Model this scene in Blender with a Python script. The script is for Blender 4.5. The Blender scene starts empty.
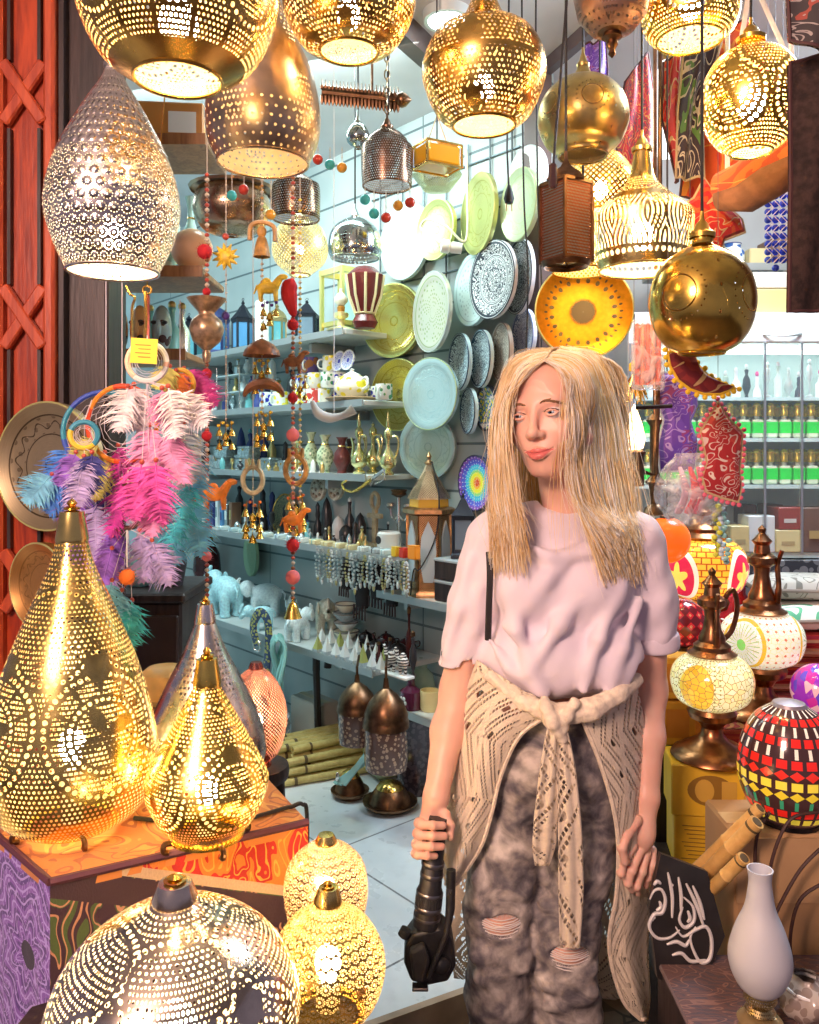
import bpy, math, random
import numpy as np
from mathutils import Vector, Matrix, Euler
R = random.Random(7)
PI = math.pi; TAU = 2*PI
SC = bpy.context.scene; COL = SC.collection
F = 819.0; CX, CY = 409.5, 450.0; EYE = 1.5
def P(px, py, Y): return Vector(((px-CX)/F*Y, Y, EYE-(py-CY)/F*Y))
def PZ(px, py, z):                       # pixel on the horizontal plane at height z
    Y = (EYE-z)*F/(py-CY); return Vector(((px-CX)/F*Y, Y, z))
def lerp(a, b, t): return a+(b-a)*t

# ------------------------------------------------------------------ mesh builder
class MB:
    def __init__(s): s.v=[]; s.f=[]; s.m=[]; s.uv=[]
    def add(s, vs, fs, mi=0, uvs=None):
        b=len(s.v); s.v.extend([tuple(x) for x in vs])
        for k,f in enumerate(fs):
            s.f.append(tuple(b+i for i in f)); s.m.append(mi)
            s.uv.append(uvs[k] if uvs else [(0,0)]*len(f))
        return s
    def lathe(s, prof, n=32, c=(0,0,0), mi=0, M=None, cap=False, sq=None):
        vs=[];fs=[];uvs=[]; L=[0]
        for i in range(1,len(prof)): L.append(L[-1]+math.hypot(prof[i][0]-prof[i-1][0],prof[i][1]-prof[i-1][1]))
        for (r,z) in prof:
            for j in range(n):
                a=TAU*j/n; q=r
                if sq: q=r*sq(a,z)
                p=Vector((q*math.cos(a),q*math.sin(a),z))
                if M: p=M@p
                vs.append((p.x+c[0],p.y+c[1],p.z+c[2]))
        for i in range(len(prof)-1):
            for j in range(n):
                k=(j+1)%n
                fs.append((i*n+j,i*n+k,(i+1)*n+k,(i+1)*n+j))
                uvs.append([(j/n,L[i]),((j+1)/n,L[i]),((j+1)/n,L[i+1]),(j/n,L[i+1])])
        if cap:
            for i,rev in ((0,True),(len(prof)-1,False)):
                ids=[i*n+j for j in range(n)]
                if rev: ids=ids[::-1]
                fs.append(tuple(ids)); uvs.append([(0,0)]*n)
        return s.add(vs,fs,mi,uvs)
    def box(s, c, d, M=None, mi=0, b=0.0):
        x,y,z=[k/2 for k in d]
        if b<=0:
            vs=[(i*x,j*y,k*z) for i in(-1,1) for j in(-1,1) for k in(-1,1)]
            fs=[(0,1,3,2),(4,6,7,5),(0,4,5,1),(2,3,7,6),(0,2,6,4),(1,5,7,3)]
        else:
            b=min(b,x*.9,y*.9,z*.9); vs=[];idx={}
            for i in(-1,1):
                for j in(-1,1):
                    for k in(-1,1):
                        for ax in range(3):
                            p=[i*(x-b),j*(y-b),k*(z-b)]; p[ax]=(i*x,j*y,k*z)[ax]
                            idx[i,j,k,ax]=len(vs); vs.append(tuple(p))
            fs=[]
            cyc={0:[(-1,-1),(1,-1),(1,1),(-1,1)]}
            def key(ax,sg,a,bb):
                t=[0,0,0]; o=[q for q in range(3) if q!=ax]; t[ax]=sg; t[o[0]]=a; t[o[1]]=bb
                return tuple(t)
            for ax in range(3):
                for sg in(-1,1): fs.append(tuple(idx[key(ax,sg,a,bb)+(ax,)] for a,bb in cyc[0]))
            for ax in range(3):
                o=[q for q in range(3) if q!=ax]
                for a in(-1,1):
                    for bb in(-1,1):
                        t1=[0,0,0];t2=[0,0,0]; t1[ax]=-1;t2[ax]=1
                        for t in(t1,t2): t[o[0]]=a; t[o[1]]=bb
                        fs.append((idx[tuple(t1)+(o[0],)],idx[tuple(t2)+(o[0],)],idx[tuple(t2)+(o[1],)],idx[tuple(t1)+(o[1],)]))
            for i in(-1,1):
                for j in(-1,1):
                    for k in(-1,1): fs.append(tuple(idx[i,j,k,ax] for ax in range(3)))
        C=Vector(c)
        vs=[(C+(M@Vector(p) if M else Vector(p))) for p in vs]
        uvs=[[(0,0),(1,0),(1,1),(0,1)][:len(f)] for f in fs]
        return s.add(vs,fs,mi,uvs)
    def tube(s, pts, r, n=6, mi=0, closed=False, cap=True, flat=1.0):
        pts=[Vector(p) for p in pts]; m=len(pts)
        rr=r if isinstance(r,(list,tuple)) else [r]*m
        vs=[];fs=[];uvs=[]; up=None; L=0
        Ls=[0]
        for i in range(1,m): Ls.append(Ls[-1]+(pts[i]-pts[i-1]).length)
        for i in range(m):
            a=pts[i-1] if (i>0 or closed) else pts[i]; b=pts[(i+1)%m] if (i<m-1 or closed) else pts[i]
            t=(b-a); t=t.normalized() if t.length>1e-9 else Vector((0,0,1))
            if up is None:
                up=Vector((0,0,1)) if abs(t.z)<.9 else Vector((0,1,0))
            x=up.cross(t)
            if x.length<1e-6: x=Vector((1,0,0)).cross(t)
            x.normalize(); y=t.cross(x).normalized(); up=y
            for j in range(n):
                w=TAU*j/n; vs.append(pts[i]+x*(math.cos(w)*rr[i])+y*(math.sin(w)*rr[i]*flat))
        e=m if closed else m-1
        for i in range(e):
            q=(i+1)%m
            for j in range(n):
                k=(j+1)%n; fs.append((i*n+j,i*n+k,q*n+k,q*n+j))
                l2=Ls[q] if q else Ls[-1]+.01
                uvs.append([(j/n,Ls[i]),((j+1)/n,Ls[i]),((j+1)/n,l2),(j/n,l2)])
        if cap and not closed:
            fs.append(tuple(range(n))[::-1]); uvs.append([(0,0)]*n)
            fs.append(tuple((m-1)*n+j for j in range(n))); uvs.append([(0,0)]*n)
        return s.add(vs,fs,mi,uvs)
    def ell(s, c, r, n=16, m=10, M=None, mi=0):
        if not isinstance(r,(tuple,list)): r=(r,r,r)
        T=(M.to_4x4() if M else Matrix())@Matrix.Diagonal((r[0],r[1],r[2],1))
        pr=[(max(1e-4,math.sin(PI*i/m)),-math.cos(PI*i/m)) for i in range(m+1)]
        return s.lathe(pr,n,c,mi,M=T)
    def ring(s, c, rx, rz, t, n=32, M=None, mi=0, k=6):
        C=Vector(c); pts=[]
        for i in range(n):
            a=TAU*i/n; p=Vector((rx*math.cos(a),0,rz*math.sin(a))); pts.append(C+(M@p if M else p))
        return s.tube(pts,t,k,mi,closed=True)
    def prism(s, poly, th, M=None, c=(0,0,0), mi=0, mi2=None):  # poly in local xz, thickness along y
        n=len(poly); C=Vector(c)
        T=lambda p: C+(M@Vector(p) if M else Vector(p))
        vs=[T((x,-th/2,z)) for x,z in poly]+[T((x,th/2,z)) for x,z in poly]
        uv=[(x,z) for x,z in poly]
        s.add(vs,[tuple(range(n))],mi,[uv])
        s.f[-1]=tuple(s.f[-1])
        b=len(s.v)-2*n
        s.f.append(tuple(b+n+i for i in range(n))[::-1]); s.m.append(mi); s.uv.append(uv[::-1])
        for i in range(n):
            k=(i+1)%n; s.f.append((b+k,b+i,b+n+i,b+n+k)); s.m.append(mi if mi2 is None else mi2)
            s.uv.append([uv[k],uv[i],uv[i],uv[k]])
        return s
    def grid(s, rows, mi=0, closed=False, uvs=None, th=0.0):      # rows of points -> sheet
        a=len(rows); b=len(rows[0]); vs=[p for r in rows for p in r]; fs=[];uu=[]
        nb=b if closed else b-1
        for i in range(a-1):
            for j in range(nb):
                k=(j+1)%b; fs.append((i*b+j,i*b+k,(i+1)*b+k,(i+1)*b+j))
                if uvs: uu.append([uvs(i,j),uvs(i,j+1),uvs(i+1,j+1),uvs(i+1,j)])
                else: uu.append([(j/nb,i/(a-1)),((j+1)/nb,i/(a-1)),((j+1)/nb,(i+1)/(a-1)),(j/nb,(i+1)/(a-1))])
        return s.add(vs,fs,mi,uu)
def link(o, parent=None):
    COL.objects.link(o)
    if parent is not None: o.parent=parent
    return o
def obj(name, mb, mats, parent=None, sharp=40, org=None, loc=None, rot=None, label=None):
    me=bpy.data.meshes.new(name)
    vs=mb.v
    if org is not None: vs=[(x-org[0],y-org[1],z-org[2]) for x,y,z in vs]
    me.from_pydata(vs,[],mb.f)
    if not isinstance(mats,(list,tuple)): mats=[mats]
    for m in mats: me.materials.append(m)
    me.polygons.foreach_set('material_index',mb.m)
    ul=me.uv_layers.new(name='UVMap')
    flat=[c for f in mb.uv for p in f for c in p]
    if len(flat)==2*len(ul.data): ul.data.foreach_set('uv',flat)
    me.polygons.foreach_set('use_smooth',[True]*len(mb.f))
    me.validate(); me.update()
    if sharp<180: me.set_sharp_from_angle(angle=math.radians(sharp))
    o=bpy.data.objects.new(name,me); link(o,parent)
    if loc is not None: o.location=loc
    elif org is not None and parent is None: o.location=org
    if rot is not None: o.rotation_euler=rot
    if label: o['label']=label
    return o
def tag(o, label, cat, group=None):
    o['label']=label; o['category']=cat
    if group: o['group']=group
    return o
def thing(name, label, cat, loc=(0,0,0), rot=(0,0,0), group=None, scale=None):
    o=bpy.data.objects.new(name,None); o.empty_display_size=.05; link(o)
    o.location=loc; o.rotation_euler=rot
    if scale: o.scale=scale if isinstance(scale,(tuple,list)) else (scale,)*3
    return tag(o,label,cat,group)
def struct(name, mb, m, sharp=30, label=None):
    o=obj(name,mb,m,sharp=sharp); o['kind']='structure'
    if label: o['label']=label
    return o
def dup(root, loc, rot=None, label=None, group=None, scale=None):
    r=root.copy(); COL.objects.link(r); r.location=loc
    if rot is not None: r.rotation_euler=rot
    if scale is not None: r.scale=scale if isinstance(scale,(tuple,list)) else (scale,)*3
    if label: r['label']=label
    if group: r['group']=group
    for ch in list(root.children):
        c=ch.copy(); COL.objects.link(c); c.parent=r
        for g in list(ch.children):
            d=g.copy(); COL.objects.link(d); d.parent=c
    return r
def rotm(x=0,y=0,z=0): return Euler((x,y,z)).to_matrix()
def spline(pts, n=8, closed=False):
    pts=[Vector(p) for p in pts]; m=len(pts); out=[]
    e=m if closed else m-1
    for i in range(e):
        if closed: a,b,c,d=pts[i-1],pts[i],pts[(i+1)%m],pts[(i+2)%m]
        else: a,b,c,d=pts[max(i-1,0)],pts[i],pts[i+1],pts[min(i+2,m-1)]
        for k in range(n):
            t=k/n; out.append(.5*((2*b)+(c-a)*t+(2*a-5*b+4*c-d)*t*t+(3*b-a-3*c+d)*t*t*t))
    if not closed: out.append(pts[-1])
    return out
def sprof(pts, n=6):                      # smooth (r,z) profile
    return [(max(p.x,1e-4),p.y) for p in spline([(a,b,0) for a,b in pts],n)]

# ------------------------------------------------------------------ node expressions
class V:
    def __init__(s,t,k): s.t=t; s.k=k
    def _o(s,op,b=None,c=None): return s.t.math(op,s,b,c)
    def __add__(s,b): return s._o('ADD',b)
    __radd__=__add__
    def __sub__(s,b): return s._o('SUBTRACT',b)
    def __rsub__(s,b): return s.t.math('SUBTRACT',b,s)
    def __mul__(s,b): return s._o('MULTIPLY',b)
    __rmul__=__mul__
    def __truediv__(s,b): return s._o('DIVIDE',b)
    def fract(s): return s._o('FRACT')
    def floor(s): return s._o('FLOOR')
    def abs(s): return s._o('ABSOLUTE')
    def sin(s): return s._o('SINE')
    def cos(s): return s._o('COSINE')
    def lt(s,b): return s._o('LESS_THAN',b)
    def gt(s,b): return s._o('GREATER_THAN',b)
    def min(s,b): return s._o('MINIMUM',b)
    def max(s,b): return s._o('MAXIMUM',b)
    def mod(s,b): return s._o('FLOORED_MODULO',b)
    def pow(s,b): return s._o('POWER',b)
    def sqrt(s): return s._o('SQRT')
    def ss(s,a,b): return s.t.maprange(s,a,b)
    def inv(s): return 1.0-s
class NT:
    def __init__(s,name):
        s.m=bpy.data.materials.new(name); s.m.use_nodes=True; s.t=s.m.node_tree; s.t.nodes.clear()
        s.out=s.t.nodes.new('ShaderNodeOutputMaterial'); s.c={}
    def n(s,ty,**kw):
        x=s.t.nodes.new('ShaderNode'+ty)
        for k,v in kw.items(): setattr(x,k,v)
        return x
    def set(s,inp,v):
        if v is None: return
        if isinstance(v,V): s.t.links.new(v.k,inp)
        elif isinstance(v,bpy.types.NodeSocket): s.t.links.new(v,inp)
        elif isinstance(v,(tuple,list)) and len(v)==3 and inp.type=='RGBA': inp.default_value=(*v,1)
        else: inp.default_value=v
    def math(s,op,a,b=None,c=None):
        x=s.n('Math',operation=op); s.set(x.inputs[0],a); s.set(x.inputs[1],b); s.set(x.inputs[2],c)
        return V(s,x.outputs[0])
    def maprange(s,v,a,b):
        x=s.n('MapRange',interpolation_type='SMOOTHSTEP'); s.set(x.inputs[0],v); x.inputs[1].default_value=a; x.inputs[2].default_value=b
        return V(s,x.outputs[0])
    def uv(s):
        if 'uv' not in s.c:
            x=s.n('TexCoord'); y=s.n('SeparateXYZ'); s.t.links.new(x.outputs['UV'],y.inputs[0]); s.c['uv']=(V(s,y.outputs[0]),V(s,y.outputs[1])); s.c['uvv']=x.outputs['UV']
        return s.c['uv']
    def xyz(s):
        if 'o' not in s.c:
            x=s.n('TexCoord'); y=s.n('SeparateXYZ'); s.t.links.new(x.outputs['Object'],y.inputs[0]); s.c['o']=tuple(V(s,y.outputs[i]) for i in range(3)); s.c['ov']=x.outputs['Object']
        return s.c['o']
    def ov(s): s.xyz(); return s.c['ov']
    def comb(s,x,y,z=0.0):
        c=s.n('CombineXYZ'); s.set(c.inputs[0],x); s.set(c.inputs[1],y); s.set(c.inputs[2],z); return c.outputs[0]
    def noise(s,scale,detail=2.0,vec=None,dist=0.0,col=False):
        x=s.n('TexNoise'); s.set(x.inputs['Vector'],vec if vec is not None else s.ov()); x.inputs['Scale'].default_value=scale; x.inputs['Detail'].default_value=detail; x.inputs['Distortion'].default_value=dist
        return x.outputs[1] if col else V(s,x.outputs[0])
    def vor(s,scale,vec=None,feature='F1',rnd=1.0,out=0,dims='3D'):
        x=s.n('TexVoronoi',feature=feature,voronoi_dimensions=dims); s.set(x.inputs['Vector'],vec if vec is not None else s.ov()); x.inputs['Scale'].default_value=scale
        x.inputs['Randomness'].default_value=rnd
        return x.outputs[1] if out==1 else V(s,x.outputs[0])
    def wave(s,scale,dist=2.0,detail=2.0,vec=None,dirn='Z',ds=1.0):
        x=s.n('TexWave',bands_direction=dirn); s.set(x.inputs['Vector'],vec if vec is not None else s.ov()); x.inputs['Scale'].default_value=scale; x.inputs['Distortion'].default_value=dist; x.inputs['Detail'].default_value=detail; x.inputs['Detail Scale'].default_value=ds
        return V(s,x.outputs[1])
    def mix(s,f,a,b,mode='MIX'):
        x=s.n('Mix',data_type='RGBA',blend_type=mode); s.set(x.inputs[0],f); s.set(x.inputs[6],a); s.set(x.inputs[7],b); return x.outputs[2]
    def ramp(s,f,stops,const=False):
        x=s.n('ValToRGB'); s.set(x.inputs[0],f); cr=x.color_ramp
        if const: cr.interpolation='CONSTANT'
        while len(cr.elements)<len(stops): cr.elements.new(.5)
        for e,(p,c) in zip(cr.elements,stops): e.position=p; e.color=(*c,1)
        return x.outputs[0]
    def bump(s,h,strength=.3,dist=.003):
        x=s.n('Bump'); s.set(x.inputs['Height'],h); x.inputs['Strength'].default_value=strength; x.inputs['Distance'].default_value=dist; return x.outputs[0]
    def bsdf(s,col,rough=.5,metal=0.0,normal=None,emit=None,es=0.0,alpha=None,trans=None,sss=None,sheen=None,spec=None,ior=None,coat=None):
        b=s.n('BsdfPrincipled'); I=b.inputs
        s.set(I['Base Color'],col); s.set(I['Roughness'],rough); s.set(I['Metallic'],metal)
        if normal is not None: s.set(I['Normal'],normal)
        if emit is not None: s.set(I['Emission Color'],emit); s.set(I['Emission Strength'],es)
        if alpha is not None: s.set(I['Alpha'],alpha)
        if trans is not None: s.set(I['Transmission Weight'],trans)
        if sss is not None:
            I['Subsurface Weight'].default_value=sss; I['Subsurface Radius'].default_value=(1,.35,.2); I['Subsurface Scale'].default_value=.006
        if sheen is not None: I['Sheen Weight'].default_value=sheen
        if spec is not None: I['Specular IOR Level'].default_value=spec
        if ior is not None: I['IOR'].default_value=ior
        if coat is not None: I['Coat Weight'].default_value=coat
        s.b=b; return b
    def done(s,sh=None):
        s.t.links.new((sh or s.b).outputs[0],s.out.inputs[0]); return s.m
_mc={}
def mat(name,col,rough=.5,metal=0.0,var=.0,vs=20.0,bump=0.0,bs=60.0,**kw):
    if name in _mc: return _mc[name]
    t=NT(name); c=col
    if var>0:
        f=t.noise(vs,3.0); lo=tuple(max(0,x*(1-var)) for x in col); hi=tuple(min(1,x*(1+var)) for x in col)
        c=t.mix(f.ss(.3,.7),lo,hi)
    nrm=t.bump(t.noise(bs,3.0),bump) if bump>0 else None
    t.bsdf(c,rough,metal,nrm,**kw); _mc[name]=t.done(); return _mc[name]
def emis(name,col,s):
    if name in _mc: return _mc[name]
    t=NT(name); e=t.n('Emission'); e.inputs[0].default_value=(*col,1); e.inputs[1].default_value=s
    _mc[name]=t.done(e); return _mc[name]
def hsv(h,s,v):
    import colorsys; return colorsys.hsv_to_rgb(h,s,v)
# ------------------------------------------------------------------ pierced metal
BRASS=(.78,.50,.13); GOLD=(.95,.62,.12); SILV=(.80,.74,.72); COPPER=(.62,.33,.16); DARKB=(.20,.11,.06)
def dots(t,u,v,nu,sv,r,stag=True):
    V_=v*sv; row=V_.floor(); x=(u*nu+(row*.5 if stag else 0.0)).fract()-.5; y=V_.fract()-.5
    return (x*x+y*y).lt(r*r)
def slits(t,u,v,nu,sv,w,h):
    V_=v*sv; row=V_.floor(); x=(u*nu+row*.37).fract()-.5; y=V_.fract()-.5
    return x.abs().lt(w)*y.abs().lt(h)
def ringdots(t,x,y,R0,nd,rd):
    r=(x*x+y*y).sqrt(); a=t.math('ARCTAN2',y,x)*(nd/TAU)
    da=(a.fract()-.5)*(TAU*R0/nd); dr=r-R0
    return (da*da+dr*dr).lt(rd*rd), dr.abs().lt(rd*2.3), r
def pierced(name, kind, n, circ, H, col, rough=.22, dark=None, scale=1.0, glow=None, v0=0.0, mc=.40, solid=()):
    """metal sheet cut with holes; n repeats round the shell, circ widest circumference, H length of the profile in metres"""
    t=NT(name); u,v=t.uv(); hole=None; relief=None
    ox,oy,oz=t.xyz(); rho=((ox*ox+oy*oy).sqrt()).max(.002)
    kk=(t.math('LOGARITHM',t.math('DIVIDE',circ/TAU,rho),2.0)+.35).floor().max(0.0)
    N0=max(16,int(circ/(.0080*scale)/16+.5)*16); S=1/(.0082*scale); pw=t.math('POWER',2.0,kk*-1.0); N=pw*float(N0)
    if kind=='medallion':
        n=max(3,n)
        x=((u*n).fract()-.5)*rho*(TAU/n); y=v-H*mc-v0
        R1=circ/n*.42; R2=circ/n*.25
        d1,b1,r=ringdots(t,x,y,R1,int(TAU*R1/(.0125*scale)),.0042*scale)
        d2,b2,_=ringdots(t,x,y,R2,int(TAU*R2/(.0105*scale)),.0034*scale)
        x2=((u*n+.5).fract()-.5)*rho*(TAU/n); y2=v-H*.70
        d3,b3,r3=ringdots(t,x2,y2,R1*.8,int(TAU*R1*.8/(.012*scale)),.0038*scale)
        ang=t.math('ARCTAN2',y,x)
        petal=((ang*4.0).sin()*R2*.36+R2*.52)
        core=r.lt(petal)
        fine=dots(t,u,v,N,S,.29); sl=slits(t,u,v,N,S*1.05,.36,.25)
        inside=r.lt(R1)
        field=fine*inside.inv()+sl*inside
        line=(((ang*6.0).sin().abs()-(r-R2)*6.0).abs()).lt(.17)*inside*r.gt(R2*1.15)
        field=field*(b1.max(b2).max(b3).inv())*(line.inv())*((core.inv()).max(dots(t,u,v,N,S,.16)))
        big=((x*x+(y-H*.2)*(y-H*.2)).sqrt().lt(circ/n*.1))
        hole=field.max(d1).max(d2).max(d3)*big.inv()
    elif kind=='maze':
        x=((u*n).fract()-.5)*(circ/n); y=v-H*.40
        R1=circ/n*.46
        d1,b1,r=ringdots(t,x,y,R1,int(TAU*R1/.0115),.0036)
        sl=slits(t,u,v,N,S*1.15,.36,.24); fine=dots(t,u,v,N,S*1.1,.28)
        arc=((u*n*2.0).fract()-.5).abs().lt(.07)
        a2=((r/R1*3.0).fract()-.5).abs().lt(.13)*r.lt(R1)
        hole=(sl*r.lt(R1)+fine*r.gt(R1))*(b1.inv())*(arc.inv())*(a2.inv()); hole=hole.max(d1)
        bot=v.lt(H*.10); hole=hole*bot.inv()
    elif kind=='leaves':
        x=((u*n).fract()-.5).abs()*(circ/n); y=(v/(H*.33)).fract()-.5
        lf=(x/(circ/n)*2.0+(y*6.28).sin()*.28); l2=(lf*3.0+y*2.0).fract()
        fine=dots(t,u,v,N,S*1.05,.28); ln=(lf*2.4).fract().lt(.16)
        solid_=(lf.lt(.16)).max(l2.lt(.2)*lf.gt(.55))
        bands=((v/(H*.33)).fract()-.5).abs().gt(.46)
        hole=fine*ln.inv()*solid_.inv()*bands.inv()
        hole=hole.max(dots(t,u,v,N*.5,S*.4,.28)*ln*bands.inv())
    elif kind=='rings':
        sc=1/(.021*scale)
        X=u*circ*sc; Y_=v*sc*1.12; row=Y_.floor(); a=(X+row*.5).fract()-.5; b=Y_.fract()-.5
        r=(a*a+b*b).sqrt()
        ang=t.math('ARCTAN2',b,a)*(13/TAU)
        rd=((ang.fract()-.5)*.22); q=(rd*rd+(r-.42)*(r-.42)).lt(.0042)
        q2=r.gt(.27)*r.lt(.33)
        hole=q.max(r.lt(.13)).max(q2*(ang.fract()).lt(.55))
        relief=r.ss(.32,.05)
    elif kind=='bubbles':
        sc=1/(.0205*scale)
        X=u*circ*sc; Y_=v*sc*1.05; row=Y_.floor(); a=(X+row*.5).fract()-.5; b=Y_.fract()-.5
        r=(a*a+b*b).sqrt(); low=v.lt(H*.52)
        ang=t.math('ARCTAN2',b,a)*(11/TAU)
        hole=(r.gt(.36)*r.lt(.45)*(ang.fract()).lt(.5)).max(r.lt(.10))*low
        hole=hole.max(dots(t,u,v,N,S*1.1,.2)*v.gt(H*.55)*r.gt(.43)*.6)
        relief=r.ss(.46,.12)
    elif kind=='sparse':
        x=((u*n).fract()-.5); y=((v/(H*.5)).fract()-.5)
        d=(x*x*3.0+y*y).sqrt()
        hole=dots(t,u,v,N,S*.7,.25)*d.lt(.33)
        hole=hole.max(dots(t,u,v,N*.5,S*.5,.16)*v.lt(H*.25))
    elif kind=='drawn':
        x=((u*n).fract()-.5)*(circ/n); y=v-H*.45
        d1,b1,r=ringdots(t,x,y,circ/n*.33,int(TAU*circ/n*.33/.011),.0016)
        x2=((u*n+.5).fract()-.5)*(circ/n)
        w=((y*40.0).sin()*.012+x2).abs().lt(.0022)
        hole=d1.max(dots(t,u,v,N*.5,S*.35,.16)*(x2.abs().lt(.004))).max(((r-circ/n*.22).abs()).lt(.0012))
        hole=hole.max(w*y.lt(.02)*.0)
        relief=((ringdots(t,x,y,circ/n*.15,9,.006)[0]).max(w))*-.5
    elif kind=='cutwork':
        x=((u*n).fract()-.5)*2.0; y=(v/H)
        X=x.abs(); yy=((y-.05)/.55)
        heart=((X-.5)*(X-.5)*4.0+(yy-.5)*(yy-.5)*5.0)
        st=((X*2.6+(yy*9.0).sin()*.55)*1.4).fract().lt(.52)
        hole=st*yy.gt(.14)*yy.lt(.86)
        hole=hole.max(dots(t,u,v,int(n*5),1/(H*.055),.36)*yy.lt(.12)*yy.gt(.0))
        hole=hole.max(slits(t,u,v,N,1/(H*.03),.36,.30)*yy.gt(1.02)*yy.lt(1.32))
    elif kind=='lattice':
        X=u*circ/(.011*scale); Y_=v/(.011*scale)
        a=(X+Y_).fract()-.5; b=(X-Y_).fract()-.5
        hole=(a.abs().lt(.3)*b.abs().lt(.3))
    elif kind=='grate':
        hole=dots(t,u,v,int(circ/(.008*scale)),1/(.008*scale),.3)
    for a,b in solid:
        hole=hole*((v.gt(a)*v.lt(b)).inv())
    nz=t.noise(26,3.0)
    c=t.mix(nz.ss(.3,.75),tuple(k*.72 for k in col),col)
    h=(nz*.25)
    if relief is not None: h=h+relief*2.2
    h=h-hole*.8
    bf=V(t,t.n('NewGeometry').outputs['Backfacing'])
    c=t.mix(bf,c,tuple(min(1,.22+.75*k) for k in col))
    b=t.bsdf(c,t.math('MULTIPLY_ADD',nz,.18,rough-.06),bf.inv(),t.bump(h,.45,.002))
    tr=t.n('BsdfTransparent'); mx=t.n('MixShader')
    t.set(mx.inputs[0],hole); t.t.links.new(b.outputs[0],mx.inputs[1]); t.t.links.new(tr.outputs[0],mx.inputs[2])
    return t.done(mx)
M_CORD=mat('cord_black',(.02,.02,.022),.6); M_CORDW=mat('cord_white',(.85,.84,.8),.6)
M_CHAIN=mat('chain_metal',(.55,.42,.25),.35,1.0)
M_BULB=emis('lit_bulb',(1,.74,.36),95.0); M_BULBW=emis('lit_bulb_white',(1,.93,.8),75.0)
M_BRASS=mat('polished_brass',BRASS,.2,1.0,.15,30); M_GOLD=mat('polished_gold_brass',GOLD,.22,1.0,.12,30)
M_SILVER=mat('worn_silver',SILV,.25,1.0,.15,30); M_COPPER=mat('aged_copper',COPPER,.3,1.0,.25,30)
M_DARKBR=mat('dark_bronze',DARKB,.35,1.0,.3,40)
CEIL=2.9
def pxprof(prof,Y,z0): s=Y/F; return [(r*s, EYE-(y-CY)*s-z0) for r,y in prof]
def lamp_len(pr):
    return sum(math.hypot(pr[i][0]-pr[i-1][0],pr[i][1]-pr[i-1][1]) for i in range(1,len(pr)))
def hanging_lamp(label,px,Y,prof,kind,n,col,bulb_y=None,rough=.22,scale=1.0,bulb_s=None,neck=None,cord=M_CORD,rim=True,chain=False,seg=72,cat='lamp',group='pierced metal lanterns hung from the ceiling',matname=None,bulbmat=None,smooth=5,tilt=(0,0),solid=(),bulb_r=.022,name='hanging_lantern'):
    """prof: (radius px, y px) from the bottom rim upwards"""
    top=prof[-1]; ztop=EYE-(top[1]-CY)*Y/F; x0=(px-CX)/F*Y
    rt=thing(name,label,cat,(x0,Y,ztop),(0,0,0),group)
    pr=sprof(pxprof(prof,Y,ztop),smooth)
    if tilt!=(0,0): pass
    circ=TAU*max(r for r,z in pr); H=lamp_len(pr)
    m=pierced(matname or 'pierced_metal',kind,n,circ,H,col,rough,scale=scale,solid=solid)
    obj('shell',MB().lathe(pr,seg),m,rt,sharp=60)
    if rim:
        r0,z0=pr[0]; t=.0028
        mr=mat('rim_%.2f_%.2f'%(col[0],col[1]),col,.25,1.0,.1,30)
        obj('rim',MB().tube([(r0*math.cos(TAU*i/48),r0*math.sin(TAU*i/48),z0) for i in range(48)],t,6,closed=True),mr,rt)
    mb=MB(); r1=max(pr[-1][0],.004)
    mb.lathe([(r1*1.25,-.004),(r1*1.3,.004),(r1*.8,.012),(r1*.6,.022),(.004,.03),(.003,.045)],20)
    obj('cap',mb,mat('cap_%.2f_%.2f'%(col[0],col[1]),tuple(k*.8 for k in col),.3,1.0),rt)
    L=CEIL-ztop-.002
    if L>.05:
        if chain:
            mb=MB(); k=int(L/.028)
            for i in range(k): mb.ring((0,0,.045+.014+i*(L-.05)/k),.008,.016,.0022,10,rotm(0,0,(i%2)*PI/2),k=4)
            obj('hanging_chain',mb,M_CHAIN,rt)
        obj('cord',MB().tube([(0.004 if chain else 0,0,.04),(0,0,L)],.003,6),cord,rt)
    if bulb_y is not None:
        zb=EYE-(bulb_y-CY)*Y/F-ztop
        mb=MB().ell((0,0,zb),(bulb_r,bulb_r,bulb_r*1.25),14,10)
        obj('bulb',mb,bulbmat or M_BULB,rt)
        obj('bulb_holder',MB().lathe([(.012,zb+bulb_r*1.1),(.014,zb+bulb_r*1.3),(.014,zb+bulb_r*2.2),(.003,zb+bulb_r*2.5),(.003,-.01)],12),M_CORDW,rt)
    return rt
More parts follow.
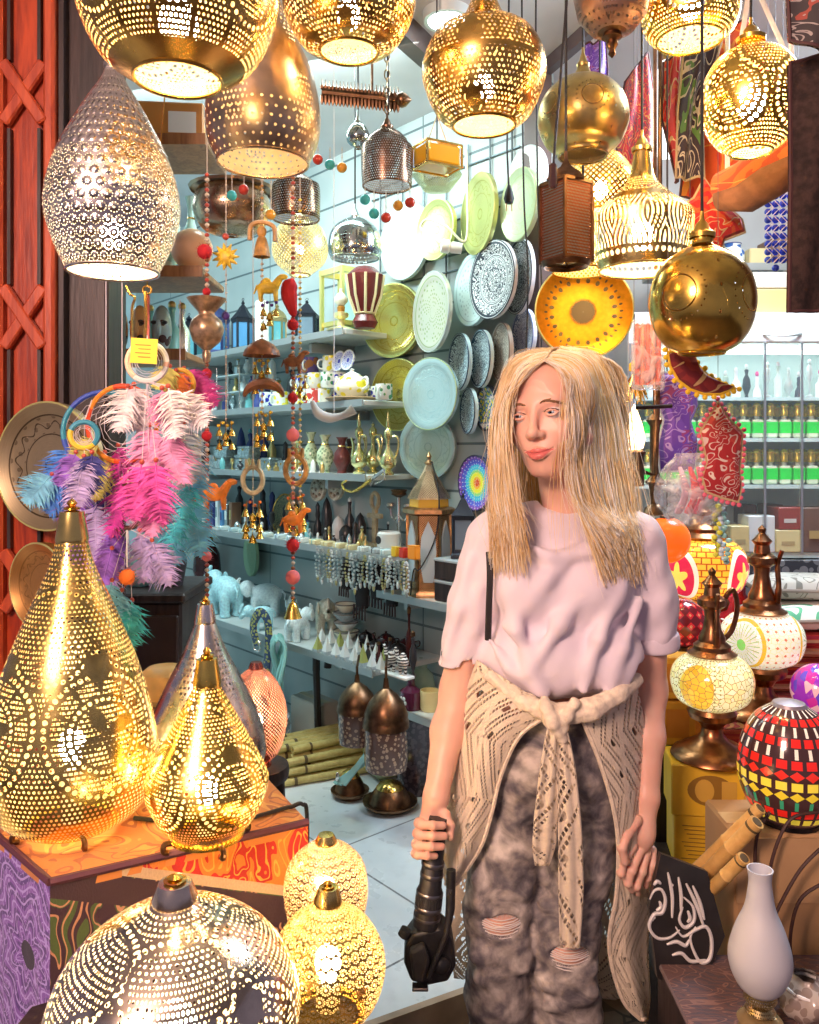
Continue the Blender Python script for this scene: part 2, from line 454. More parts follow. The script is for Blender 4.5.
# ------------------------------------------------------------------ implicit surfaces (smooth unions) meshed with surface nets
class Vol:
    def __init__(s,lo,hi,h):
        s.lo=np.array(lo,float); s.h=h; s.n=np.ceil((np.array(hi)-s.lo)/h).astype(int)+1
        s.D=np.full(s.n,1e3,np.float32)
    def _win(s,lo,hi,pad):
        a=np.clip(np.floor((np.array(lo)-pad-s.lo)/s.h).astype(int),0,s.n); b=np.clip(np.ceil((np.array(hi)+pad-s.lo)/s.h).astype(int)+1,0,s.n)
        if (b<=a).any(): return None
        ax=[s.lo[i]+np.arange(a[i],b[i],dtype=np.float32)*s.h for i in range(3)]
        X,Y,Z=np.meshgrid(*ax,indexing='ij',sparse=True)
        return tuple(slice(a[i],b[i]) for i in range(3)),X,Y,Z
    def _put(s,sl,d,k,op):
        A=s.D[sl]
        if op=='add':
            if k>0: h=np.clip(.5+.5*(A-d)/k,0,1); s.D[sl]=A*(1-h)+d*h-k*h*(1-h)
            else: s.D[sl]=np.minimum(A,d)
        elif op=='sub':
            if k>0: h=np.clip(.5-.5*(A+d)/k,0,1); s.D[sl]=A*(1-h)-d*h+k*h*(1-h)
            else: s.D[sl]=np.maximum(A,-d)
        elif op=='int': s.D[sl]=np.maximum(A,d)
    def cap(s,a,b,ra,rb=None,k=.01,op='add',sq=None):
        rb=ra if rb is None else rb; a=np.array(a,float); b=np.array(b,float); r=max(ra,rb)
        w=s._win(np.minimum(a,b)-r,np.maximum(a,b)+r,max(k*1.5,s.h*3)+.004)
        if w is None: return s
        sl,X,Y,Z=w; ba=b-a; q=float(ba@ba)+1e-12
        t=np.clip(((X-a[0])*ba[0]+(Y-a[1])*ba[1]+(Z-a[2])*ba[2])/q,0,1)
        dx,dy,dz=X-a[0]-t*ba[0],Y-a[1]-t*ba[1],Z-a[2]-t*ba[2]
        if sq: dx,dy,dz=dx/sq[0],dy/sq[1],dz/sq[2]
        d=np.sqrt(dx*dx+dy*dy+dz*dz)-(ra+(rb-ra)*t)
        s._put(sl,d,k,op); return s
    def chain(s,pts,rs,k=.01,op='add',sq=None):
        for i in range(len(pts)-1): s.cap(pts[i],pts[i+1],rs[i],rs[i+1],k,op,sq)
        return s
    def ell(s,c,r,k=.01,op='add',M=None):
        c=np.array(c,float); r=np.array(r,float); m=r.max()
        w=s._win(c-m,c+m,max(k*1.5,s.h*3)+.004)
        if w is None: return s
        sl,X,Y,Z=w; x,y,z=X-c[0],Y-c[1],Z-c[2]
        if M is not None:
            M=np.array(M); x,y,z=(M[0][0]*x+M[1][0]*y+M[2][0]*z),(M[0][1]*x+M[1][1]*y+M[2][1]*z),(M[0][2]*x+M[1][2]*y+M[2][2]*z)
        k0=np.sqrt((x/r[0])**2+(y/r[1])**2+(z/r[2])**2); k1=np.sqrt((x/r[0]**2)**2+(y/r[1]**2)**2+(z/r[2]**2)**2)+1e-9
        s._put(sl,(k0*(k0-1)/k1).astype(np.float32),k,op); return s
    def fn(s,f,lo,hi,k=.0,op='add'):
        w=s._win(lo,hi,.0)
        if w is None: return s
        sl,X,Y,Z=w; s._put(sl,f(X,Y,Z).astype(np.float32),k,op); return s
    def warp(s,f):
        ax=[s.lo[i]+np.arange(s.n[i],dtype=np.float32)*s.h for i in range(3)]
        X,Y,Z=np.meshgrid(*ax,indexing='ij',sparse=True); s.D=s.D+f(X,Y,Z).astype(np.float32); return s
    def mesh(s,mb,mi=0,smooth=1):
        D=s.D; nx,ny,nz=D.shape; S=D<0
        c=[(i,j,k) for i in(0,1) for j in(0,1) for k in(0,1)]
        sub=lambda A,o:A[o[0]:nx-1+o[0],o[1]:ny-1+o[1],o[2]:nz-1+o[2]]
        tot=sum(sub(S,o).astype(np.int8) for o in c); act=(tot>0)&(tot<8)
        ii=np.argwhere(act); idx=-np.ones(act.shape,np.int64); idx[act]=np.arange(len(ii))
        pos=np.zeros((len(ii),3)); cnt=np.zeros(len(ii)); I,J,K=ii.T
        for a in c:
            for ax in range(3):
                if a[ax]==0:
                    b=list(a); b[ax]=1
                    da=D[I+a[0],J+a[1],K+a[2]]; db=D[I+b[0],J+b[1],K+b[2]]
                    m=(da<0)!=(db<0); t=np.where(m,da/np.where(m,da-db,1),0)
                    p=np.stack([np.full(len(ii),float(v)) for v in a],1); p[:,ax]=t
                    pos+=p*m[:,None]; cnt+=m
        pos=(ii+pos/np.maximum(cnt,1)[:,None])*s.h+s.lo
        fs=[]
        for ax in range(3):
            o=[q for q in range(3) if q!=ax]
            sl0=[slice(None)]*3; sl1=[slice(None)]*3; sl0[ax]=slice(0,-1); sl1[ax]=slice(1,None)
            e=S[tuple(sl0)]!=S[tuple(sl1)]; E=np.argwhere(e)
            E=E[(E[:,o[0]]>0)&(E[:,o[1]]>0)&(E[:,o[0]]<D.shape[o[0]]-1)&(E[:,o[1]]<D.shape[o[1]]-1)]
            def at(d0,d1):
                q=E.copy(); q[:,o[0]]+=d0; q[:,o[1]]+=d1; return idx[q[:,0],q[:,1],q[:,2]]
            f=np.stack([at(-1,-1),at(0,-1),at(0,0),at(-1,0)],1)
            fl=S[E[:,0],E[:,1],E[:,2]]
            if ax==1: fl=~fl
            f[~fl]=f[~fl][:,::-1]; fs.append(f)
        fs=np.concatenate(fs)
        if smooth:
            ed=np.concatenate([fs[:,[0,1]],fs[:,[1,2]],fs[:,[2,3]],fs[:,[3,0]]])
            for _ in range(smooth):
                acc=np.zeros_like(pos); n=np.zeros(len(pos))
                np.add.at(acc,ed[:,0],pos[ed[:,1]]); np.add.at(acc,ed[:,1],pos[ed[:,0]]); np.add.at(n,ed[:,0],1); np.add.at(n,ed[:,1],1)
                pos=pos*.5+.5*acc/np.maximum(n,1)[:,None]
        mb.add(pos.tolist(),fs.tolist(),mi); return mb
# ------------------------------------------------------------------ setting
UW=Vector((-.655,.756,0)); NW=Vector((-.756,-.655,0)); W0=Vector((0,3.5,0))
ANGW=math.atan2(UW.y,UW.x)
MW=Matrix((( -UW.x, -NW.x,0),(-UW.y,-NW.y,0),(0,0,1)))      # local x along the wall (to the right), local y into the wall, z up
def wallpt(px,d,z=0.0):                                      # point on the plane d in front of the long wall, seen at column px
    D=3.5-d/.655; k=px-CX; t=-k*D/(536.4+.756*k)
    return Vector((-.655*t, D+.756*t, z))
def wallpy(px,py,d):
    p=wallpt(px,d); p.z=EYE-(py-CY)/F*p.y; return p
FLZ=.15
def m_tiles():
    t=NT('floor_tiles'); x,y,z=t.xyz()
    a=(x*.655-y*.756)*-1.0; b=(x*.756+y*.655)
    g=((a/.60+.25).fract().lt(.012)).max((b/.60+.33).fract().lt(.012))
    n=t.noise(3.0,5.0); n2=t.noise(14,4.0)
    c=t.mix(n.ss(.3,.7),(.50,.56,.58),(.66,.71,.72)); c=t.mix(n2.ss(.55,.8)*.4,c,(.42,.44,.45)); c=t.mix(g,c,(.17,.18,.19))
    t.bsdf(c,t.math('MULTIPLY_ADD',n2,.25,.18),0,t.bump(g.inv(),.3,.002)); return t.done()
def m_slat():
    t=NT('slatwall_panels'); x,y,z=t.xyz()
    g=((z/.19).fract()).lt(.055); n=t.noise(2.5,3.0)
    lv=x*.655-y*.756                                        # along the wall
    vs=((lv/1.22+.1).fract()).lt(.006)
    c=t.mix(n.ss(.3,.7),(.31,.38,.385),(.41,.48,.48)); c=t.mix(g.max(vs),c,(.10,.14,.15))
    t.bsdf(c,.42,0,t.bump(g.inv(),.5,.006)); return t.done()
def m_wood(name,c1,c2,sc=6.0,rough=.4,axis='Z',stretch=(6,6,.7)):
    t=NT(name); mp=t.n('Mapping'); t.t.links.new(t.ov(),mp.inputs[0]); mp.inputs['Scale'].default_value=stretch
    n=t.noise(sc,6.0,mp.outputs[0],1.2); n2=t.noise(sc*4,3.0,mp.outputs[0])
    c=t.mix((n*.75+n2*.25).ss(.32,.68),c1,c2)
    t.bsdf(c,rough,0,t.bump(n2,.25,.002)); return t.done()
M_TILE=m_tiles(); M_SLAT=m_slat()
M_REDWOOD=m_wood('red_lacquered_wood',(.22,.022,.009),(.52,.072,.02),5.0,.33)
M_REDMOULD=m_wood('red_wood_moulding',(.34,.045,.018),(.56,.10,.035),7.0,.35)
M_DARKWOOD=m_wood('dark_wood_post',(.012,.008,.008),(.045,.028,.026),5.0,.45)
M_LEDGE=m_wood('brown_shelf_wood',(.22,.10,.04),(.40,.20,.08),5.0,.45)
M_WHITE=mat('white_paint',(.74,.78,.77),.5,0,.06,4)
M_BLUEW=mat('pale_blue_wall',(.50,.66,.72),.5,0,.08,3)
def m_ground():
    t=NT('street_ground'); n=t.noise(5,5.0); v=t.vor(9,feature='DISTANCE_TO_EDGE')
    c=t.mix(n.ss(.3,.7),(.07,.045,.035),(.16,.11,.08)); c=t.mix(v.lt(.03),c,(.03,.02,.018))
    t.bsdf(c,.75,0,t.bump(n,.3)); return t.done()
struct('ground',MB().box((0,2,-.05),(9,9,.1)),m_ground())
mb=MB()
e0=Vector((-.116,1.926)); ed=Vector((.269,.14)).normalized()
A=e0-ed*2.9; B=e0+ed*3.4
poly=[(A.x,A.y),(B.x,B.y),(3.2,6.3),(-4.4,6.3),(-4.4,1.2)]
n=len(poly)
vs=[(x,y,.005) for x,y in poly]+[(x,y,FLZ) for x,y in poly]
mb.add(vs,[tuple(range(n))[::-1],tuple(range(n,2*n))]+[(i,(i+1)%n,n+(i+1)%n,n+i) for i in range(n)])
struct('floor',mb,M_TILE)
# step nosing
mb=MB(); ea=math.atan2(ed.y,ed.x)
mb.box((e0.x+ed.x*.3+ed.y*.012,e0.y+ed.y*.3-ed.x*.012,.078),(6,.02,.15),rotm(0,0,ea))
struct('trim_2',mb,mat('step_edge_stone',(.34,.25,.17),.55,0,.25,8))
struct('ceiling',MB().box((-.4,2.9,CEIL+.05),(8,7.2,.1)),mat('ceiling_plaster',(.62,.63,.66),.6,0,.1,2))
def wall_seg(name,a,b,z0,z1,m,th=.1,off=.05):
    a=Vector(a).to_2d(); b=Vector(b).to_2d(); d=(b-a); L=d.length; d.normalize(); nn=Vector((-d.y,d.x)); c=(a+b)/2+nn*off
    return struct(name,MB().box((c.x,c.y,(z0+z1)/2),(L,th,z1-z0),rotm(0,0,math.atan2(d.y,d.x))),m)
wr0=W0+UW*-.70; wr1=W0+UW*2.9
wall_seg('wall_right',wr1,wr0,0.15,CEIL,M_SLAT)
wb1=wr1+NW*2.1
wall_seg('wall_back',wb1,wr1,0.15,CEIL,M_BLUEW)
wall_seg('wall_left',(-1.25,2.55),wb1,0.15,CEIL,M_BLUEW)
wall_seg('wall_far',(.45,3.95),(2.9,3.75),0.15,CEIL,mat('far_stall_wall',(.60,.66,.68),.5,0,.1,3))
# wall end post
mb=MB(); p=wr0+NW*.02
mb.box((p.x+.02,p.y,1.52),(.07,.07,2.74),rotm(0,0,ANGW))
struct('trim_3',mb,mat('dark_brown_post',(.07,.035,.025),.5,0,.2,9))
# grid mesh rails on the top of the slat wall
mb=MB()
for zz in (2.22,2.42,2.62):
    a=wallpt(372,.006,zz); b=wallpt(520,.006,zz); mb.tube([a,b],.004,5)
for px in (380,402,424,446,468,490,512):
    mb.tube([wallpt(px,.010,2.15),wallpt(px,.010,2.7)],.004,5)
g=obj('wire_grid',mb,mat('grid_wire',(.10,.13,.14),.4,.7),org=wallpt(446,.02,2.15)); tag(g,'dark wire display grid fixed high on the slatted wall above the plates','wire grid')
# ceiling timber and lamp
mb=MB(); mb.box((.03,2.75,2.86),(.06,2.6,.08),rotm(0,0,-.5)); struct('trim_4',mb,mat('ceiling_beam',(.10,.07,.06),.5,0,.2,6))
mb=MB(); mb.box((.62,2.6,2.875),(.03,2.6,.05),rotm(0,0,.35)); struct('trim_5',mb,mat('ceiling_seam',(.12,.10,.11),.5))
d=thing('ceiling_downlight','round white downlight set in the ceiling above the brass lanterns','ceiling light',(P(447,2,2.62).x,2.62,2.9))
obj('trim_ring',MB().lathe([(.062,-.03),(.075,-.03),(.078,0),(.062,0),(.062,-.03)],32),mat('downlight_ring',(.75,.85,.83),.3,.3),d)
obj('lens',MB().lathe([(.0001,-.022),(.05,-.024),(.063,-.02)],32),emis('downlight_lens',(.95,1,1),9.0),d)
# red wooden door leaf with crossing mouldings
Yd=2.0
def dX(px): return (px-CX)/F*Yd
def dZ(py): return EYE-(py-CY)/F*Yd
d=bpy.data.objects.new('door_1',None); COL.objects.link(d); d.location=(dX(20),Yd,0); d['kind']='structure'; d['label']='red carved wooden door leaf beside the shop entrance'
def dpart(name,mb,m): return obj(name,mb,m,d,org=(dX(20),Yd,0))
x0,x1=dX(-70),dX(57)
dpart('door_panel',MB().box(((x0+x1)/2,Yd+.02,1.45),(x1-x0,.03,2.9-.02)),M_REDWOOD)
mb=MB()
for a,b in ((-70,-58),(-4,6),(46,57)): mb.box(((dX(a)+dX(b))/2,Yd-.005,1.45),(dX(b)-dX(a),.03,2.86),b=.006)
dpart('stile',mb,M_REDMOULD)
mb=MB()
for yc in (95,318,580,760):
    for (xa,xb) in ((6,46),(-58,-4)):
        for sg in (1,-1):
            a=Vector((dX(xa),Yd-.012,dZ(yc-sg*30))); b=Vector((dX(xb),Yd-.012-.004*sg,dZ(yc+sg*30))); dd=b-a
            mb.box((a+b)/2,(dd.length,.022,.028),rotm(0,-math.atan2(dd.z,dd.x),0),b=.004)
dpart('cross_moulding',mb,M_REDMOULD)
mb=MB()
for (ya,yb) in ((-20,62),(130,285),(350,548)):
    for (xa,xb) in ((6,46),):
        for xx in (xa+5,xb-5): mb.box((dX(xx),Yd-.004,(dZ(ya)+dZ(yb))/2),(.008,.016,dZ(ya)-dZ(yb)))
dpart('panel_bead',mb,M_DARKWOOD)
mb=MB(); mb.box(((dX(57)+dX(103))/2,Yd+.10,1.45),(dX(103)-dX(57),.14,2.88),b=.008); mb.box((dX(61),Yd+.02,1.45),(.012,.04,2.88))
struct('trim_1',mb,M_DARKWOOD)
# ------------------------------------------------------------------ shelves on the long wall
M_SHELF=mat('pale_shelf_board',(.55,.60,.59),.4,0,.1,5); M_SHELFD=mat('shelf_edge_metal',(.45,.48,.48),.35,.6)
def wall_shelf(z,p0,p1,dep,label,m=M_SHELF,th=.022):
    a=wallpt(p0,dep/2,z-th/2); b=wallpt(p1,dep/2,z-th/2); c=(a+b)/2; L=(b-a).length
    s=thing('wall_shelf',label,'shelf',wallpt((p0+p1)/2,dep/2,z),(0,0,0),'shelf boards on the slatted wall'); s.location=(c.x,c.y,z)
    s.rotation_euler=(0,0,math.atan2(-UW.y,-UW.x))
    obj('board',MB().box((0,.004,-th/2),(L,dep-.008,th),b=.003),m,s)
    obj('front_edge',MB().box((0,-dep/2-.002,-th/2),(L,.006,th*1.3)),M_SHELFD,s)
    for k in (-.32,.32): obj('bracket',MB().prism([(0,-.002),(.02,-.002),(.02,-.045),(0,-.045)],dep*.8,None,(k*L,.03,-th)),M_SHELFD,s)
    return s
wall_shelf(2.0,176,372,.3,'pale wall shelf carrying blue glass lanterns, topmost of the boards')
wall_shelf(1.70,176,392,.3,'pale wall shelf carrying painted mugs and a teapot')
wall_shelf(1.40,176,395,.3,'pale wall shelf carrying brass pitchers and silver boxes')
wall_shelf(1.09,176,417,.3,'pale wall shelf with small souvenirs and necklaces hanging from its edge')
wall_shelf(.66,205,409,.36,'low pale shelf crowded with white elephants and small pyramids')
wall_shelf(.93,398,505,.22,'short pale shelf under the tall copper lantern')
wall_shelf(.50,405,480,.25,'small low shelf with purple bottle and cream mug')
# ------------------------------------------------------------------ lanterns overhead
H=hanging_lamp
H('huge brass globe lantern with maze piercing and glowing white mouth, largest hanging overhead',178,1.2,[(43,80),(75,58),(95,20),(98,-15),(80,-55),(40,-85),(14,-100)],'maze',7,BRASS,25,bulb_r=.03)
H('silver teardrop lantern with hammered bubble rings, hanging before the dark post',113,1.4,[(44,272),(58,240),(65,205),(55,160),(30,110),(12,80),(7,66)],'bubbles',8,SILV,235)
H('egg shaped silver gilt lantern with dotted patches and dark open mouth',263,1.6,[(45,163),(55,140),(57,112),(50,75),(33,35),(17,0),(9,-20)],'sparse',5,(.80,.62,.42),40,rough=.3,bulb_r=.014)
H('brass globe lantern with bright round mouth, hanging between egg lantern and downlight',349,1.5,[(29,52),(48,42),(64,15),(66,-10),(55,-40),(30,-65),(10,-80)],'leaves',6,BRASS,15,scale=1.1)
H('brass globe lantern with leaf piercing and flared pierced neck',484,1.7,[(31,126),(48,112),(61,80),(60,58),(48,36),(27,25),(16,8),(12,-10),(24,-25),(20,-35)],'leaves',5,BRASS,88,scale=1.25)
H('gold globe lantern with wide white mouth before the red and orange banners',690,1.75,[(32,40),(43,30),(48,10),(45,-12),(34,-30),(14,-42)],'medallion',5,GOLD,8)
H('round gold lantern with dense piercing hung by white straps',751,1.65,[(20,152),(33,143),(44,125),(48.5,101),(44,76),(32,58),(15,49),(11,40)],'medallion',4,GOLD,103,bulb_r=.028)
H('dim gold onion lantern with dark round mouth and dotted belt',583,2.0,[(24,156),(26,150),(37,143),(45,122),(41,100),(27,84),(11,77),(5,66)],'drawn',6,(.80,.58,.20),None,rough=.28)
H('bright gold onion lantern with cut foliage belt and white mouth',642,1.85,[(42,270),(47,250),(50,222),(47,212),(28,196),(13,178),(8,150)],'cutwork',9,(.97,.72,.25),236,bulb_r=.026)
H('smooth gold sphere lantern with engraved medallion beside the crescent pennant',702,1.50,[(22,353),(36,344),(47,327),(51.5,302),(47,278),(36,261),(22,251),(12,245),(10,236)],'drawn',4,GOLD,None,rough=.16)
# brown lantern upside-down with a turned finial
x0=P(612,0,1.7); rt=thing('hanging_lantern','brown stippled lantern with a turned dark finial pointing down','lamp',x0,(0,0,0),'pierced metal lanterns hung from the ceiling')
s=1.7/F
obj('shell',MB().lathe([(14*s,-32*s),(22*s,-30*s),(34*s,-15*s),(38*s,5*s),(34*s,30*s),(20*s,48*s),(8*s,55*s)],48),pierced('stippled_brown_metal','sparse',5,.5,.2,(.45,.28,.22),.45),rt)
obj('finial',MB().lathe([(.001,-58*s),(4*s,-54*s),(3*s,-50*s),(6*s,-45*s),(5*s,-41*s),(10*s,-38*s),(9*s,-34*s),(17*s,-30*s)],24),M_DARKBR,rt)
obj('cord',MB().tube([(0,0,.11),(0,0,CEIL-x0.z-.002)],.003,6),M_CORD,rt)
# ---- lanterns deeper in the shop
H('dark beaded drum lantern with domed top hanging in mid shop',387,2.5,[(24,186),(25,184),(26,150),(22,146),(20,140),(13,133),(5,128)],'grate',6,(.28,.16,.10),None,chain=True,smooth=3,scale=.9)
H('dark beaded drum lantern nearer the bead strings',296,2.45,[(23,219),(24,216),(24,188),(20,183),(10,176),(4,172)],'grate',6,(.26,.16,.09),None,chain=True,smooth=3,scale=.9)
H('pale yellow pierced globe lantern hanging before the blue glass lanterns',300,2.7,[(10,275),(24,263),(28,248),(22,228),(8,220)],'lattice',7,(.85,.80,.38),250,bulb_r=.012,scale=1.3,rough=.35)
H('clear silver dome lantern hanging above the gilt frame',355,2.8,[(24,258),(27,250),(24,232),(14,222),(4,217)],'sparse',5,(.62,.72,.72),None,rough=.12,smooth=4)
H('dull copper bowl lantern hanging behind the bead strings',232,2.58,[(6,236),(28,230),(38,212),(36,196),(33,190)],'sparse',6,(.62,.45,.30),None,smooth=4)
H('small glass ball pendant hanging beside the drum lantern',358,2.6,[(3,148),(10,143),(12,136),(8,127),(3,124)],'sparse',4,(.6,.7,.68),None,rough=.1,smooth=4,seg=32)
H('glowing gold filigree lantern half hidden behind the dark box lantern',600,2.3,[(26,214),(36,196),(36,180),(24,160),(10,150)],'lattice',7,GOLD,190,scale=1.5,smooth=4)
H('gold pierced cone lantern tucked above the sun plate',583,2.15,[(30,272),(24,262),(14,240),(6,222)],'lattice',6,GOLD,262,scale=1.2,smooth=4,bulb_r=.014)
# dark square box lantern
p=P(566,262,1.76); rt=thing('hanging_lantern','dark square box lantern with pierced sides hanging beside the sun plate','lamp',p,(0,0,.55),'pierced metal lanterns hung from the ceiling'); s=1.76/F
hh=78*s; w=36*s
m=pierced('pierced_dark_box','grate',5,.5,.2,(.30,.12,.07),.4,scale=.8)
mb=MB()
for k in range(4):
    M=rotm(0,0,k*PI/2); a=[M@Vector((-w/2,-w/2,0)),M@Vector((w/2,-w/2,0)),M@Vector((w/2,-w/2,hh)),M@Vector((-w/2,-w/2,hh))]
    mb.add(a,[(0,1,2,3)],0,[[(k*.25,0),(k*.25+.25,0),(k*.25+.25,hh),(k*.25,hh)]])
obj('pierced_side',mb,m,rt)
mb=MB()
for i in(-1,1):
    for j in(-1,1): mb.box((i*w/2,j*w/2,hh/2),(.006,.006,hh))
for z in(0,hh):
    for i in(-1,1): mb.box((i*w/2,0,z),(.007,w,.007)); mb.box((0,i*w/2,z),(w,.007,.007))
obj('corner_frame',mb,M_DARKBR,rt)
obj('glass_liner',MB().box((0,0,hh/2),(w*.86,w*.86,hh*.9)),mat('teal_glass_liner',(.25,.45,.48),.25),rt)
obj('roof',MB().lathe([(w*.72,hh),(w*.55,hh+.015),(w*.2,hh+.035),(.006,hh+.05),(.004,hh+.07)],4),M_DARKBR,rt)
obj('fringe',MB().lathe([(w*.62,-.012),(w*.69,0)],32,sq=lambda a,z:1+.03*math.sin(16*a)),M_DARKBR,rt)
obj('cord',MB().tube([(0,0,hh+.06),(0,0,CEIL-p.z-.002)],.003,6),M_CORD,rt)
# second cord with inline switch and the two pin plug
def cable(label,pts,r=.0028,m=M_CORD,group='cables hanging in the shop',name='hanging_cable'):
    o=obj(name,MB().tube(spline(pts,8),r,6),m,org=pts[-1]); return tag(o,label,'cable',group)
c=thing('hanging_cable','black lamp cable with inline switch hanging past the dim onion lantern','cable',P(553,170,1.62),(0,0,0),'cables hanging in the shop')
q=P(553,170,1.62)
obj('cord',MB().tube(spline([P(552,186,1.62)-q,P(556,130,1.62)-q,P(562,60,1.62)-q,P(568,-40,1.62)-q,Vector((.03,0,CEIL-q.z-.002))],6),.0028,6),M_CORD,c)
obj('switch',MB().box((0,0,-.012),(.016,.012,.05),b=.004),mat('switch_brown',(.05,.02,.02),.4),c)
c=thing('hanging_cable','black cable ending in a two pin plug before the ornate plates','cable',P(509,192,2.5),(0,0,0),'cables hanging in the shop'); q=P(509,192,2.5)
obj('cord',MB().tube([(0,0,0),P(507,150,2.5)-q,P(508,90,2.5)-q,Vector((0,0,CEIL-q.z-.002))],.003,6),M_CORD,c)
mb=MB().lathe([(.012,-.035),(.016,-.02),(.012,0),(.005,.02)],16,cap=True); obj('plug',mb,M_CORD,c)
obj('pin',MB().tube([(-.008,0,-.035),(-.008,0,-.058)],.0025,6),M_CHAIN,c); obj('pin',MB().tube([(.008,0,-.035),(.008,0,-.058)],.0025,6),M_CHAIN,c)
for i,(px,ty) in enumerate(((522,270),(536,300))):
    cable(('thin black cable hanging straight down before the ornate plates','thin black cable hanging by the sun plate edge')[i],[P(px,-300,2.45)*1.0 if 0 else Vector((P(px,0,2.45).x,2.45,CEIL-.003)),P(px,60,2.45),P(px+2,200,2.45),P(px+6,ty,2.45),P(px+4,ty+90,2.45)])
# ornate arm with crown edge, and amber glass box
q=P(372,96,2.55); arm=thing('hanging_lamp_bracket','dark ornate pierced arm with spiked crest under the ceiling','lamp bracket',q)
mb=MB(); a=P(322,92,2.55)-q; b=P(398,100,2.55)-q
mb.tube([a,b],.012,8)
obj('rail',mb,M_DARKBR,arm)
mb=MB()
for i in range(22):
    p=a.lerp(b,i/21); mb.lathe([(.006,0),(.007,.008),(.002,.014),(.001,.03)],6,c=(p.x,p.y,p.z+.01)); mb.lathe([(.001,-.04),(.006,-.028),(.006,-.01)],6,c=p)
obj('crest',mb,M_DARKBR,arm)
mb=MB().lathe([(.001,-.03),(.02,-.012),(.024,0),(.02,.012),(.001,.03)],16,M=rotm(0,PI/2,0).to_4x4(),c=P(402,100,2.55)-q); obj('finial',mb,M_DARKBR,arm)
obj('hanging_rod',MB().tube([(0,0,0),(0,0,CEIL-q.z-.003)],.004,6),M_DARKBR,arm)
# ------------------------------------------------------------------ plates on the wall
def m_plate(name,kind,c1,c2,R_,metal=0.0,rough=.35,c3=None):
    t=NT(name); u,v=t.uv(); r=v/R_; th=u*TAU
    X=r*th.cos(); Y=r*th.sin(); vec=t.comb(X,Y,0.0)
    if kind=='ornate':
        d=t.vor(9.0,vec,dims='2D',feature='DISTANCE_TO_EDGE'); w=t.wave(5,7.0,2.0,vec,'X')
        sc=(t.noise(5.5,1.5,vec)*9.0).fract()
        f=(sc.lt(.52)); band=((r-.62).abs().lt(.012)).max((r-.58).abs().lt(.008)).max((r-.93).abs().lt(.03)).max((r-.30).abs().lt(.01))
        f=f*r.lt(.9)*((r-.60).abs().gt(.05))
        f=f.max(band)
        c=t.mix(f,c1,c2); b=t.bump(f,.4,.002)
    elif kind=='dotted':
        f=dots(t,u,v,26,1/(R_*.10),.24)*r.gt(.15)*r.lt(.82)*(t.noise(3.2,1.0,vec).gt(.45)); f=f.max((r-.88).abs().lt(.012))
        c=t.mix(f,c1,c2); b=t.bump(f,.3,.002)
    elif kind=='brass':
        n=t.noise(22,2.0,t.comb(r*3.0,th*.12)); f=((r-.80).abs().lt(.012)).max((r-.50).abs().lt(.01)).max((r-.12).abs().lt(.02))
        e=((th*12.0).sin()*.06+r); f=f.max((e-.65).abs().lt(.012))
        st=((th*16.0).sin()*(r*22.0).sin()).gt(.62)*r.gt(.52)*r.lt(.78)
        c=t.mix(f.max(st*.6),t.mix(n,c1,tuple(k*.72 for k in c1)),c2); b=t.bump(f.max(st),.4,.002)
    elif kind=='rainbow':
        rr=r+(th*24.0).sin()*.02
        c=t.ramp(rr,[(0,(.75,.08,.02)),(.14,(.9,.45,.02)),(.22,(.85,.85,.03)),(.38,(.25,.7,.25)),(.48,(.05,.55,.75)),(.66,(.08,.12,.65)),(.84,(.22,.08,.5)),(.94,(.03,.03,.12))],True)
        f=((th*16.0).sin().abs().lt(.3))*((r*9.0).fract().lt(.35)); c=t.mix(f,c,(.85,.85,.8)); b=None
    elif kind=='floralyel':
        n=t.vor(4.0,vec,dims='2D'); c=t.ramp(n,[(0,(.9,.8,.05)),(.28,(.1,.5,.5)),(.4,(.05,.12,.4)),(.55,(.75,.8,.78))],True); c=t.mix(r.gt(.9),c,(.05,.08,.12)); b=None
    elif kind=='sun':
        pet=((th*16.0).fract()-.5).abs()
        st=r.lt((pet*-.16)+.30)
        h=st.max(dots(t,u,v,20,1/(R_*.26),.20)*(r-.62).abs().lt(.10)).max(dots(t,u,v,34,1/(R_*.22),.16)*r.gt(.7)*r.lt(.93))
        n=t.noise(9,3.0,vec)
        c=t.mix(h,t.mix(n.ss(.3,.7),c1,tuple(k*.8 for k in c1)),c2); b=t.bump(h.inv(),.5,.003)
        t.bsdf(c,rough,h.inv()*metal,b); return t.done()
    t.bsdf(c,rough,metal,b); return t.done()
PALEC=(.52,.66,.63); INK=(.03,.04,.06)
def plate_mesh(R_,dish,flat=.6,th=.006):
    pr=[(.0005,0),(R_*flat*.5,0),(R_*flat,.0),(R_*(flat+.06),-dish*.35),(R_*.82,-dish*.55),(R_*.97,-dish*.9),(R_,-dish),(R_,-dish-th),(R_*.9,-dish*.7-th),(R_*flat,.012-th*0+0),(.0005,.012)]
    return pr
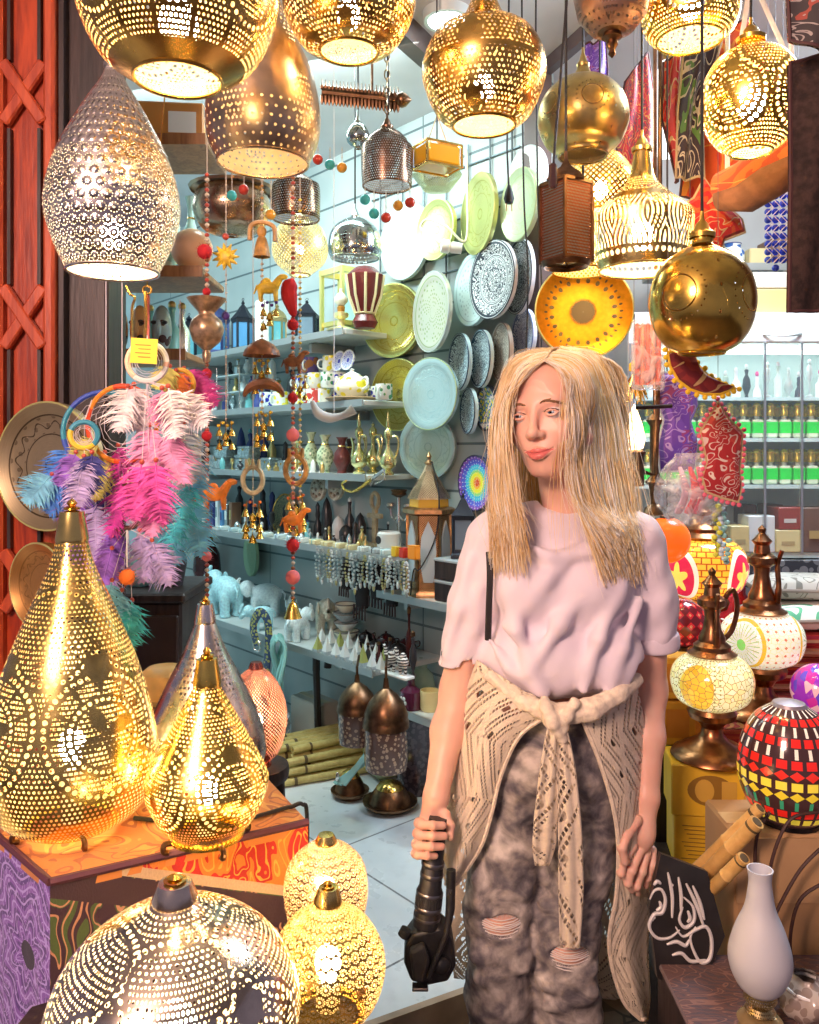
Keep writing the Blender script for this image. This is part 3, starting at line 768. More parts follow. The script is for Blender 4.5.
def hplate(label,px,py,hpx,kind,c1,c2,d=.03,tiltx=0.0,yaw=0.0,metal=0.0,rough=.35,dish=.012,name='hanging_plate',Y=None,group='plates hung on the wall',cat='plate',asp=None):
    p=P(px,py,Y) if Y else wallpy(px,py,d)
    R_=hpx/2*p.y/F
    if asp and not Y:
        for _ in range(2):
            dv=Vector((-p.x,-p.y,0)).normalized(); yaw=math.acos(max(-1,min(1,dv.dot(NW))))-math.acos(asp)
            d=max(d,R_*abs(math.sin(yaw))+.012); p=wallpy(px,py,d); R_=hpx/2*p.y/F
    if Y: ry=Matrix.Identity(3)
    M=(MW if not Y else Matrix.Identity(3))@rotm(0,0,yaw)@rotm(tiltx,0,0)   # local: x right, y into wall, z up
    q=M@rotm(PI/2,0,0)                                      # lathe axis z -> -y (towards viewer)
    rt=thing(name,label,cat,p,q.to_euler(),group)
    m=m_plate('plate_'+kind,kind,c1,c2,R_,metal,rough)
    pr=[(R_*.999,-.004),(R_,dish),(R_*.97,dish+.002),(R_*.80,dish*.45),(R_*.66,.002),(R_*.3,.001),(.0005,.0)]
    pr2=[]
    L=0
    mb=MB(); n=56; vs=[];fs=[];uvs=[]
    for (r,z) in pr: vs+= [(r*math.cos(TAU*j/n),r*math.sin(TAU*j/n),z) for j in range(n)]
    for i in range(len(pr)-1):
        for j in range(n):
            k=(j+1)%n; fs.append((i*n+j,i*n+k,(i+1)*n+k,(i+1)*n+j)); uvs.append([(j/n,pr[i][0]),((j+1)/n,pr[i][0]),((j+1)/n,pr[i+1][0]),(j/n,pr[i+1][0])])
    mb.add(vs,fs,0,uvs); obj('dish',mb,m,rt,sharp=50)
    mb=MB().tube([((R_-.001)*math.cos(TAU*i/48),(R_-.001)*math.sin(TAU*i/48),dish) for i in range(48)],.0025,6,closed=True)
    obj('rim',mb,mat('plate_rim_'+('m' if metal>.5 else 'w'+str(int(c2[0]*100))),c1 if metal>.5 else tuple(k*1.0 for k in c2),.3,metal),rt)
    return rt
YG=(.72,.76,.30); YB=(.80,.72,.22); PS=(.78,.84,.74)
hplate('large pale plate with a dotted centre, behind the cable socket',406,241,78,'dotted',PALEC,(.35,.45,.45),.03,asp=0.62)
hplate('small yellow green brass plate leaning over the dotted pale plate',437,230,60,'brass',YG,(.45,.48,.15),.09,metal=.6,asp=0.62)
hplate('tall yellow green brass tray turned nearly edge on, above the ornate plates',480,214,80,'brass',YG,(.5,.5,.12),.10,metal=.7,asp=0.42)
hplate('white dotted plate high up by the wall end, behind the green tray',528,178,62,'dotted',(.78,.84,.80),(.45,.52,.52),.03,asp=0.6)
hplate('pale green tray hanging beside the dark box lantern',521,205,72,'brass',(.62,.76,.48),(.5,.6,.3),.16,metal=.4,asp=0.5)
hplate('pale dish half hidden behind the largest ornate plate',474,290,72,'dotted',(.66,.84,.84),(.4,.55,.58),.025,asp=0.5)
hplate('largest black and white ornate plate on the slatted wall',494,280,78,'ornate',(.80,.84,.84),INK,.12,asp=0.57)
hplate('black and white ornate plate against the dark wall end',520,277,74,'ornate',(.74,.78,.82),(.03,.03,.06),.03,asp=0.38)
hplate('brass dish with radial shine, upper of the two big brass dishes',394,321,74,'brass',YB,(.55,.42,.06),.06,metal=.85,rough=.22,dish=.02,asp=0.79)
hplate('pale silver tray overlapping the upper brass dish',433,312,80,'dotted',PS,(.45,.6,.3),.10,metal=.5,rough=.25,asp=0.45)
hplate('brass dish with radial shine, lower of the two big brass dishes',400,395,72,'brass',YB,(.5,.42,.08),.05,metal=.85,rough=.22,dish=.02,asp=0.73)
hplate('pale cyan tray overlapping the lower brass dish',431,394,72,'brass',(.66,.86,.86),(.5,.7,.7),.11,metal=.5,rough=.2,asp=0.75)
hplate('pale glassy tray below the cyan tray, above the copper lantern',428,447,66,'brass',(.60,.78,.74),(.4,.55,.5),.04,metal=.4,rough=.2,asp=0.84)
for lab,px,py,h,kd,c1,c2 in (
 ('small ornate plate, first of the upper row from the brass dishes',461,362,57,'ornate',(.62,.80,.84),(.02,.05,.10)),
 ('small ornate plate, second of the upper row from the brass dishes',482,359,58,'ornate',(.70,.84,.86),(.02,.06,.10)),
 ('small beige ornate plate, third of the upper row from the brass dishes',503,352,58,'ornate',(.70,.66,.58),(.25,.20,.16)),
 ('small blue white ornate plate, last of the upper row before the hair',525,336,54,'ornate',(.70,.78,.88),(.12,.18,.36)),
 ('narrow ornate plate below the first small plate',470,411,46,'ornate',(.60,.78,.84),(.03,.06,.12)),
 ('small plate painted with yellow and blue flowers',488,408,46,'floralyel',(.8,.8,.8),INK),
 ('rainbow mandala plate in purple, blue and yellow rings',477,483,56,'rainbow',(.8,.8,.8),(.03,.03,.12)),
 ('small ornate plate behind the rainbow mandala plate',497,452,44,'ornate',(.66,.72,.78),(.08,.1,.16))):
    hplate(lab,px,py,h,kd,c1,c2,.04 if 'behind' not in lab else .02,asp={461:.36,482:.37,503:.32,525:.4,470:.33,488:.43,477:.6}.get(px,.4))
hplate('green glass tray standing on the wall above the elephants',252,555,42,'brass',(.45,.66,.42),(.3,.5,.3),.04,metal=.3,asp=0.3)
hplate('large gold plate with a sun shaped centre opening, hung behind the woman',583,312,96,'sun',(.78,.34,.02),(.10,.07,.02),Y=2.25,yaw=-.1,metal=.9,rough=.4,dish=.03)
hplate('round brass tray with embossed rings leaning on the red door',52,466,128,'brass',(.55,.45,.26),(.12,.09,.05),Y=1.92,yaw=-.35,metal=.8,rough=.35,dish=.02,group='brass trays by the door')
hplate('small orange brass tray below the embossed tray by the door',45,585,86,'brass',(.72,.38,.12),(.4,.2,.06),Y=1.93,yaw=-.5,metal=.8,rough=.35,dish=.02,group='brass trays by the door')
# socket with looped cable
rt=thing('hanging_socket','white bulb socket on a looped cream cable before the dotted plate','lamp socket',wallpy(450,247,.16))
q=rt.location
obj('socket',MB().lathe([(.001,-.045),(.02,-.045),(.022,-.01),(.019,.0),(.026,.004),(.026,.03),(.02,.035)],20,M=rotm(0,-PI/2+.15,0).to_4x4()),M_CORDW,rt)
obj('cord',MB().tube(spline([Vector((-.04,0,0)),wallpy(433,237,.2)-q,wallpy(421,228,.2)-q,wallpy(428,219,.2)-q,wallpy(446,226,.2)-q,wallpy(466,240,.16)-q,wallpy(467,180,.13)-q,wallpy(466,150,.13)-q],8),.005,6),mat('cream_cable',(.75,.72,.5),.5),rt)
# ------------------------------------------------------------------ shelf goods
def on(px,z,d): return wallpt(px,d,z)
def shp(name,label,cat,px,z,d,group=None,rz=None,scale=1.0):
    return thing(name,label,cat,on(px,z,d),(0,0,(math.atan2(-UW.y,-UW.x) if rz is None else rz)),group,scale)
S_=lambda px,d: wallpt(px,d).y/F         # metres per pixel there
def lantern6(rt,w,h,mf,mg,top='dome',n=6,ml=None):
    r=w/2
    obj('base',MB().lathe([(.001,0),(r,0),(r,h*.05),(r*.85,h*.08)],n),mf,rt)
    mb=MB().lathe([(r*.78,h*.08),(r*.78,h*.62)],n); obj('glass',mb,mg,rt)
    mb=MB()
    for k in range(n):
        a=TAU*k/n; x,y=r*.8*math.cos(a),r*.8*math.sin(a); mb.box((x,y,h*.35),(w*.07,w*.07,h*.56),rotm(0,0,a))
    mb.lathe([(r*.86,h*.08),(r*.86,h*.13),(r*.8,h*.13)],n); mb.lathe([(r*.8,h*.57),(r*.86,h*.57),(r*.95,h*.63),(r*.8,h*.65)],n)
    obj('frame',mb,mf,rt)
    mb=MB()
    if top=='dome': mb.lathe([(r*.9,h*.64),(r*.85,h*.70),(r*.6,h*.78),(r*.25,h*.83),(r*.12,h*.87),(r*.2,h*.90),(r*.05,h*.95),(.001,h*.97)],24)
    else: mb.lathe([(r*.95,h*.64),(r*.5,h*.76),(r*.28,h*.85),(r*.1,h*.9),(r*.14,h*.93),(.001,h*.97)],n)
    obj('roof',mb,mf,rt)
    obj('top_ring',MB().ring((0,0,h*.985),r*.14,h*.03,h*.006,12),mf,rt)
M_IRON=mat('dark_iron',(.03,.035,.05),.4,.6); M_BLUEG=mat('blue_lantern_glass',(.10,.30,.55),.12,coat=.5); M_TEALG=mat('teal_lantern_glass',(.12,.42,.50),.12,coat=.5)
M_GREYG=mat('smoky_glass',(.14,.20,.26),.12,coat=.5); M_CREAM=mat('cream_glaze',(.80,.76,.60),.2,0,.05); M_WHITEG=mat('white_glaze',(.80,.84,.82),.15)
ROT=lambda a: math.atan2(-UW.y,-UW.x)+a
Z1,Z2,Z3,Z4,Z5=2.0,1.70,1.40,1.09,.66
for px,w,h,mf,mg,top,lab,d in (
 (189,34,50,M_IRON,M_TEALG,'dome','pale teal glass lantern nearest the wooden ledge on the top shelf',.14),
 (216,30,62,mat('indigo_iron',(.05,.07,.2),.4,.5),M_BLUEG,'dome','tall indigo framed blue glass lantern on the top shelf',.15),
 (243,26,56,M_IRON,M_BLUEG,'cone','blue glass lantern with pointed roof on the top shelf',.13),
 (307,32,44,M_IRON,M_GREYG,'cone','house shaped dark lantern with smoky panes on the top shelf',.15),
 (277,22,48,mat('dull_brass_frame',(.42,.34,.16),.4,.8),M_TEALG,'dome','slim brass framed teal lantern on the top shelf',.12)):
    s=S_(px,d); rt=shp('table_lantern',lab,'lantern',px,Z1,d,'glass lanterns on the top shelf'); lantern6(rt,w*s,h*s,mf,mg,top,4 if 'house' in lab else 6)
s=S_(262,.2); rt=shp('pillar_candle','white pillar candle standing between blue glass lanterns','candle',262,Z1,.22)
obj('wax',MB().lathe([(.0005,0),(7*s,0),(7*s,44*s),(5.5*s,46*s),(.0005,44*s)],20),mat('white_wax',(.85,.83,.76),.4),rt); obj('wick',MB().tube([(0,0,44*s),(.001,0,49*s)],.0015,5),M_CORD,rt)
# gilt box frame
s=S_(345,.2); rt=shp('gilt_display_case','tall gilt framed glass case on the end of the top shelf','display case',341,Z1,.13)
mg=mat('gilt_frame',(.70,.62,.22),.35,.7); w,h=36*s,70*s
mb=MB()
for i in(-1,1):
    for j in(-1,1): mb.box((i*w/2,j*.05,h/2),(.016,.016,h))
for z in(.012,h-.01):
    for j in(-1,1): mb.box((0,j*.05,z),(w,.018,.024))
    for i in(-1,1): mb.box((i*w/2,0,z),(.02,.118,.026))
obj('frame',mb,mg,rt); obj('back_panel',MB().box((0,.05,h/2),(w*.95,.006,h*.95)),mat('case_back',(.30,.55,.50),.3),rt); obj('sill',MB().box((0,0,h*.2),(w*.95,.1,.02)),mg,rt)
def oil_lamp(rt,s,m,h=46):
    obj('foot',MB().lathe([(.0005,0),(17*s,0),(17.5*s,2*s),(12*s,4*s),(5*s,6*s),(4*s,14*s),(9*s,17*s),(9*s,21*s),(4*s,23*s)],24),m,rt)
    obj('stem',MB().lathe([(4*s,23*s),(5*s,28*s),(3*s,30*s)],16),mat('lamp_amber_stem',(.55,.25,.05),.3,.4),rt)
    obj('chimney',MB().lathe([(4*s,30*s),(8*s,35*s),(8*s,39*s),(5*s,43*s),(2*s,h*s),(2*s,(h+4)*s)],20),M_CREAM,rt)
rt=shp('oil_lamp','small cream and brass oil lamp in front of the gilt case','oil lamp',341,Z1,.25); oil_lamp(rt,S_(341,.25)*.85,mat('pale_brass',(.78,.70,.36),.3,.7))
s=S_(368,.2); rt=shp('striped_lantern','dark red lantern with straw coloured ribs at the shelf end','lantern',365,Z1,.225)
obj('body',MB().lathe([(.0005,0),(10*s,0),(13*s,6*s),(9*s,14*s),(16*s,32*s),(19*s,52*s),(10*s,60*s),(3*s,62*s)],24),mat('dark_red_glass',(.14,.02,.02),.25),rt)
mb=MB()
for k in range(10):
    a=TAU*k/10; mb.tube([(9.5*s*math.cos(a),9.5*s*math.sin(a),14*s),(16.6*s*math.cos(a),16.6*s*math.sin(a),32*s),(19.6*s*math.cos(a),19.6*s*math.sin(a),52*s)],.006,5)
obj('rib',mb,mat('straw_rib',(.78,.66,.38),.6),rt); obj('collar',MB().lathe([(9*s,13*s),(11*s,14.5*s),(9*s,16*s)],20),mat('straw_rib',(.78,.66,.38),.6),rt)
# amber glass box on a pale basket near the ceiling, hung from the wire grid
s=2.74/F; q=P(437,175,2.74); rt=thing('hanging_basket','round pale wire basket hung under the amber glass box','basket',q,(0,0,0))
obj('bowl',MB().lathe([(.0005,-18*s),(14*s,-15*s),(24*s,-2*s),(25*s,0),(23*s,-2*s),(13*s,-13*s),(.0005,-16*s)],32),pierced('pale_basket_wire','lattice',6,.5,.1,(.62,.68,.40),.4),rt)
obj('hanging_wire',MB().tube([(-.07,0,0),(0,0,.2),(0,0,CEIL-q.z-.003)],.002,5),M_CHAIN,rt); obj('hanging_wire',MB().tube([(.07,0,0),(0,0,.2)],.002,5),M_CHAIN,rt)
q=P(437,158,2.52); rt=thing('hanging_glass_box','amber yellow glass box hanging beside the drum lantern','lantern',q,(0,0,.5)); s=2.52/F
obj('glass',MB().box((0,0,0),(40*s,30*s,22*s),b=.01),mat('amber_glass',(.80,.42,.02),.1,coat=.5),rt)
mb=MB()
for z in(-1,1):
    for i in(-1,1): mb.box((i*20*s,0,z*11*s),(.006,30*s,.006)); mb.box((0,i*15*s,z*11*s),(40*s,.006,.006))
for i in(-1,1):
    for j in(-1,1): mb.box((i*20*s,j*15*s,0),(.006,.006,22*s))
obj('frame',mb,M_BRASS,rt); obj('hanging_cord',MB().tube([(0,0,11*s),(0,0,CEIL-q.z-.003)],.0025,5),M_CORD,rt)
ORD=['first','second','third','fourth','fifth','sixth','seventh','eighth','ninth','tenth','eleventh','twelfth','thirteenth','fourteenth','fifteenth','sixteenth','seventeenth','eighteenth']
NUM_=ORD+['nineteenth','twentieth','twenty first','twenty second','twenty third']
# ---- shelf 2: mugs and teapot
def m_glaze(name,c1,c2,sc=30,th=.5):
    t=NT(name); n=t.vor(sc); c=t.mix(n.lt(th),c1,c2); t.bsdf(c,.18,coat=.3); return t.done()
def mug(rt,r,h,m,hm):
    obj('cup',MB().lathe([(.0005,.002),(r*.85,0),(r,h*.1),(r,h),(r*.9,h),(r*.88,h*.1),(.0005,h*.08)],24),m,rt)
    obj('handle',MB().ring((r*1.1,0,h*.5),r*.45,h*.3,r*.1,14),hm,rt)
gl=[m_glaze('blue_flower_glaze',(.75,.80,.80),(.03,.04,.45),45,.45),m_glaze('yellow_flower_glaze',(.78,.82,.72),(.85,.78,.05),38,.42),m_glaze('red_glaze',(.70,.72,.68),(.60,.07,.06),30,.6),m_glaze('green_leaf_glaze',(.72,.80,.74),(.06,.28,.12),45,.4),m_glaze('brown_figure_glaze',(.12,.08,.30),(.35,.15,.06),25,.5)]
desc=['blue flowered','yellow flowered','red glazed','green leafed','brown and indigo']
k=0
for px,lev,g_,d in ((302,0,1,.2),(312,0,2,.24),(322,0,1,.2),(328,0,3,.12),(336,0,0,.10),(304,1,0,.16),(316,1,1,.2),(329,1,3,.2),(338,1,0,.17),(310,2,4,.18),(331,2,1,.18),(281,0,1,.2),(268,0,0,.22),(379,0,0,.13),(384,0,3,.22)):
    s=S_(px,d); r=8.6*s; h=16*s
    rt=shp('painted_mug','%s mug on the mug shelf, %s by %s level, %s of its row'%(desc[g_],ORD[lev],'stacking','x'),'mug',px,Z2+lev*h*1.02,d,'painted mugs stacked on the mug shelf',ROT(-2.2+.35*((k*7)%5)))
    k+=1
    mug(rt,r,h,gl[g_],M_WHITEG)
    lv=('bottom','middle','top')[lev]
    nb={302:'behind the bead strings',312:'facing front beside the strings',322:'in mid row',328:'next to the teapot spout',336:'behind the teapot',304:'behind the bead strings',316:'in mid row',329:'beside the blue one',338:'above the teapot lid',310:'by the strings',331:'next to the round blue saucers',281:'between two bead strings',268:'beside the blue figurine',379:'behind the lower brass dish',384:'at the shelf end'}[px]
    rt['label']='%s mug on the mug shelf, %s level, %s'%(desc[g_],lv,nb)
for i,(px,d) in enumerate(((339,.2),(348,.22))):
    s=S_(px,d); rt=thing('painted_saucer',('blue and white saucer propped behind its twin above the teapot','blue and white saucer propped in front above the teapot')[i],'saucer',wallpy(px,348,d),(MW@rotm(PI/2-.2,0,0)@rotm(0,0,0)).to_euler(),'blue saucers propped above the teapot')
    rt.location.z=Z2+2.04*16*s+10*s
    obj('dish',MB().lathe([(10*s,-.004),(10*s,.004),(6*s,.0),(.0005,0)],28),m_plate('saucer_blue','ornate',(.04,.05,.50),(.75,.82,.85),10*s),rt); obj('rim',MB().tube([(10*s*math.cos(TAU*j/28),10*s*math.sin(TAU*j/28),.004) for j in range(28)],.0025,5,closed=True),M_WHITEG,rt)
def teapot(rt,r,m,lid,sp=1):
    obj('pot',MB().lathe([(.0005,0),(r*.7,0),(r,r*.35),(r*1.05,r*.65),(r*.8,r*1.1),(r*.5,r*1.25)],28),m,rt)
    obj('lid',MB().lathe([(r*.52,r*1.22),(r*.5,r*1.3),(r*.2,r*1.45),(r*.1,r*1.5),(r*.15,r*1.62),(.0005,r*1.68)],20),lid,rt)
    obj('spout',MB().tube(spline([(-sp*r*.9,0,r*.5),(-sp*r*1.35,0,r*.8),(-sp*r*1.5,0,r*1.3)],5),[r*.2]*4+[r*.14]*4+[r*.1]*3,8),lid,rt)
    obj('handle',MB().tube(spline([(sp*r*.9,0,r*1.0),(sp*r*1.4,0,r*1.05),(sp*r*1.45,0,r*.6),(sp*r*1.0,0,r*.4)],6),r*.07,8),lid,rt)
rt=shp('painted_teapot','white teapot with yellow and black flowers beside the lower brass dish','teapot',352,Z2+.022,.22); s=S_(349,.22); teapot(rt,20*s*.86,m_glaze('teapot_flower_glaze',(.78,.80,.66),(.80,.72,.05),30,.42),M_WHITEG)
obj('tray',MB().lathe([(.0005,-.02),(22*s,-.02),(27*s,-.006),(26*s,-.002),(20*s,-.008),(.0005,-.008)],28),mat('wood_tray',(.30,.20,.10),.4),rt)
# silver trinket stand and small glass bottles, left part of shelf 2
rt=shp('tiered_rack','silver wire tiered rack of trinkets behind the bead strings','rack',240,Z2,.17); s=S_(240,.17)
M_WIRE=mat('bright_wire',(.72,.78,.78),.25,.9); mb=MB(); w,h=46*s,44*s
for i in(-1,0,1):
    for j in(-1,1): mb.tube([(i*w/2,j*.07,0),(i*w/2,j*.07,h)],.004,5)
obj('post',mb,M_WIRE,rt)
for z in(.02,.42,.8):
    mb=MB().box((0,0,z*h),(w,.14,.006)); obj('tier',mb,mat('rack_tier',(.55,.66,.68),.3,.3),rt)
k=0
SM=[mat('souv_silver',(.6,.66,.68),.25,.9),mat('souv_navy',(.04,.06,.22),.3),mat('souv_white',(.75,.82,.82),.35),mat('souv_brass',(.66,.52,.22),.3,.9),mat('souv_teal',(.16,.46,.48),.35),mat('souv_black',(.03,.03,.035),.3)]
SMN=['silver','navy','white','brass','teal','black']
def bottle_prof(r,h,kind):
    if kind==0: return [(.0005,0),(r,0),(r,h*.55),(r*.4,h*.7),(r*.35,h*.9),(r*.5,h),(.0005,h)]
    if kind==1: return [(.0005,0),(r*.6,0),(r*.3,h*.12),(r,h*.4),(r*.8,h*.65),(r*.3,h*.8),(r*.5,h*.95),(.0005,h)]
    if kind==2: return [(.0005,0),(r*.9,0),(r*.9,h*.08),(r*.25,h*.14),(r*.2,h*.45),(r*.7,h*.62),(r*.6,h*.9),(.0005,h)]
    if kind==3: return [(.0005,0),(r,0),(r*.85,h*.3),(r*.4,h*.5),(r*.55,h*.62),(r*.45,h*.75),(r*.5,h*.88),(r*.2,h*.97),(.0005,h)]
    return [(.0005,0),(r*.8,0),(r,h*.2),(r,h*.6),(r*.6,h*.85),(.0005,h)]
KN=['bottle','vase','goblet','figurine','jar']
def trinket(px,z,d,w,h,kind,mi,where,group,cat=None):
    s=S_(px,d); rt=shp('souvenir_'+KN[kind],'%s souvenir %s %s'%(SMN[mi],KN[kind],where),cat or KN[kind],px,z,d,group)
    pr=bottle_prof(w/2*s,h*s,kind); a=[p for p in pr if p[1]<=h*s*.6]; 
    obj('body',MB().lathe(pr,16),SM[mi],rt)
    if kind in(0,1): obj('stopper',MB().lathe([(.0005,h*s),(w*.16*s,h*s*1.0),(w*.22*s,h*s*1.06),(.0005,h*s*1.12)],10),SM[(mi+3)%6],rt)
    return rt
for i,(px,lev,kd,mi) in enumerate(((226,.045,0,1),(233,.045,1,0),(241,.045,2,2),(249,.045,0,4),(228,.445,2,0),(236,.445,3,3),(244,.445,0,2),(252,.445,1,1),(230,.825,3,5),(238,.825,0,0),(247,.825,1,2))):
    trinket(px,Z2+lev*h,.17,8,15,kd,mi,'on the wire rack, %s tier, %s from its end'%(('lowest' if lev<.1 else 'middle' if lev<.5 else 'top'),ORD[i%4]),'trinkets on the wire rack')
trinket(258,Z2,.22,11,26,3,1,'beside the wire rack','figurines on the mug shelf'); trinket(272,Z2,.12,13,52,2,2,'tall, behind the dark umbrella bell charm','figurines on the mug shelf')
trinket(292,Z2,.12,12,40,1,5,'behind the first mugs','figurines on the mug shelf'); trinket(212,Z2,.2,12,30,3,2,'at the far end of the mug shelf','figurines on the mug shelf')
trinket(200,Z2,.2,12,34,0,5,'last at the far end of the mug shelf','figurines on the mug shelf')
# ---- shelf 3: pitchers, vases, silver boxes
M_PB=mat('pale_polished_brass',(.78,.74,.36),.22,.9,.1,40)
def ewer(rt,s,m,h):
    r=8.5*s
    obj('body',MB().lathe([(.0005,0),(r*.7,0),(r*.75,2*s),(r*.35,5*s),(r*.9,9*s),(r,14*s),(r*.7,20*s),(r*.28,26*s),(r*.22,34*s),(r*.45,38*s),(r*.5,41*s)],20),m,rt)
    obj('lid',MB().lathe([(r*.52,41*s),(r*.45,44*s),(r*.15,47*s),(r*.25,49*s),(r*.05,(h-2)*s),(.0005,h*s)],16),m,rt)
    obj('spout',MB().tube(spline([(-r*.8,0,12*s),(-r*1.3,0,18*s),(-r*1.1,0,28*s),(-r*1.5,0,36*s)],5),[2.2*s]*6+[1.6*s]*6+[1.2*s]*4,7),m,rt)
    obj('handle',MB().tube(spline([(r*.3,0,38*s),(r*1.2,0,38*s),(r*1.4,0,28*s),(r*.9,0,16*s)],5),1.1*s,6),m,rt)
for i,(px,h,d) in enumerate(((359,62,.2),(373,52,.12),(388,64,.21))):
    rt=shp('brass_ewer',('tall brass ewer with pointed lid, nearest the bead strings','shorter brass ewer standing behind two taller ones','tall brass ewer nearest the pale glassy tray')[i],'ewer',px,Z3,d,'brass ewers on the third shelf',ROT(.2*i)); ewer(rt,S_(px,d),M_PB,h)
def vase(rt,s,m,h,r):
    obj('body',MB().lathe([(.0005,0),(r*.6*s,0),(r*.5*s,3*s),(r*s,h*.35*s),(r*.9*s,h*.55*s),(r*.35*s,h*.75*s),(r*.4*s,h*.9*s),(r*.7*s,h*s),(r*.6*s,h*s),(r*.3*s,h*.8*s)],20),m,rt)
    obj('neck_band',MB().ring((0,0,h*.75*s),r*.4*s,r*.4*s,.8*s,16,rotm(PI/2,0,0)),M_BRASS,rt)
M_VG=m_glaze('pale_green_vase',(.55,.66,.42),(.25,.36,.22),60,.4)
for i,(px,h,r,d,m,lab) in enumerate(((311,40,8,.2,M_VG,'pale green vase with narrow neck beside the bead strings'),(325,38,9,.22,M_VG,'pale green vase with a wide belly between vases and ewers'),(342,36,9,.2,mat('dark_red_vase',(.12,.03,.03),.3,0,.2,60),'dark red vase standing in front of the ewers'),(350,34,8,.12,mat('dark_brown_vase',(.06,.03,.025),.3),'dark brown vase behind the dark red one'),(299,30,7,.14,M_PB,'small brass vase behind the pale green ones'))):
    rt=shp('small_vase',lab,'vase',px,Z3,d,'vases on the third shelf'); vase(rt,S_(px,d),m,h,r)
def casket(px,z,d,w,h,dep,m,lab,grp,lid=.3,legs=True):
    s=S_(px,d); rt=shp('jewellery_casket',lab,'casket',px,z,d,grp,ROT(0)); w*=s;h*=s;dep*=s
    obj('box',MB().box((0,0,h*.06+h*(1-lid)/2),(w,dep,h*(1-lid)),b=h*.05),m,rt)
    obj('lid',MB().box((0,0,h*.06+h*(1-lid)+h*lid/2),(w*1.04,dep*1.04,h*lid),b=h*.09),m,rt)
    obj('clasp',MB().box((0,-dep*.53,h*(1-lid)),(w*.1,.004,h*.2)),M_BRASS,rt)
    for i in(-1,1): obj('foot',MB().ell((i*w*.4,-dep*.4,h*.03),h*.06,8,6),m,rt)
    return rt
M_SBOX=mat('embossed_silver',(.50,.58,.60),.3,.85,.3,90,.4,120)
for i,(px,z,w,h) in enumerate(((222,Z3,30,13),(247,Z3,26,14),(226,Z3+.062,26,10),(249,Z3+.066,22,10),(271,Z3,18,12),(287,Z3,12,10))):
    casket(px,z,.17,w,h,14,M_SBOX,('embossed silver casket, lower of the stack at the far end','embossed silver casket, lower of the middle stack','embossed silver casket, upper of the stack at the far end','embossed silver casket, upper of the middle stack','embossed silver casket standing alone behind the frog charm','smallest silver casket beside the brass vase')[i],'silver caskets on the third shelf')
for i,(px,w) in enumerate(((300,7),(306,8),(313,7),(322,7))):
    s=S_(px,.27); rt=shp('white_pyramid','small white pyramid on the third shelf edge, %s from the bead strings'%ORD[i],'pyramid',px,Z3,.27,'white pyramids on the third shelf'); obj('stone',MB().lathe([(w*s*.7,0),(.0005,w*s)],4,cap=False),M_WHITEG,rt)
# ---- shelf 4
for i in range(8):
    px=203+i*4.6; s=S_(px,.2); h=(25,22,27,24,28,22,25,27)[i]
    rt=shp('small_box',('blue','white','blue','navy','pale','blue','silver','brown')[i]+' souvenir box standing upright on the fourth shelf, %s from the far end'%ORD[i],'box',px,Z4,.2,'upright boxes on the fourth shelf')
    m=[SM[4],SM[2],mat('box_blue',(.10,.28,.55),.35),SM[1],SM[2],mat('box_blue',(.10,.28,.55),.35),SM[0],mat('box_brown',(.25,.14,.09),.4)][i]
    obj('carton',MB().box((0,0,h*s/2),(5*s,.06,h*s),b=.003),m,rt); obj('print',MB().box((0,-.0305,h*s*.55),(3.4*s,.001,h*s*.35)),SM[(i+2)%6],rt)
def wheel(px,py,h,lab):
    p=wallpy(px,py,.09); s=p.y/F; p.z+=0
    rt=thing('hanging_disc',lab,'disc',p,(MW@rotm(PI/2-.12,0,0)).to_euler(),'embossed discs on the fourth shelf'); r=h/2*s
    obj('disc',MB().lathe([(r*.95,-.012),(r,-.004),(r,.006),(r*.85,.010),(r*.8,.004),(r*.45,.004),(r*.4,.012),(r*.2,.012),(r*.15,.004),(.0005,.004)],32),mat('carved_bone_disc',(.52,.46,.36),.45,0,.25,60),rt)
    mb=MB()
    for k in range(8): a=TAU*k/8; mb.ell((r*.62*math.cos(a),r*.62*math.sin(a),.006),(r*.12,r*.12,.008),10,6)
    obj('boss',mb,mat('disc_boss',(.30,.24,.18),.45),rt)
wheel(318,489,25,'carved round disc hung above the fourth shelf, nearer the bead strings'); wheel(336,488,25,'carved round disc hung above the fourth shelf, nearer the sword')
# dark round tray behind
p=wallpy(284,508,.06); rt=thing('oval_tray','dark oval tray leaning at the back of the fourth shelf','tray',p,(MW@rotm(PI/2-.15,0,0)).to_euler()); s=p.y/F; rt.location.z=Z4+17*s
obj('dish',MB().lathe([(20*s,-.006),(20*s,.006),(17*s,.0),(.0005,0)],32),m_plate('tray_green','ornate',(.10,.12,.09),(.32,.32,.18),20*s,.3),rt); obj('rim',MB().tube([(20*s*math.cos(TAU*j/32),20*s*math.sin(TAU*j/32),.006) for j in range(32)],.004,5,closed=True),M_BRASS,rt)
for i,(px,kd,mi,w,h) in enumerate(((255,1,5,10,26),(264,3,5,9,30),(272,2,5,9,24),(300,4,3,10,16),(308,0,4,7,18),(346,4,5,14,18),(355,3,5,10,26),(388,0,5,6,24),(246,3,2,8,16),(329,3,3,6,14),(362,1,3,8,20))):
    trinket(px,Z4,(.2,.12)[i%2],w,h,kd,mi,'on the fourth shelf, '+('behind the frog charm','beside the frog charm','before the oval tray','below the second frog charm','beside the first disc','below the second disc','below the sword','in front of the white pot','beside the upright boxes','between the two discs','before the ankh statue')[i],'trinkets on the fourth shelf')
rt=shp('ankh_statue','tall pale ankh shaped statue behind the sword on the fourth shelf','statue',375,Z4,.13); s=S_(375,.13); mm=mat('stone_tan',(.44,.38,.24),.5,0,.2,40)
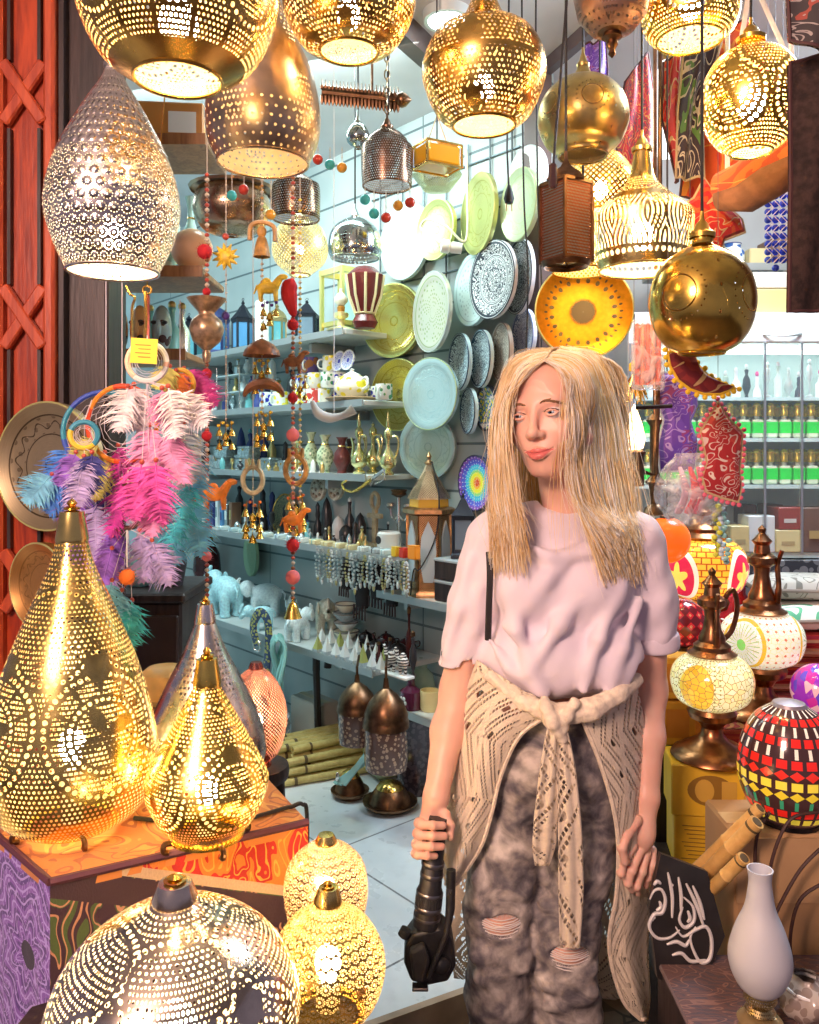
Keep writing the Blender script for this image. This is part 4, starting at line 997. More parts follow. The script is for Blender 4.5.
obj('post',MB().box((0,0,20*s),(6*s,.02,40*s),b=.004),mm,rt); obj('crossbar',MB().box((0,0,31*s),(22*s,.02,5*s),b=.004),mm,rt); obj('loop',MB().ring((0,0,46*s),6*s,8*s,2.2*s,20),mm,rt); obj('plinth',MB().box((0,0,2*s),(15*s,.05,4*s)),mm,rt)
rt=thing('hanging_sword','small curved sword with brass blade hung below the ewers','sword',wallpy(368,484,.31),(0,0,math.atan2(-UW.y,-UW.x))); q=rt.location; s=q.y/F
MWi=MW.transposed()
def lw(px,py,d): return MWi@(wallpy(px,py,d)-q)
bl=spline([lw(344,489,.31),lw(352,492,.31),lw(362,487,.31),lw(372,478,.31)],6)
mb=MB().tube(bl,[1.0*s+2.6*s*math.sin(PI*min(1,(i+2)/(len(bl)+3))) for i in range(len(bl))],8,flat=.3); obj('blade',mb,mat('sword_brass',(.78,.60,.14),.25,.8),rt)
obj('guard',MB().tube([lw(370,485,.31),lw(376,474,.31)],.006,6),M_SILVER,rt); obj('grip',MB().tube([lw(372,479,.31),lw(384,470,.31)],.007,6),M_SILVER,rt); obj('knuckle_bow',MB().tube(spline([lw(384,470,.31),lw(384,479,.31),lw(375,484,.31)],5),.003,5),M_SILVER,rt)
obj('curl',MB().tube(spline([lw(344,489,.31),lw(342,484,.31),lw(346,481,.31)],4),.005,6),mat('sword_brass',(.78,.60,.14),.25,.8),rt)
rt=shp('white_pot','squat white enamel pot with a dark roundel','pot',389,Z4+.012,.205); s=S_(389,.205)
obj('pot',MB().lathe([(.0005,0),(11*s,0),(12*s,3*s),(12*s,16*s),(10*s,18*s),(10*s,16*s)],28),M_WHITEG,rt); obj('roundel',MB().lathe([(.0005,.002),(4*s,.002),(4*s,-.002)],18,M=(Matrix.Translation((-2*s,-12*s,10*s))@rotm(PI/2,0,0).to_4x4())),M_CORD,rt); obj('saucer',MB().lathe([(.0005,-.01),(15*s,-.008),(19*s,-.001),(15*s,-.004),(.0005,-.004)],28),M_WHITEG,rt)
rt=shp('candelabra','silver two armed candelabra beside the copper lantern','candelabra',399,Z4,.07); s=S_(399,.07)
obj('stem',MB().lathe([(.0005,0),(9*s,0),(9*s,2*s),(3*s,5*s),(2*s,20*s),(3.5*s,24*s),(2*s,30*s),(2*s,50*s)],16),M_SILVER,rt); obj('candle_cup',MB().lathe([(2*s,50*s),(8*s,53*s),(7*s,55*s),(9*s,58*s),(7*s,58*s)],16),M_DARKBR,rt)
for sx in(-1,1):
    obj('arm',MB().tube(spline([(0,0,34*s),(sx*6*s,0,28*s),(sx*11*s,0,30*s),(sx*13*s,0,38*s)],6),1.4*s,6),M_SILVER,rt); obj('candle_cup',MB().lathe([(2*s,0),(5*s,3*s),(4*s,6*s)],12,c=(sx*13*s,0,38*s)),M_SILVER,rt)
for i,(px,w,h,c,lab) in enumerate(((414,12,13,(.85,.30,.02),'orange'),(404,8,9,(.65,.05,.03),'red'),(396,8,9,(.80,.52,.03),'yellow'))):
    s=S_(px,.26); rt=shp('small_box',lab+' packet standing on the shelf edge before the white pot','box',px,Z4,.27,'bright packets on the shelf edge'); obj('carton',MB().box((0,0,h*s/2),(w*s,.03,h*s),b=.004),mat('packet_'+lab,c,.3),rt); obj('lid_flap',MB().box((0,0,h*s+.002),(w*s*.96,.028,.004)),mat('packet_'+lab,c,.3),rt)
for i,px in enumerate((224,234,244,256,268,280,292,304,316,328,340,352,364,376,386)):
    s=S_(px,.27); w=(9,8,10,9,8,10,9,8,12,13,12,9,10,12,8)[i]; c=[(.6,.72,.74),(.5,.66,.7),(.7,.76,.72),(.45,.5,.5),(.62,.72,.70)][i%5] if i<8 or i>11 else (.66,.60,.34)
    rt=shp('flat_packet','flat %s packet lying at the fourth shelf edge, %s from the far end'%('cream' if 8<=i<=11 else 'pale blue',ORD[i]),'packet',px,Z4,.27,'flat packets along the fourth shelf edge'); obj('card',MB().box((0,0,.012),(w*s,.045,.022),b=.004),mat('packet_%d'%(i%5 if i<8 or i>11 else 9),c,.4),rt); obj('band',MB().box((0,0,.0125),(w*s*.25,.046,.0235),b=.004),SM[(i*5)%6],rt)
# necklaces hanging from the fourth shelf edge
M_NECK=[mat('bead_silver',(.55,.64,.64),.3,.7),mat('bead_grey',(.36,.42,.40),.35,.4),mat('bead_olive',(.46,.44,.22),.35,.5),mat('bead_pale',(.70,.76,.74),.3,.3)]
for i in range(20):
    px=318+i*4.7+R.uniform(-1,1); p=wallpt(px,.318,Z4-.006); s=p.y/F; Ln=(R.uniform(26,40) if i<10 else R.uniform(20,32))*s; w=R.uniform(2.5,4.5)*s
    rt=thing('hanging_necklace','%s bead necklace, %s of the row under the fourth shelf'%(('silver','grey','olive','pale')[i%4],(ORD+['nineteenth','twentieth'])[i]),'necklace',p,(0,0,math.atan2(-UW.y,-UW.x)),'necklaces under the fourth shelf')
    mb=MB(); N=22
    for k in range(N):
        a=TAU*k/N; mb.ell((w*math.sin(a)*(1-.3*math.cos(a)),R.uniform(-.004,.004),-Ln/2+Ln/2*math.cos(a)),.0052,6,4)
    obj('bead',mb,M_NECK[i%4],rt); obj('bead_pendant',MB().ell((0,0,-Ln-.008),(.008,.005,.014),8,6),M_NECK[(i+2)%4],rt)

# ---- denser stock: dark and pale souvenirs filling the back rows of the shelves
TK=[(Z2,(20,34)),(Z3,(26,44)),(Z4,(22,40))]
for si,(zz_,hr) in enumerate(TK):
    rr=random.Random(40+si); k=0
    for px in range(196,(300,398,372)[si],11 if si else 12):
        if si==1 and px>300 and px<396: continue
        kd=rr.choice((0,1,3,3,4)); mi=rr.choices(range(6),(1,2,1,3,1,9))[0]; x=px+rr.uniform(-2,2)
        if si==0 and 214<px<262: continue
        trinket(x,zz_,.055,rr.uniform(9,14),rr.uniform(*hr),kd,mi,'in the back row, %s shelf, %s from far end'%(('mug','third','fourth')[si],NUM_[k]),'souvenirs in the back rows'); k+=1
for si,(zz_,n0,n1,st) in enumerate(((Z3,196,330,9),(Z4,238,372,8))):
    rr=random.Random(60+si); k=0
    for px in range(n0,n1,st):
        kd=rr.choice((1,2,3,4,0)); mi=rr.choices(range(6),(3,1,3,4,2,3))[0]
        trinket(px+rr.uniform(-1,1),zz_,(.275,.235)[si],rr.uniform(5,7),rr.uniform(8,15),kd,mi,'in the front row, %s shelf, %s from far end'%(('third','fourth')[si],NUM_[k]),'small souvenirs in the front rows'); k+=1
# ------------------------------------------------------------------ low shelf: elephants, pyramids, dark clutter
def elephant_mesh():
    v=Vol((-.62,-.3,-.02),(.62,.3,.8),.016)
    v.ell((0,0,.40),(.30,.20,.21),.05)
    for x in(-.19,.17):
        for y in(-.11,.11): v.cap((x,y,.32),(x,y,.05),.085,.075,.04); v.ell((x,y,.03),(.085,.085,.04),.02)
    v.ell((-.36,0,.52),(.15,.13,.15),.05); v.ell((-.33,.17,.50),(.09,.03,.13),.02); v.ell((-.33,-.17,.50),(.09,.03,.13),.02)
    v.chain([(-.46,0,.46),(-.55,0,.38),(-.58,0,.50),(-.54,0,.64),(-.50,0,.70)],[.06,.05,.042,.036,.03],.03)
    v.chain([(.29,0,.48),(.36,0,.40),(.35,0,.30)],[.022,.018,.02],.02)
    for y in(-.07,.07): v.cap((-.46,y,.44),(-.56,y,.44),.02,.01,.01)
    v.fn(lambda X,Y,Z:-(Z-.0)+0*X+0*Y,(-.62,-.3,-.02),(.62,.3,.8),0,'int')
    return v.mesh(MB())
EL=elephant_mesh()
m_el=[mat('white_resin',(.78,.90,.94),.4,0,.12,30,.3,80),mat('cyan_resin',(.50,.82,.92),.4,0,.15,30,.3,80),mat('beige_resin',(.62,.60,.48),.45,0,.15,30,.3,80),mat('grey_resin',(.45,.48,.46),.45,0,.15,30,.3,80)]
el0=None
for i,(px,z,d,hp,mi,rz,lab) in enumerate(((226,Z5,.27,49,1,0,'large pale cyan elephant with raised trunk, at the far end of the low shelf'),(226,Z5,.10,22,0,.3,'small white elephant behind the large cyan one'),(266,Z5,.12,40,0,.9,'tall white elephant turned to the shelf, between bead strings'),(293,Z5,.09,24,0,-.4,'white elephant half hidden by the bell string'),(262,Z5,.31,30,1,1.4,'pale cyan elephant facing out in the front row'),(326,Z5,.10,40,2,2.6,'large beige elephant with its back turned, near the stacked bowls'),(297,Z5,.30,35,0,-1.2,'white elephant facing out before the beige one'))):
    s=S_(px,d)*hp/.76
    if el0 is None:
        o=obj('elephant_figurine',EL,m_el[mi],sharp=180); me0=o.data; el0=o
    else:
        o=bpy.data.objects.new('elephant_figurine',me0.copy()); COL.objects.link(o); o.data.materials[0]=m_el[mi]
    o.location=on(px,z,d); o.scale=(s,)*3; o.rotation_euler=(0,0,ROT(rz)); tag(o,lab,'figurine','elephant figurines on the low shelf')
pyr_m=[M_WHITEG,mat('pyr_grey',(.40,.46,.48),.4,0,.2,60),mat('pyr_olive',(.40,.42,.12),.4)]
for i in range(16):
    px=318+(i%8)*9.0+(4 if i>=8 else 0); d=.345 if i<8 else .25; s=S_(px,d); h=(17,20,18,22,19,23,18,20)[i%8]*s; r=5.5*s
    rt=shp('pyramid_souvenir','small pyramid souvenir, %s of the %s row from the elephants'%(ORD[i%8],'front' if i<8 else 'second'),'pyramid',px,Z5,d,'pyramid souvenirs on the low shelf',ROT(PI/4))
    obj('plinth',MB().box((0,0,h*.09),(r*1.5,r*1.5,h*.18),rotm(0,0,PI/4)),pyr_m[1],rt)
    obj('stone',MB().lathe([(r,h*.18),(r*.12,h*.86),(.0005,h)],4),pyr_m[(i*3)%3 if i%5 else 2],rt)
rt=shp('camel_caravan','black and white striped camel caravan carving at the low shelf corner','figurine',397,Z5,.335); s=S_(397,.335)
mb=MB(); m_st=NT('zebra_stripes'); f=m_st.wave(28,6,2); m_st.bsdf(m_st.mix(f.gt(.5),(.03,.02,.02),(.75,.72,.66)),.4); m_st=m_st.done()
for k in(-1,1):
    obj('camel',MB().ell((k*9*s,0,16*s),(7*s,.02,6*s)).ell((k*9*s,0,21*s),(3*s,.015,4*s)).tube([(k*9*s-5*s,0,16*s),(k*9*s-9*s,0,20*s),(k*9*s-9*s,0,26*s),(k*9*s-12*s,0,27*s)],2*s,6).tube([(k*9*s-4*s,0,14*s),(k*9*s-4*s,0,3*s)],1.6*s,6).tube([(k*9*s+4*s,0,14*s),(k*9*s+4*s,0,3*s)],1.6*s,6),m_st,rt)
obj('base',MB().box((0,0,1.7*s),(40*s,.05,3.2*s),b=.003),M_WHITEG,rt)
rt=shp('bowl_stack','bowl','bowl',346,Z5,.12) if 0 else None
for i,(z,r,c) in enumerate(((0,13,0),(9,12,1),(18,13,2),(27,11,0))):
    s=S_(346,.12); rt=shp('stacked_bowl','striped pale bowl, %s of the stack behind the pyramids'%('bottom one','second one up','third one up','top one')[i],'bowl',346,Z5+z*s,.12,'bowls stacked behind the pyramids')
    obj('bowl',MB().lathe([(.0005,0),(r*.5*s,0),(r*s,7*s),(r*1.02*s,8.4*s),(r*.95*s,8*s),(r*.4*s,1.5*s),(.0005,1.2*s)],24),[M_CREAM,M_WHITEG,pyr_m[1]][c],rt); obj('rim_band',MB().ring((0,0,8.2*s),r*s,r*s,.7*s,24,rotm(PI/2,0,0)),mat('bowl_band',(.18,.16,.14),.4),rt)
M_BLK=mat('blackened_metal',(.035,.028,.03),.3,.7,.4,40); M_BLKR=mat('dark_maroon_lacquer',(.06,.012,.014),.25,0,.3,30)
for i,(px,d,r,m,lab) in enumerate(((398,.2,13,M_BLK,'large black kettle behind the camel caravan'),(386,.09,10,M_BLKR,'dark maroon kettle at the back of the low shelf'),(375,.2,10,M_BLK,'black kettle in mid row behind the pyramids'),(406,.08,10,M_BLKR,'dark maroon kettle at the end of the low shelf'),(366,.10,8,M_BLK,'small black kettle beside the stacked bowls'))):
    s=S_(px,d); rt=shp('dark_kettle',lab,'kettle',px,Z5,d,'dark kettles on the low shelf',ROT(.4*i)); teapot(rt,r*s,m,m)
for i,(px,d,w,h,m) in enumerate(((390,.27,7,26,SM[5]),(413,.29,8,40,SM[5]),(409,.2,7,52,M_BLKR),(368,.3,6,18,SM[5]),(379,.3,7,22,M_BLKR))):
    s=S_(px,d); rt=shp('dark_flask','dark flask %s'%('before the large black kettle','at the very end of the low shelf','tall, behind the end flask','behind the second row of pyramids','beside the camel caravan')[i],'flask',px,Z5,d,'dark flasks on the low shelf')
    pr=bottle_prof(w/2*s,h*s,i%2); obj('body',MB().lathe(pr,14),m,rt); obj('stopper',MB().lathe([(.0005,h*s),(w*.3*s,h*s*1.0),(w*.3*s,h*s*1.1),(.0005,h*s*1.14)],10),M_DARKBR,rt)
rt=shp('dark_vase','tall dark maroon vase at the back behind the elephants','vase',207,Z5,.10); vase(rt,S_(207,.10),M_BLKR,78,14)
# black bags and scarves hung from the necklace row
for i,(px,w,h) in enumerate(((346,18,26),(362,22,40),(378,24,30),(392,20,34))):
    p=wallpt(px,.14,1.02); s=p.y/F; rt=thing('hanging_pouch','black tasselled pouch hung behind the necklaces, %s from the bead strings'%ORD[i],'pouch',p,(0,0,ROT(0)),'black pouches hung behind the necklaces')
    w*=s*.5;h*=s*1.2
    obj('bag',MB().lathe([(.0005,-h),(w*.8,-h*.95),(w,-h*.6),(w*.8,-h*.2),(w*.35,-.012),(w*.5,0)],16,M=Matrix.Diagonal((1,.45,1,1))),mat('black_cloth',(.02,.016,.018),.8),rt)
    obj('string',MB().tube([(0,0,-.01),(0,0,.05)],.003,5),M_CORD,rt)
    mb=MB()
    for k in range(5): mb.tube([(w*(k/2-1)*.8,-w*.3,-h*.9),(w*(k/2-1)*.85,-w*.32,-h*1.2)],.004,5)
    obj('fringe',mb,mat('pouch_tassel',(.06,.04,.04),.7),rt)
# teal bead loops and cane
p=wallpt(283,.40,.70); s=p.y/F; m_tl=mat('pale_teal_cord',(.30,.62,.58),.4)
hk=thing('hanging_bead_loops','bundle of pale teal cord loops hanging off the low shelf front','necklace',p,(0,0,ROT(0)))
for k in range(6):
    w=(5+2*(k%3))*s; L=(42+6*(k%4))*s; x0=(k-2.5)*5*s
    obj('loop',MB().tube([(x0*.5+(x0*.6+w*math.sin(a))*(.3+.7*math.sin(a/2)),-.01*k+.02*math.sin(a*2),-L/2+L/2*math.cos(a)) for a in [TAU*i/24 for i in range(24)]],.009,6,closed=True),m_tl,hk)
p=wallpt(263,.39,.62); s=p.y/F; hk=thing('hanging_strap','patterned navy and olive strap hanging beside the teal loops','strap',p,(0,0,ROT(.3)))
obj('strap',MB().tube(spline([(-8*s,0,0),(-13*s,0,20*s),(-4*s,0,34*s),(6*s,0,26*s),(7*s,0,0),(2*s,0,-34*s)],6),.022,6,flat=.35),m_glaze('strap_weave',(.05,.07,.14),(.42,.40,.12),70,.45),hk); obj('buckle',MB().ring((-8*s,0,0),.02,.025,.005,12),M_SILVER,hk)
p=PZ(315,765,FLZ); rt=thing('walking_cane','dark walking cane with hooked handle standing before the low shelf','cane',(p.x,p.y+.15,FLZ)); s=p.y/F
obj('stick',MB().tube([(0,0,.0),(-.012,0,85*s)],.016,8),M_DARKWOOD,rt); obj('handle',MB().tube(spline([(-.012,0,85*s),(-.012,0,100*s),(-4*s,0,112*s),(4*s,0,114*s),(10*s,0,106*s),(9*s,0,88*s)],6),.017,8),M_DARKWOOD,rt); obj('ferrule',MB().lathe([(.018,0),(.018,.03),(.0165,.03)],10),M_BLK,rt)
# copper lantern on its shelf and dark one beside
rt=shp('copper_lantern','tall copper lantern with frosted arched panes on the short shelf','lantern',429,.93,.12,None,ROT(-.25)); s=S_(429,.12); Hh=126*s; r=23*s
m_cl=pierced('copper_filigree','lattice',6,.5,.2,(.72,.40,.20),.35,scale=.8); m_cf=mat('copper_frame',(.62,.36,.18),.32,1.0,.25,40); m_fr=mat('frosted_pane',(.50,.60,.66),.35,0)
obj('base',MB().lathe([(.0005,0),(r*1.05,0),(r*1.05,4*s),(r*.95,7*s)],6),m_cf,rt)
mb=MB()
for k in range(6):
    a=TAU*k/6+PI/6; c_=math.cos(a); s_=math.sin(a); ap=r*.92*math.cos(PI/6); M=rotm(0,0,a+PI/2)
    pts=[(-.2,-30),(.2,-30),(.30,-18),(.34,0),(.30,14),(.16,22),(0,30),(-.16,22),(-.30,14),(-.34,0),(-.30,-18)]
    obj('pane',MB().prism([(x*r,z*s) for x,z in pts],.006,M,(c_*(ap+.004),s_*(ap+.004),45*s)),m_fr,rt)
mb.lathe([(r*.92,7*s),(r*.92,80*s)],6); obj('filigree_body',mb,m_cl,rt)
obj('inner_liner',MB().lathe([(r*.84,8*s),(r*.84,79*s)],6),mat('liner_dark',(.10,.05,.03),.6),rt)
mb=MB()
for k in range(6):
    a=TAU*k/6; mb.box((r*.94*math.cos(a),r*.94*math.sin(a),43*s),(.010,.010,74*s),rotm(0,0,a))
mb.lathe([(r*.9,80*s),(r*1.15,82*s),(r*1.15,86*s),(r*.98,88*s)],6); obj('corner_frame',mb,m_cf,rt)
obj('amber_band',MB().lathe([(r*.86,88*s),(r*.84,96*s)],6),mat('amber_band_glass',(.80,.45,.04),.25),rt)
obj('roof',MB().lathe([(r*.96,96*s),(r*.9,99*s),(r*.55,112*s),(r*.25,124*s),(r*.14,130*s)],6),pierced('copper_roof','lattice',6,.4,.12,(.66,.50,.32),.35,scale=.7),rt); obj('roof_liner',MB().lathe([(r*.86,97*s),(r*.5,111*s),(r*.2,123*s)],6),mat('liner_dark',(.10,.05,.03),.6),rt)
obj('finial',MB().lathe([(r*.15,130*s),(r*.2,132*s),(r*.06,135*s),(r*.12,138*s),(.001,143*s)],12),m_cf,rt)
obj('power_cord',MB().tube(spline([(r*.2,-r*1.0,2*s),(r*.6,-r*1.05,28*s),(r*.9,-r*.9,30*s),(r*1.0,-.02,60*s),(r*.9,0,100*s),(r*.25,0,133*s)],6),.003,5),M_CORD,rt)
rt=shp('table_lantern','small dark lantern on a stack of boxes beside the copper lantern','lantern',463,.93+.165,.11); s=S_(463,.11); lantern6(rt,34*s,66*s,M_IRON,M_GREYG,'cone',4)
for i in range(2):
    s=S_(463,.1); rt=shp('dark_carton','dark wooden box under the small dark lantern, %s one'%('lower','upper')[i],'box',463,.93+i*.082,.11,'dark boxes on the short shelf'); obj('carton',MB().box((0,0,.04),(40*s,.16,.078),b=.004),M_DARKWOOD,rt); obj('lid',MB().box((0,0,.074),(41*s,.165,.012),b=.003),mat('box_lid_grey',(.35,.40,.42),.4),rt)
# low corner shelf
rt=shp('purple_bottle','purple glass bottle with white flower on the small low shelf','bottle',411,.50,.21); s=S_(412,.18)
obj('body',MB().lathe(bottle_prof(11*s,32*s,0),18),mat('purple_glass',(.12,.02,.06),.08,coat=.5),rt)
mb=MB()
for k in range(6): a=TAU*k/6; mb.ell((4*s*math.cos(a),-11*s,8*s+4*s*math.sin(a)),(2.2*s,.003,2.2*s),8,6)
obj('flower_motif',mb,M_WHITEG,rt)
rt=shp('cream_mug','cream pitcher mug on the small low shelf beside the arm','mug',430,.50,.17,None,ROT(2.4)); s=S_(430,.17); mug(rt,10*s,20*s,mat('cream_yellow_glaze',(.78,.72,.36),.25),mat('cream_yellow_glaze',(.78,.72,.36),.25))
rt=shp('glass_jar','round greenish glass jar beside the purple bottle','jar',421,.50,.09); s=S_(421,.09); obj('body',MB().lathe([(.0005,0),(12*s,0),(15*s,10*s),(12*s,24*s),(6*s,30*s),(7*s,34*s)],20),mat('green_glass_jar',(.30,.46,.36),.08,coat=.5),rt); obj('lid',MB().ell((0,0,36*s),(5*s,5*s,4*s),12,8),mat('green_glass_jar',(.30,.46,.36),.08),rt)
# bell shaped bronze lanterns hanging under the low shelf
for i,(px,top,bot,w,Yp,lab) in enumerate(((357,682,742,40,3.02,'dark bronze bell lantern hanging under the low shelf, the one farther back'),(386,688,768,46,2.88,'dark bronze bell lantern hanging under the low shelf corner, nearer the aisle'))):
    p=P(px,top,Yp); s=Yp/F; rt=thing('hanging_bell_lantern',lab,'lantern',p,(0,0,0),'bell lanterns under the low shelf'); h=(bot-top)*s; r=w/2*s
    obj('hood',MB().lathe([(r*1.02,-h*.48),(r*1.0,-h*.40),(r*.95,-h*.37),(r*.97,-h*.33),(r*.8,-h*.2),(r*.5,-h*.08),(r*.15,0),(r*.1,h*.12)],28),M_DARKBR,rt)
    obj('glass_cylinder',MB().lathe([(.0005,-h),(r*.9,-h),(r*.95,-h*.9),(r*.93,-h*.48)],28),m_glaze('bubbled_brown_glass',(.10,.06,.05),(.36,.26,.18),70,.4),rt)
    obj('hanging_hook',MB().tube([(0,0,h*.1),(0,.0,h*.25),(0,.12,h*.3)],.005,6),M_DARKBR,rt)
# floor: bamboo flutes, dishes, jar, bin
M_BAM=m_wood('bamboo',(.42,.34,.10),(.60,.52,.20),8,.45,stretch=(2,2,2)); M_BAMD=mat('bamboo_end',(.10,.07,.03),.7)
c=PZ(330,768,FLZ)
k=0
for row,nr in enumerate((9,8,7,5)):
    ar=.42+.05*row; 
    for j in range(nr):
        L=R.uniform(.34,.46); off=(j-nr/2)*.034; a=ar; sl=R.uniform(-.05,.05); p=Vector((c.x-.07-math.sin(a)*(off*1.12)+math.cos(a)*sl,c.y+.03+math.cos(a)*(off*1.12)+math.sin(a)*sl,FLZ+.0175+row*.0348))
        a=ar; dirv=Vector((math.cos(a),math.sin(a),0))
        o=thing('bamboo_flute','bamboo flute lying in the heap on the shop floor, %s of the %s layer'%(ORD[j],('bottom','second','third','top')[row]),'flute',p,(0,0,a),'bamboo flutes heaped on the shop floor')
        obj('reed',MB().lathe([(.0155,-L/2),(.0155,-.02),(.017,0),(.0155,.02),(.0155,L/2),(.010,L/2),(.010,-L/2),(.0155,-L/2)],9,M=rotm(0,PI/2,0).to_4x4()),M_BAM,o); obj('band',MB().lathe([(.0165,-L*.28),(.0165,-L*.25)],9,M=rotm(0,PI/2,0).to_4x4()),M_BAMD,o)
for i,(px,py,r,lab,m) in enumerate(((390,807,27,'wide dark bronze dish lamp on the tiles, nearer the aisle',M_DARKBR),(350,796,19,'dark bronze dish lamp on the tiles beside the flutes',M_DARKBR))):
    p=PZ(px,py,FLZ); s=p.y/F; rt=thing('dish_lamp',lab,'lamp base',p,(0,0,0),'bronze dish lamps on the shop floor')
    obj('dish',MB().lathe([(.0005,0),(r*.7*s,0),(r*s,5*s),(r*1.02*s,7*s),(r*.8*s,6*s),(r*.72*s,12*s),(r*.5*s,20*s),(r*.2*s,25*s),(.0005,26*s)],32),m,rt); obj('brass_dome',MB().lathe([(r*.52*s,19.8*s),(r*.40*s,24*s),(r*.12*s,27*s),(.0005,27.5*s)],24),M_BRASS,rt)
p=PZ(380,776,FLZ); s=p.y/F; rt=thing('glass_canister','square green glass canister on the floor behind the bronze dish','canister',(p.x+.02,p.y+.02,FLZ),(0,0,.5)); obj('body',MB().box((0,0,.13),(.15,.15,.25),b=.02),mat('canister_green',(.34,.40,.20),.15,coat=.5),rt); obj('lid',MB().box((0,0,.27),(.13,.13,.03),b=.01),mat('canister_lid',(.55,.60,.52),.3),rt)
p=wallpt(418,.125,FLZ); rt=thing('patterned_bin','dark embossed bin standing behind the hand','bin',(p.x,p.y,FLZ)); obj('body',MB().lathe([(.0005,0),(.085,0),(.10,.28),(.105,.30),(.095,.30),(.08,.02)],28),m_glaze('embossed_bin',(.05,.035,.05),(.11,.08,.10),60,.5),rt); obj('rim',MB().ring((0,0,.30),.10,.10,.006,28,rotm(PI/2,0,0)),M_BLK,rt)
rt=thing('folded_fan','pale teal folded paper fan lying over the bronze dish','fan',PZ(372,806,FLZ)+Vector((-.06,-.03,.170)),(0,0,.65)); m_fan=mat('teal_fan',(.22,.42,.40),.5)
for k in range(3): obj('blade',MB().box((.05,0,.012*k),(.30,.03,.006),rotm(0,-.35-.08*k,.12*k),b=.002),m_fan,rt)
obj('rivet',MB().ell((-.08,0,-.03),(.008,.008,.02),8,6),M_SILVER,rt)
for i in range(4):
    p=PZ(292,752,FLZ); rt=thing('white_dish','white dish in the stack beside the flutes, %s'%('bottom one','second one up','third one up','top one')[i],'dish',(p.x-.10,p.y+.10,FLZ+i*.032),(0,0,0),'white dishes stacked on the floor'); obj('dish',MB().lathe([(.0005,0),(.055,0),(.075,.022),(.078,.028),(.07,.028),(.05,.008),(.0005,.006)],28),M_WHITEG,rt); obj('rim_line',MB().ring((0,0,.028),.076,.076,.002,28,rotm(PI/2,0,0)),pyr_m[1],rt)
p=PZ(318,742,FLZ); rt=thing('white_carton','pale cardboard box on the floor behind the cane','box',(p.x-.02,p.y+.02,FLZ),(0,0,ROT(0))); obj('carton',MB().box((0,0,.10),(.22,.12,.20),b=.006),mat('pale_carton',(.50,.48,.42),.6),rt); obj('tape',MB().box((0,0,.2005),(.22,.03,.001)),mat('carton_tape',(.5,.42,.25),.3),rt)
# ------------------------------------------------------------------ wooden ledges, left inside
def ledge(y,dep,px0,px1,lab,Y=2.62):
    z=EYE-(y-CY)/F*Y; a=P(px0,y,Y).x; b=P(px1,y,Y).x
    rt=thing('wall_shelf',lab,'shelf',((a+b)/2,Y+dep/2,z+.012),(0,0,0),'brown wooden ledges by the entrance'); obj('board',MB().box((0,0,.012),(b-a,dep,.024),b=.004),M_LEDGE,rt); obj('lip',MB().box((0,-dep/2-.004,.012),(b-a,.008,.036)),M_LEDGE,rt); return z+.036
Yl=2.62
z1=ledge(279,.3,95,203,'brown wooden ledge with the peach globe, behind the silver teardrop lantern'); z2=ledge(147,.3,95,206,'brown wooden ledge with the amber carton, highest by the entrance'); z3=ledge(362,.3,95,186,'brown wooden ledge with painted masks, lowest by the entrance')
def atl(px,z,dy=.12): Y=Yl+dy; return Vector(((px-CX)/F*Y,Y,z))
rt=thing('tall_vase','tall pale green marbled vase beside the peach globe','vase',atl(165,z1,.14)); vase(rt,3.2e-3,m_glaze('marbled_green',(.66,.74,.66),(.36,.56,.50),14,.5),100,17)
rt=thing('tall_vase','slender teal green vase behind the peach globe','vase',atl(191,z1,.24)); vase(rt,3.4e-3,m_glaze('marbled_teal',(.50,.72,.66),(.30,.50,.46),16,.5),88,9)
rt=thing('globe_lamp','peach coloured glass globe at the ledge end','lamp',atl(192,z1,.07)); obj('globe',MB().ell((0,0,.075),.068,24,16),mat('peach_glass',(.85,.55,.34),.3),rt); obj('foot',MB().lathe([(.04,0),(.045,.008),(.02,.016)],20),M_BRASS,rt)
rt=thing('amber_carton','amber brown carton with a white square label on the highest ledge','box',atl(168,z2,.16),(0,0,.1)); obj('carton',MB().box((0,0,.075),(.26,.15,.145),b=.006),mat('amber_card',(.55,.24,.05),.45),rt); obj('paper_sticker',MB().box((.06,-.076,.08),(.09,.001,.07)),M_WHITEG,rt)
for i,(px,c) in enumerate(((116,(.62,.28,.08)),(138,(.62,.36,.14)),(160,(.25,.36,.38)))):
    rt=thing('painted_mask',('orange and black painted mask propped on the lowest ledge','tan painted mask propped in mid ledge','grey green painted mask at the ledge end')[i],'mask',atl(px,z3,.10),(0,0,0),'painted masks on the lowest ledge')
    obj('face',MB().ell((0,.02,.085),(.033,.035,.082),18,12),m_glaze('mask_paint_%d'%i,c,(.05,.03,.03),22,.3),rt); obj('nose',MB().ell((0,-.018,.085),(.01,.014,.028),8,6),mat('mask_nose_%d'%i,c,.5),rt); obj('eye',MB().ell((-.018,-.010,.105),(.010,.006,.007),8,6),M_CORD,rt); obj('eye',MB().ell((.018,-.010,.105),(.010,.006,.007),8,6),M_CORD,rt)
for i,(px,dy,mi) in enumerate(((172,.13,4),(182,.16,0),(150,.2,4))):
    rt=thing('glass_bottle',('teal bottle behind the tan mask','silver bottle at the lowest ledge end','teal bottle behind the painted masks')[i],'bottle',atl(px,z3,dy+.06)); obj('body',MB().lathe(bottle_prof(.028,.17,0),16),SM[mi],rt); obj('stopper',MB().ell((0,0,.18),.014,10,8),SM[3],rt)

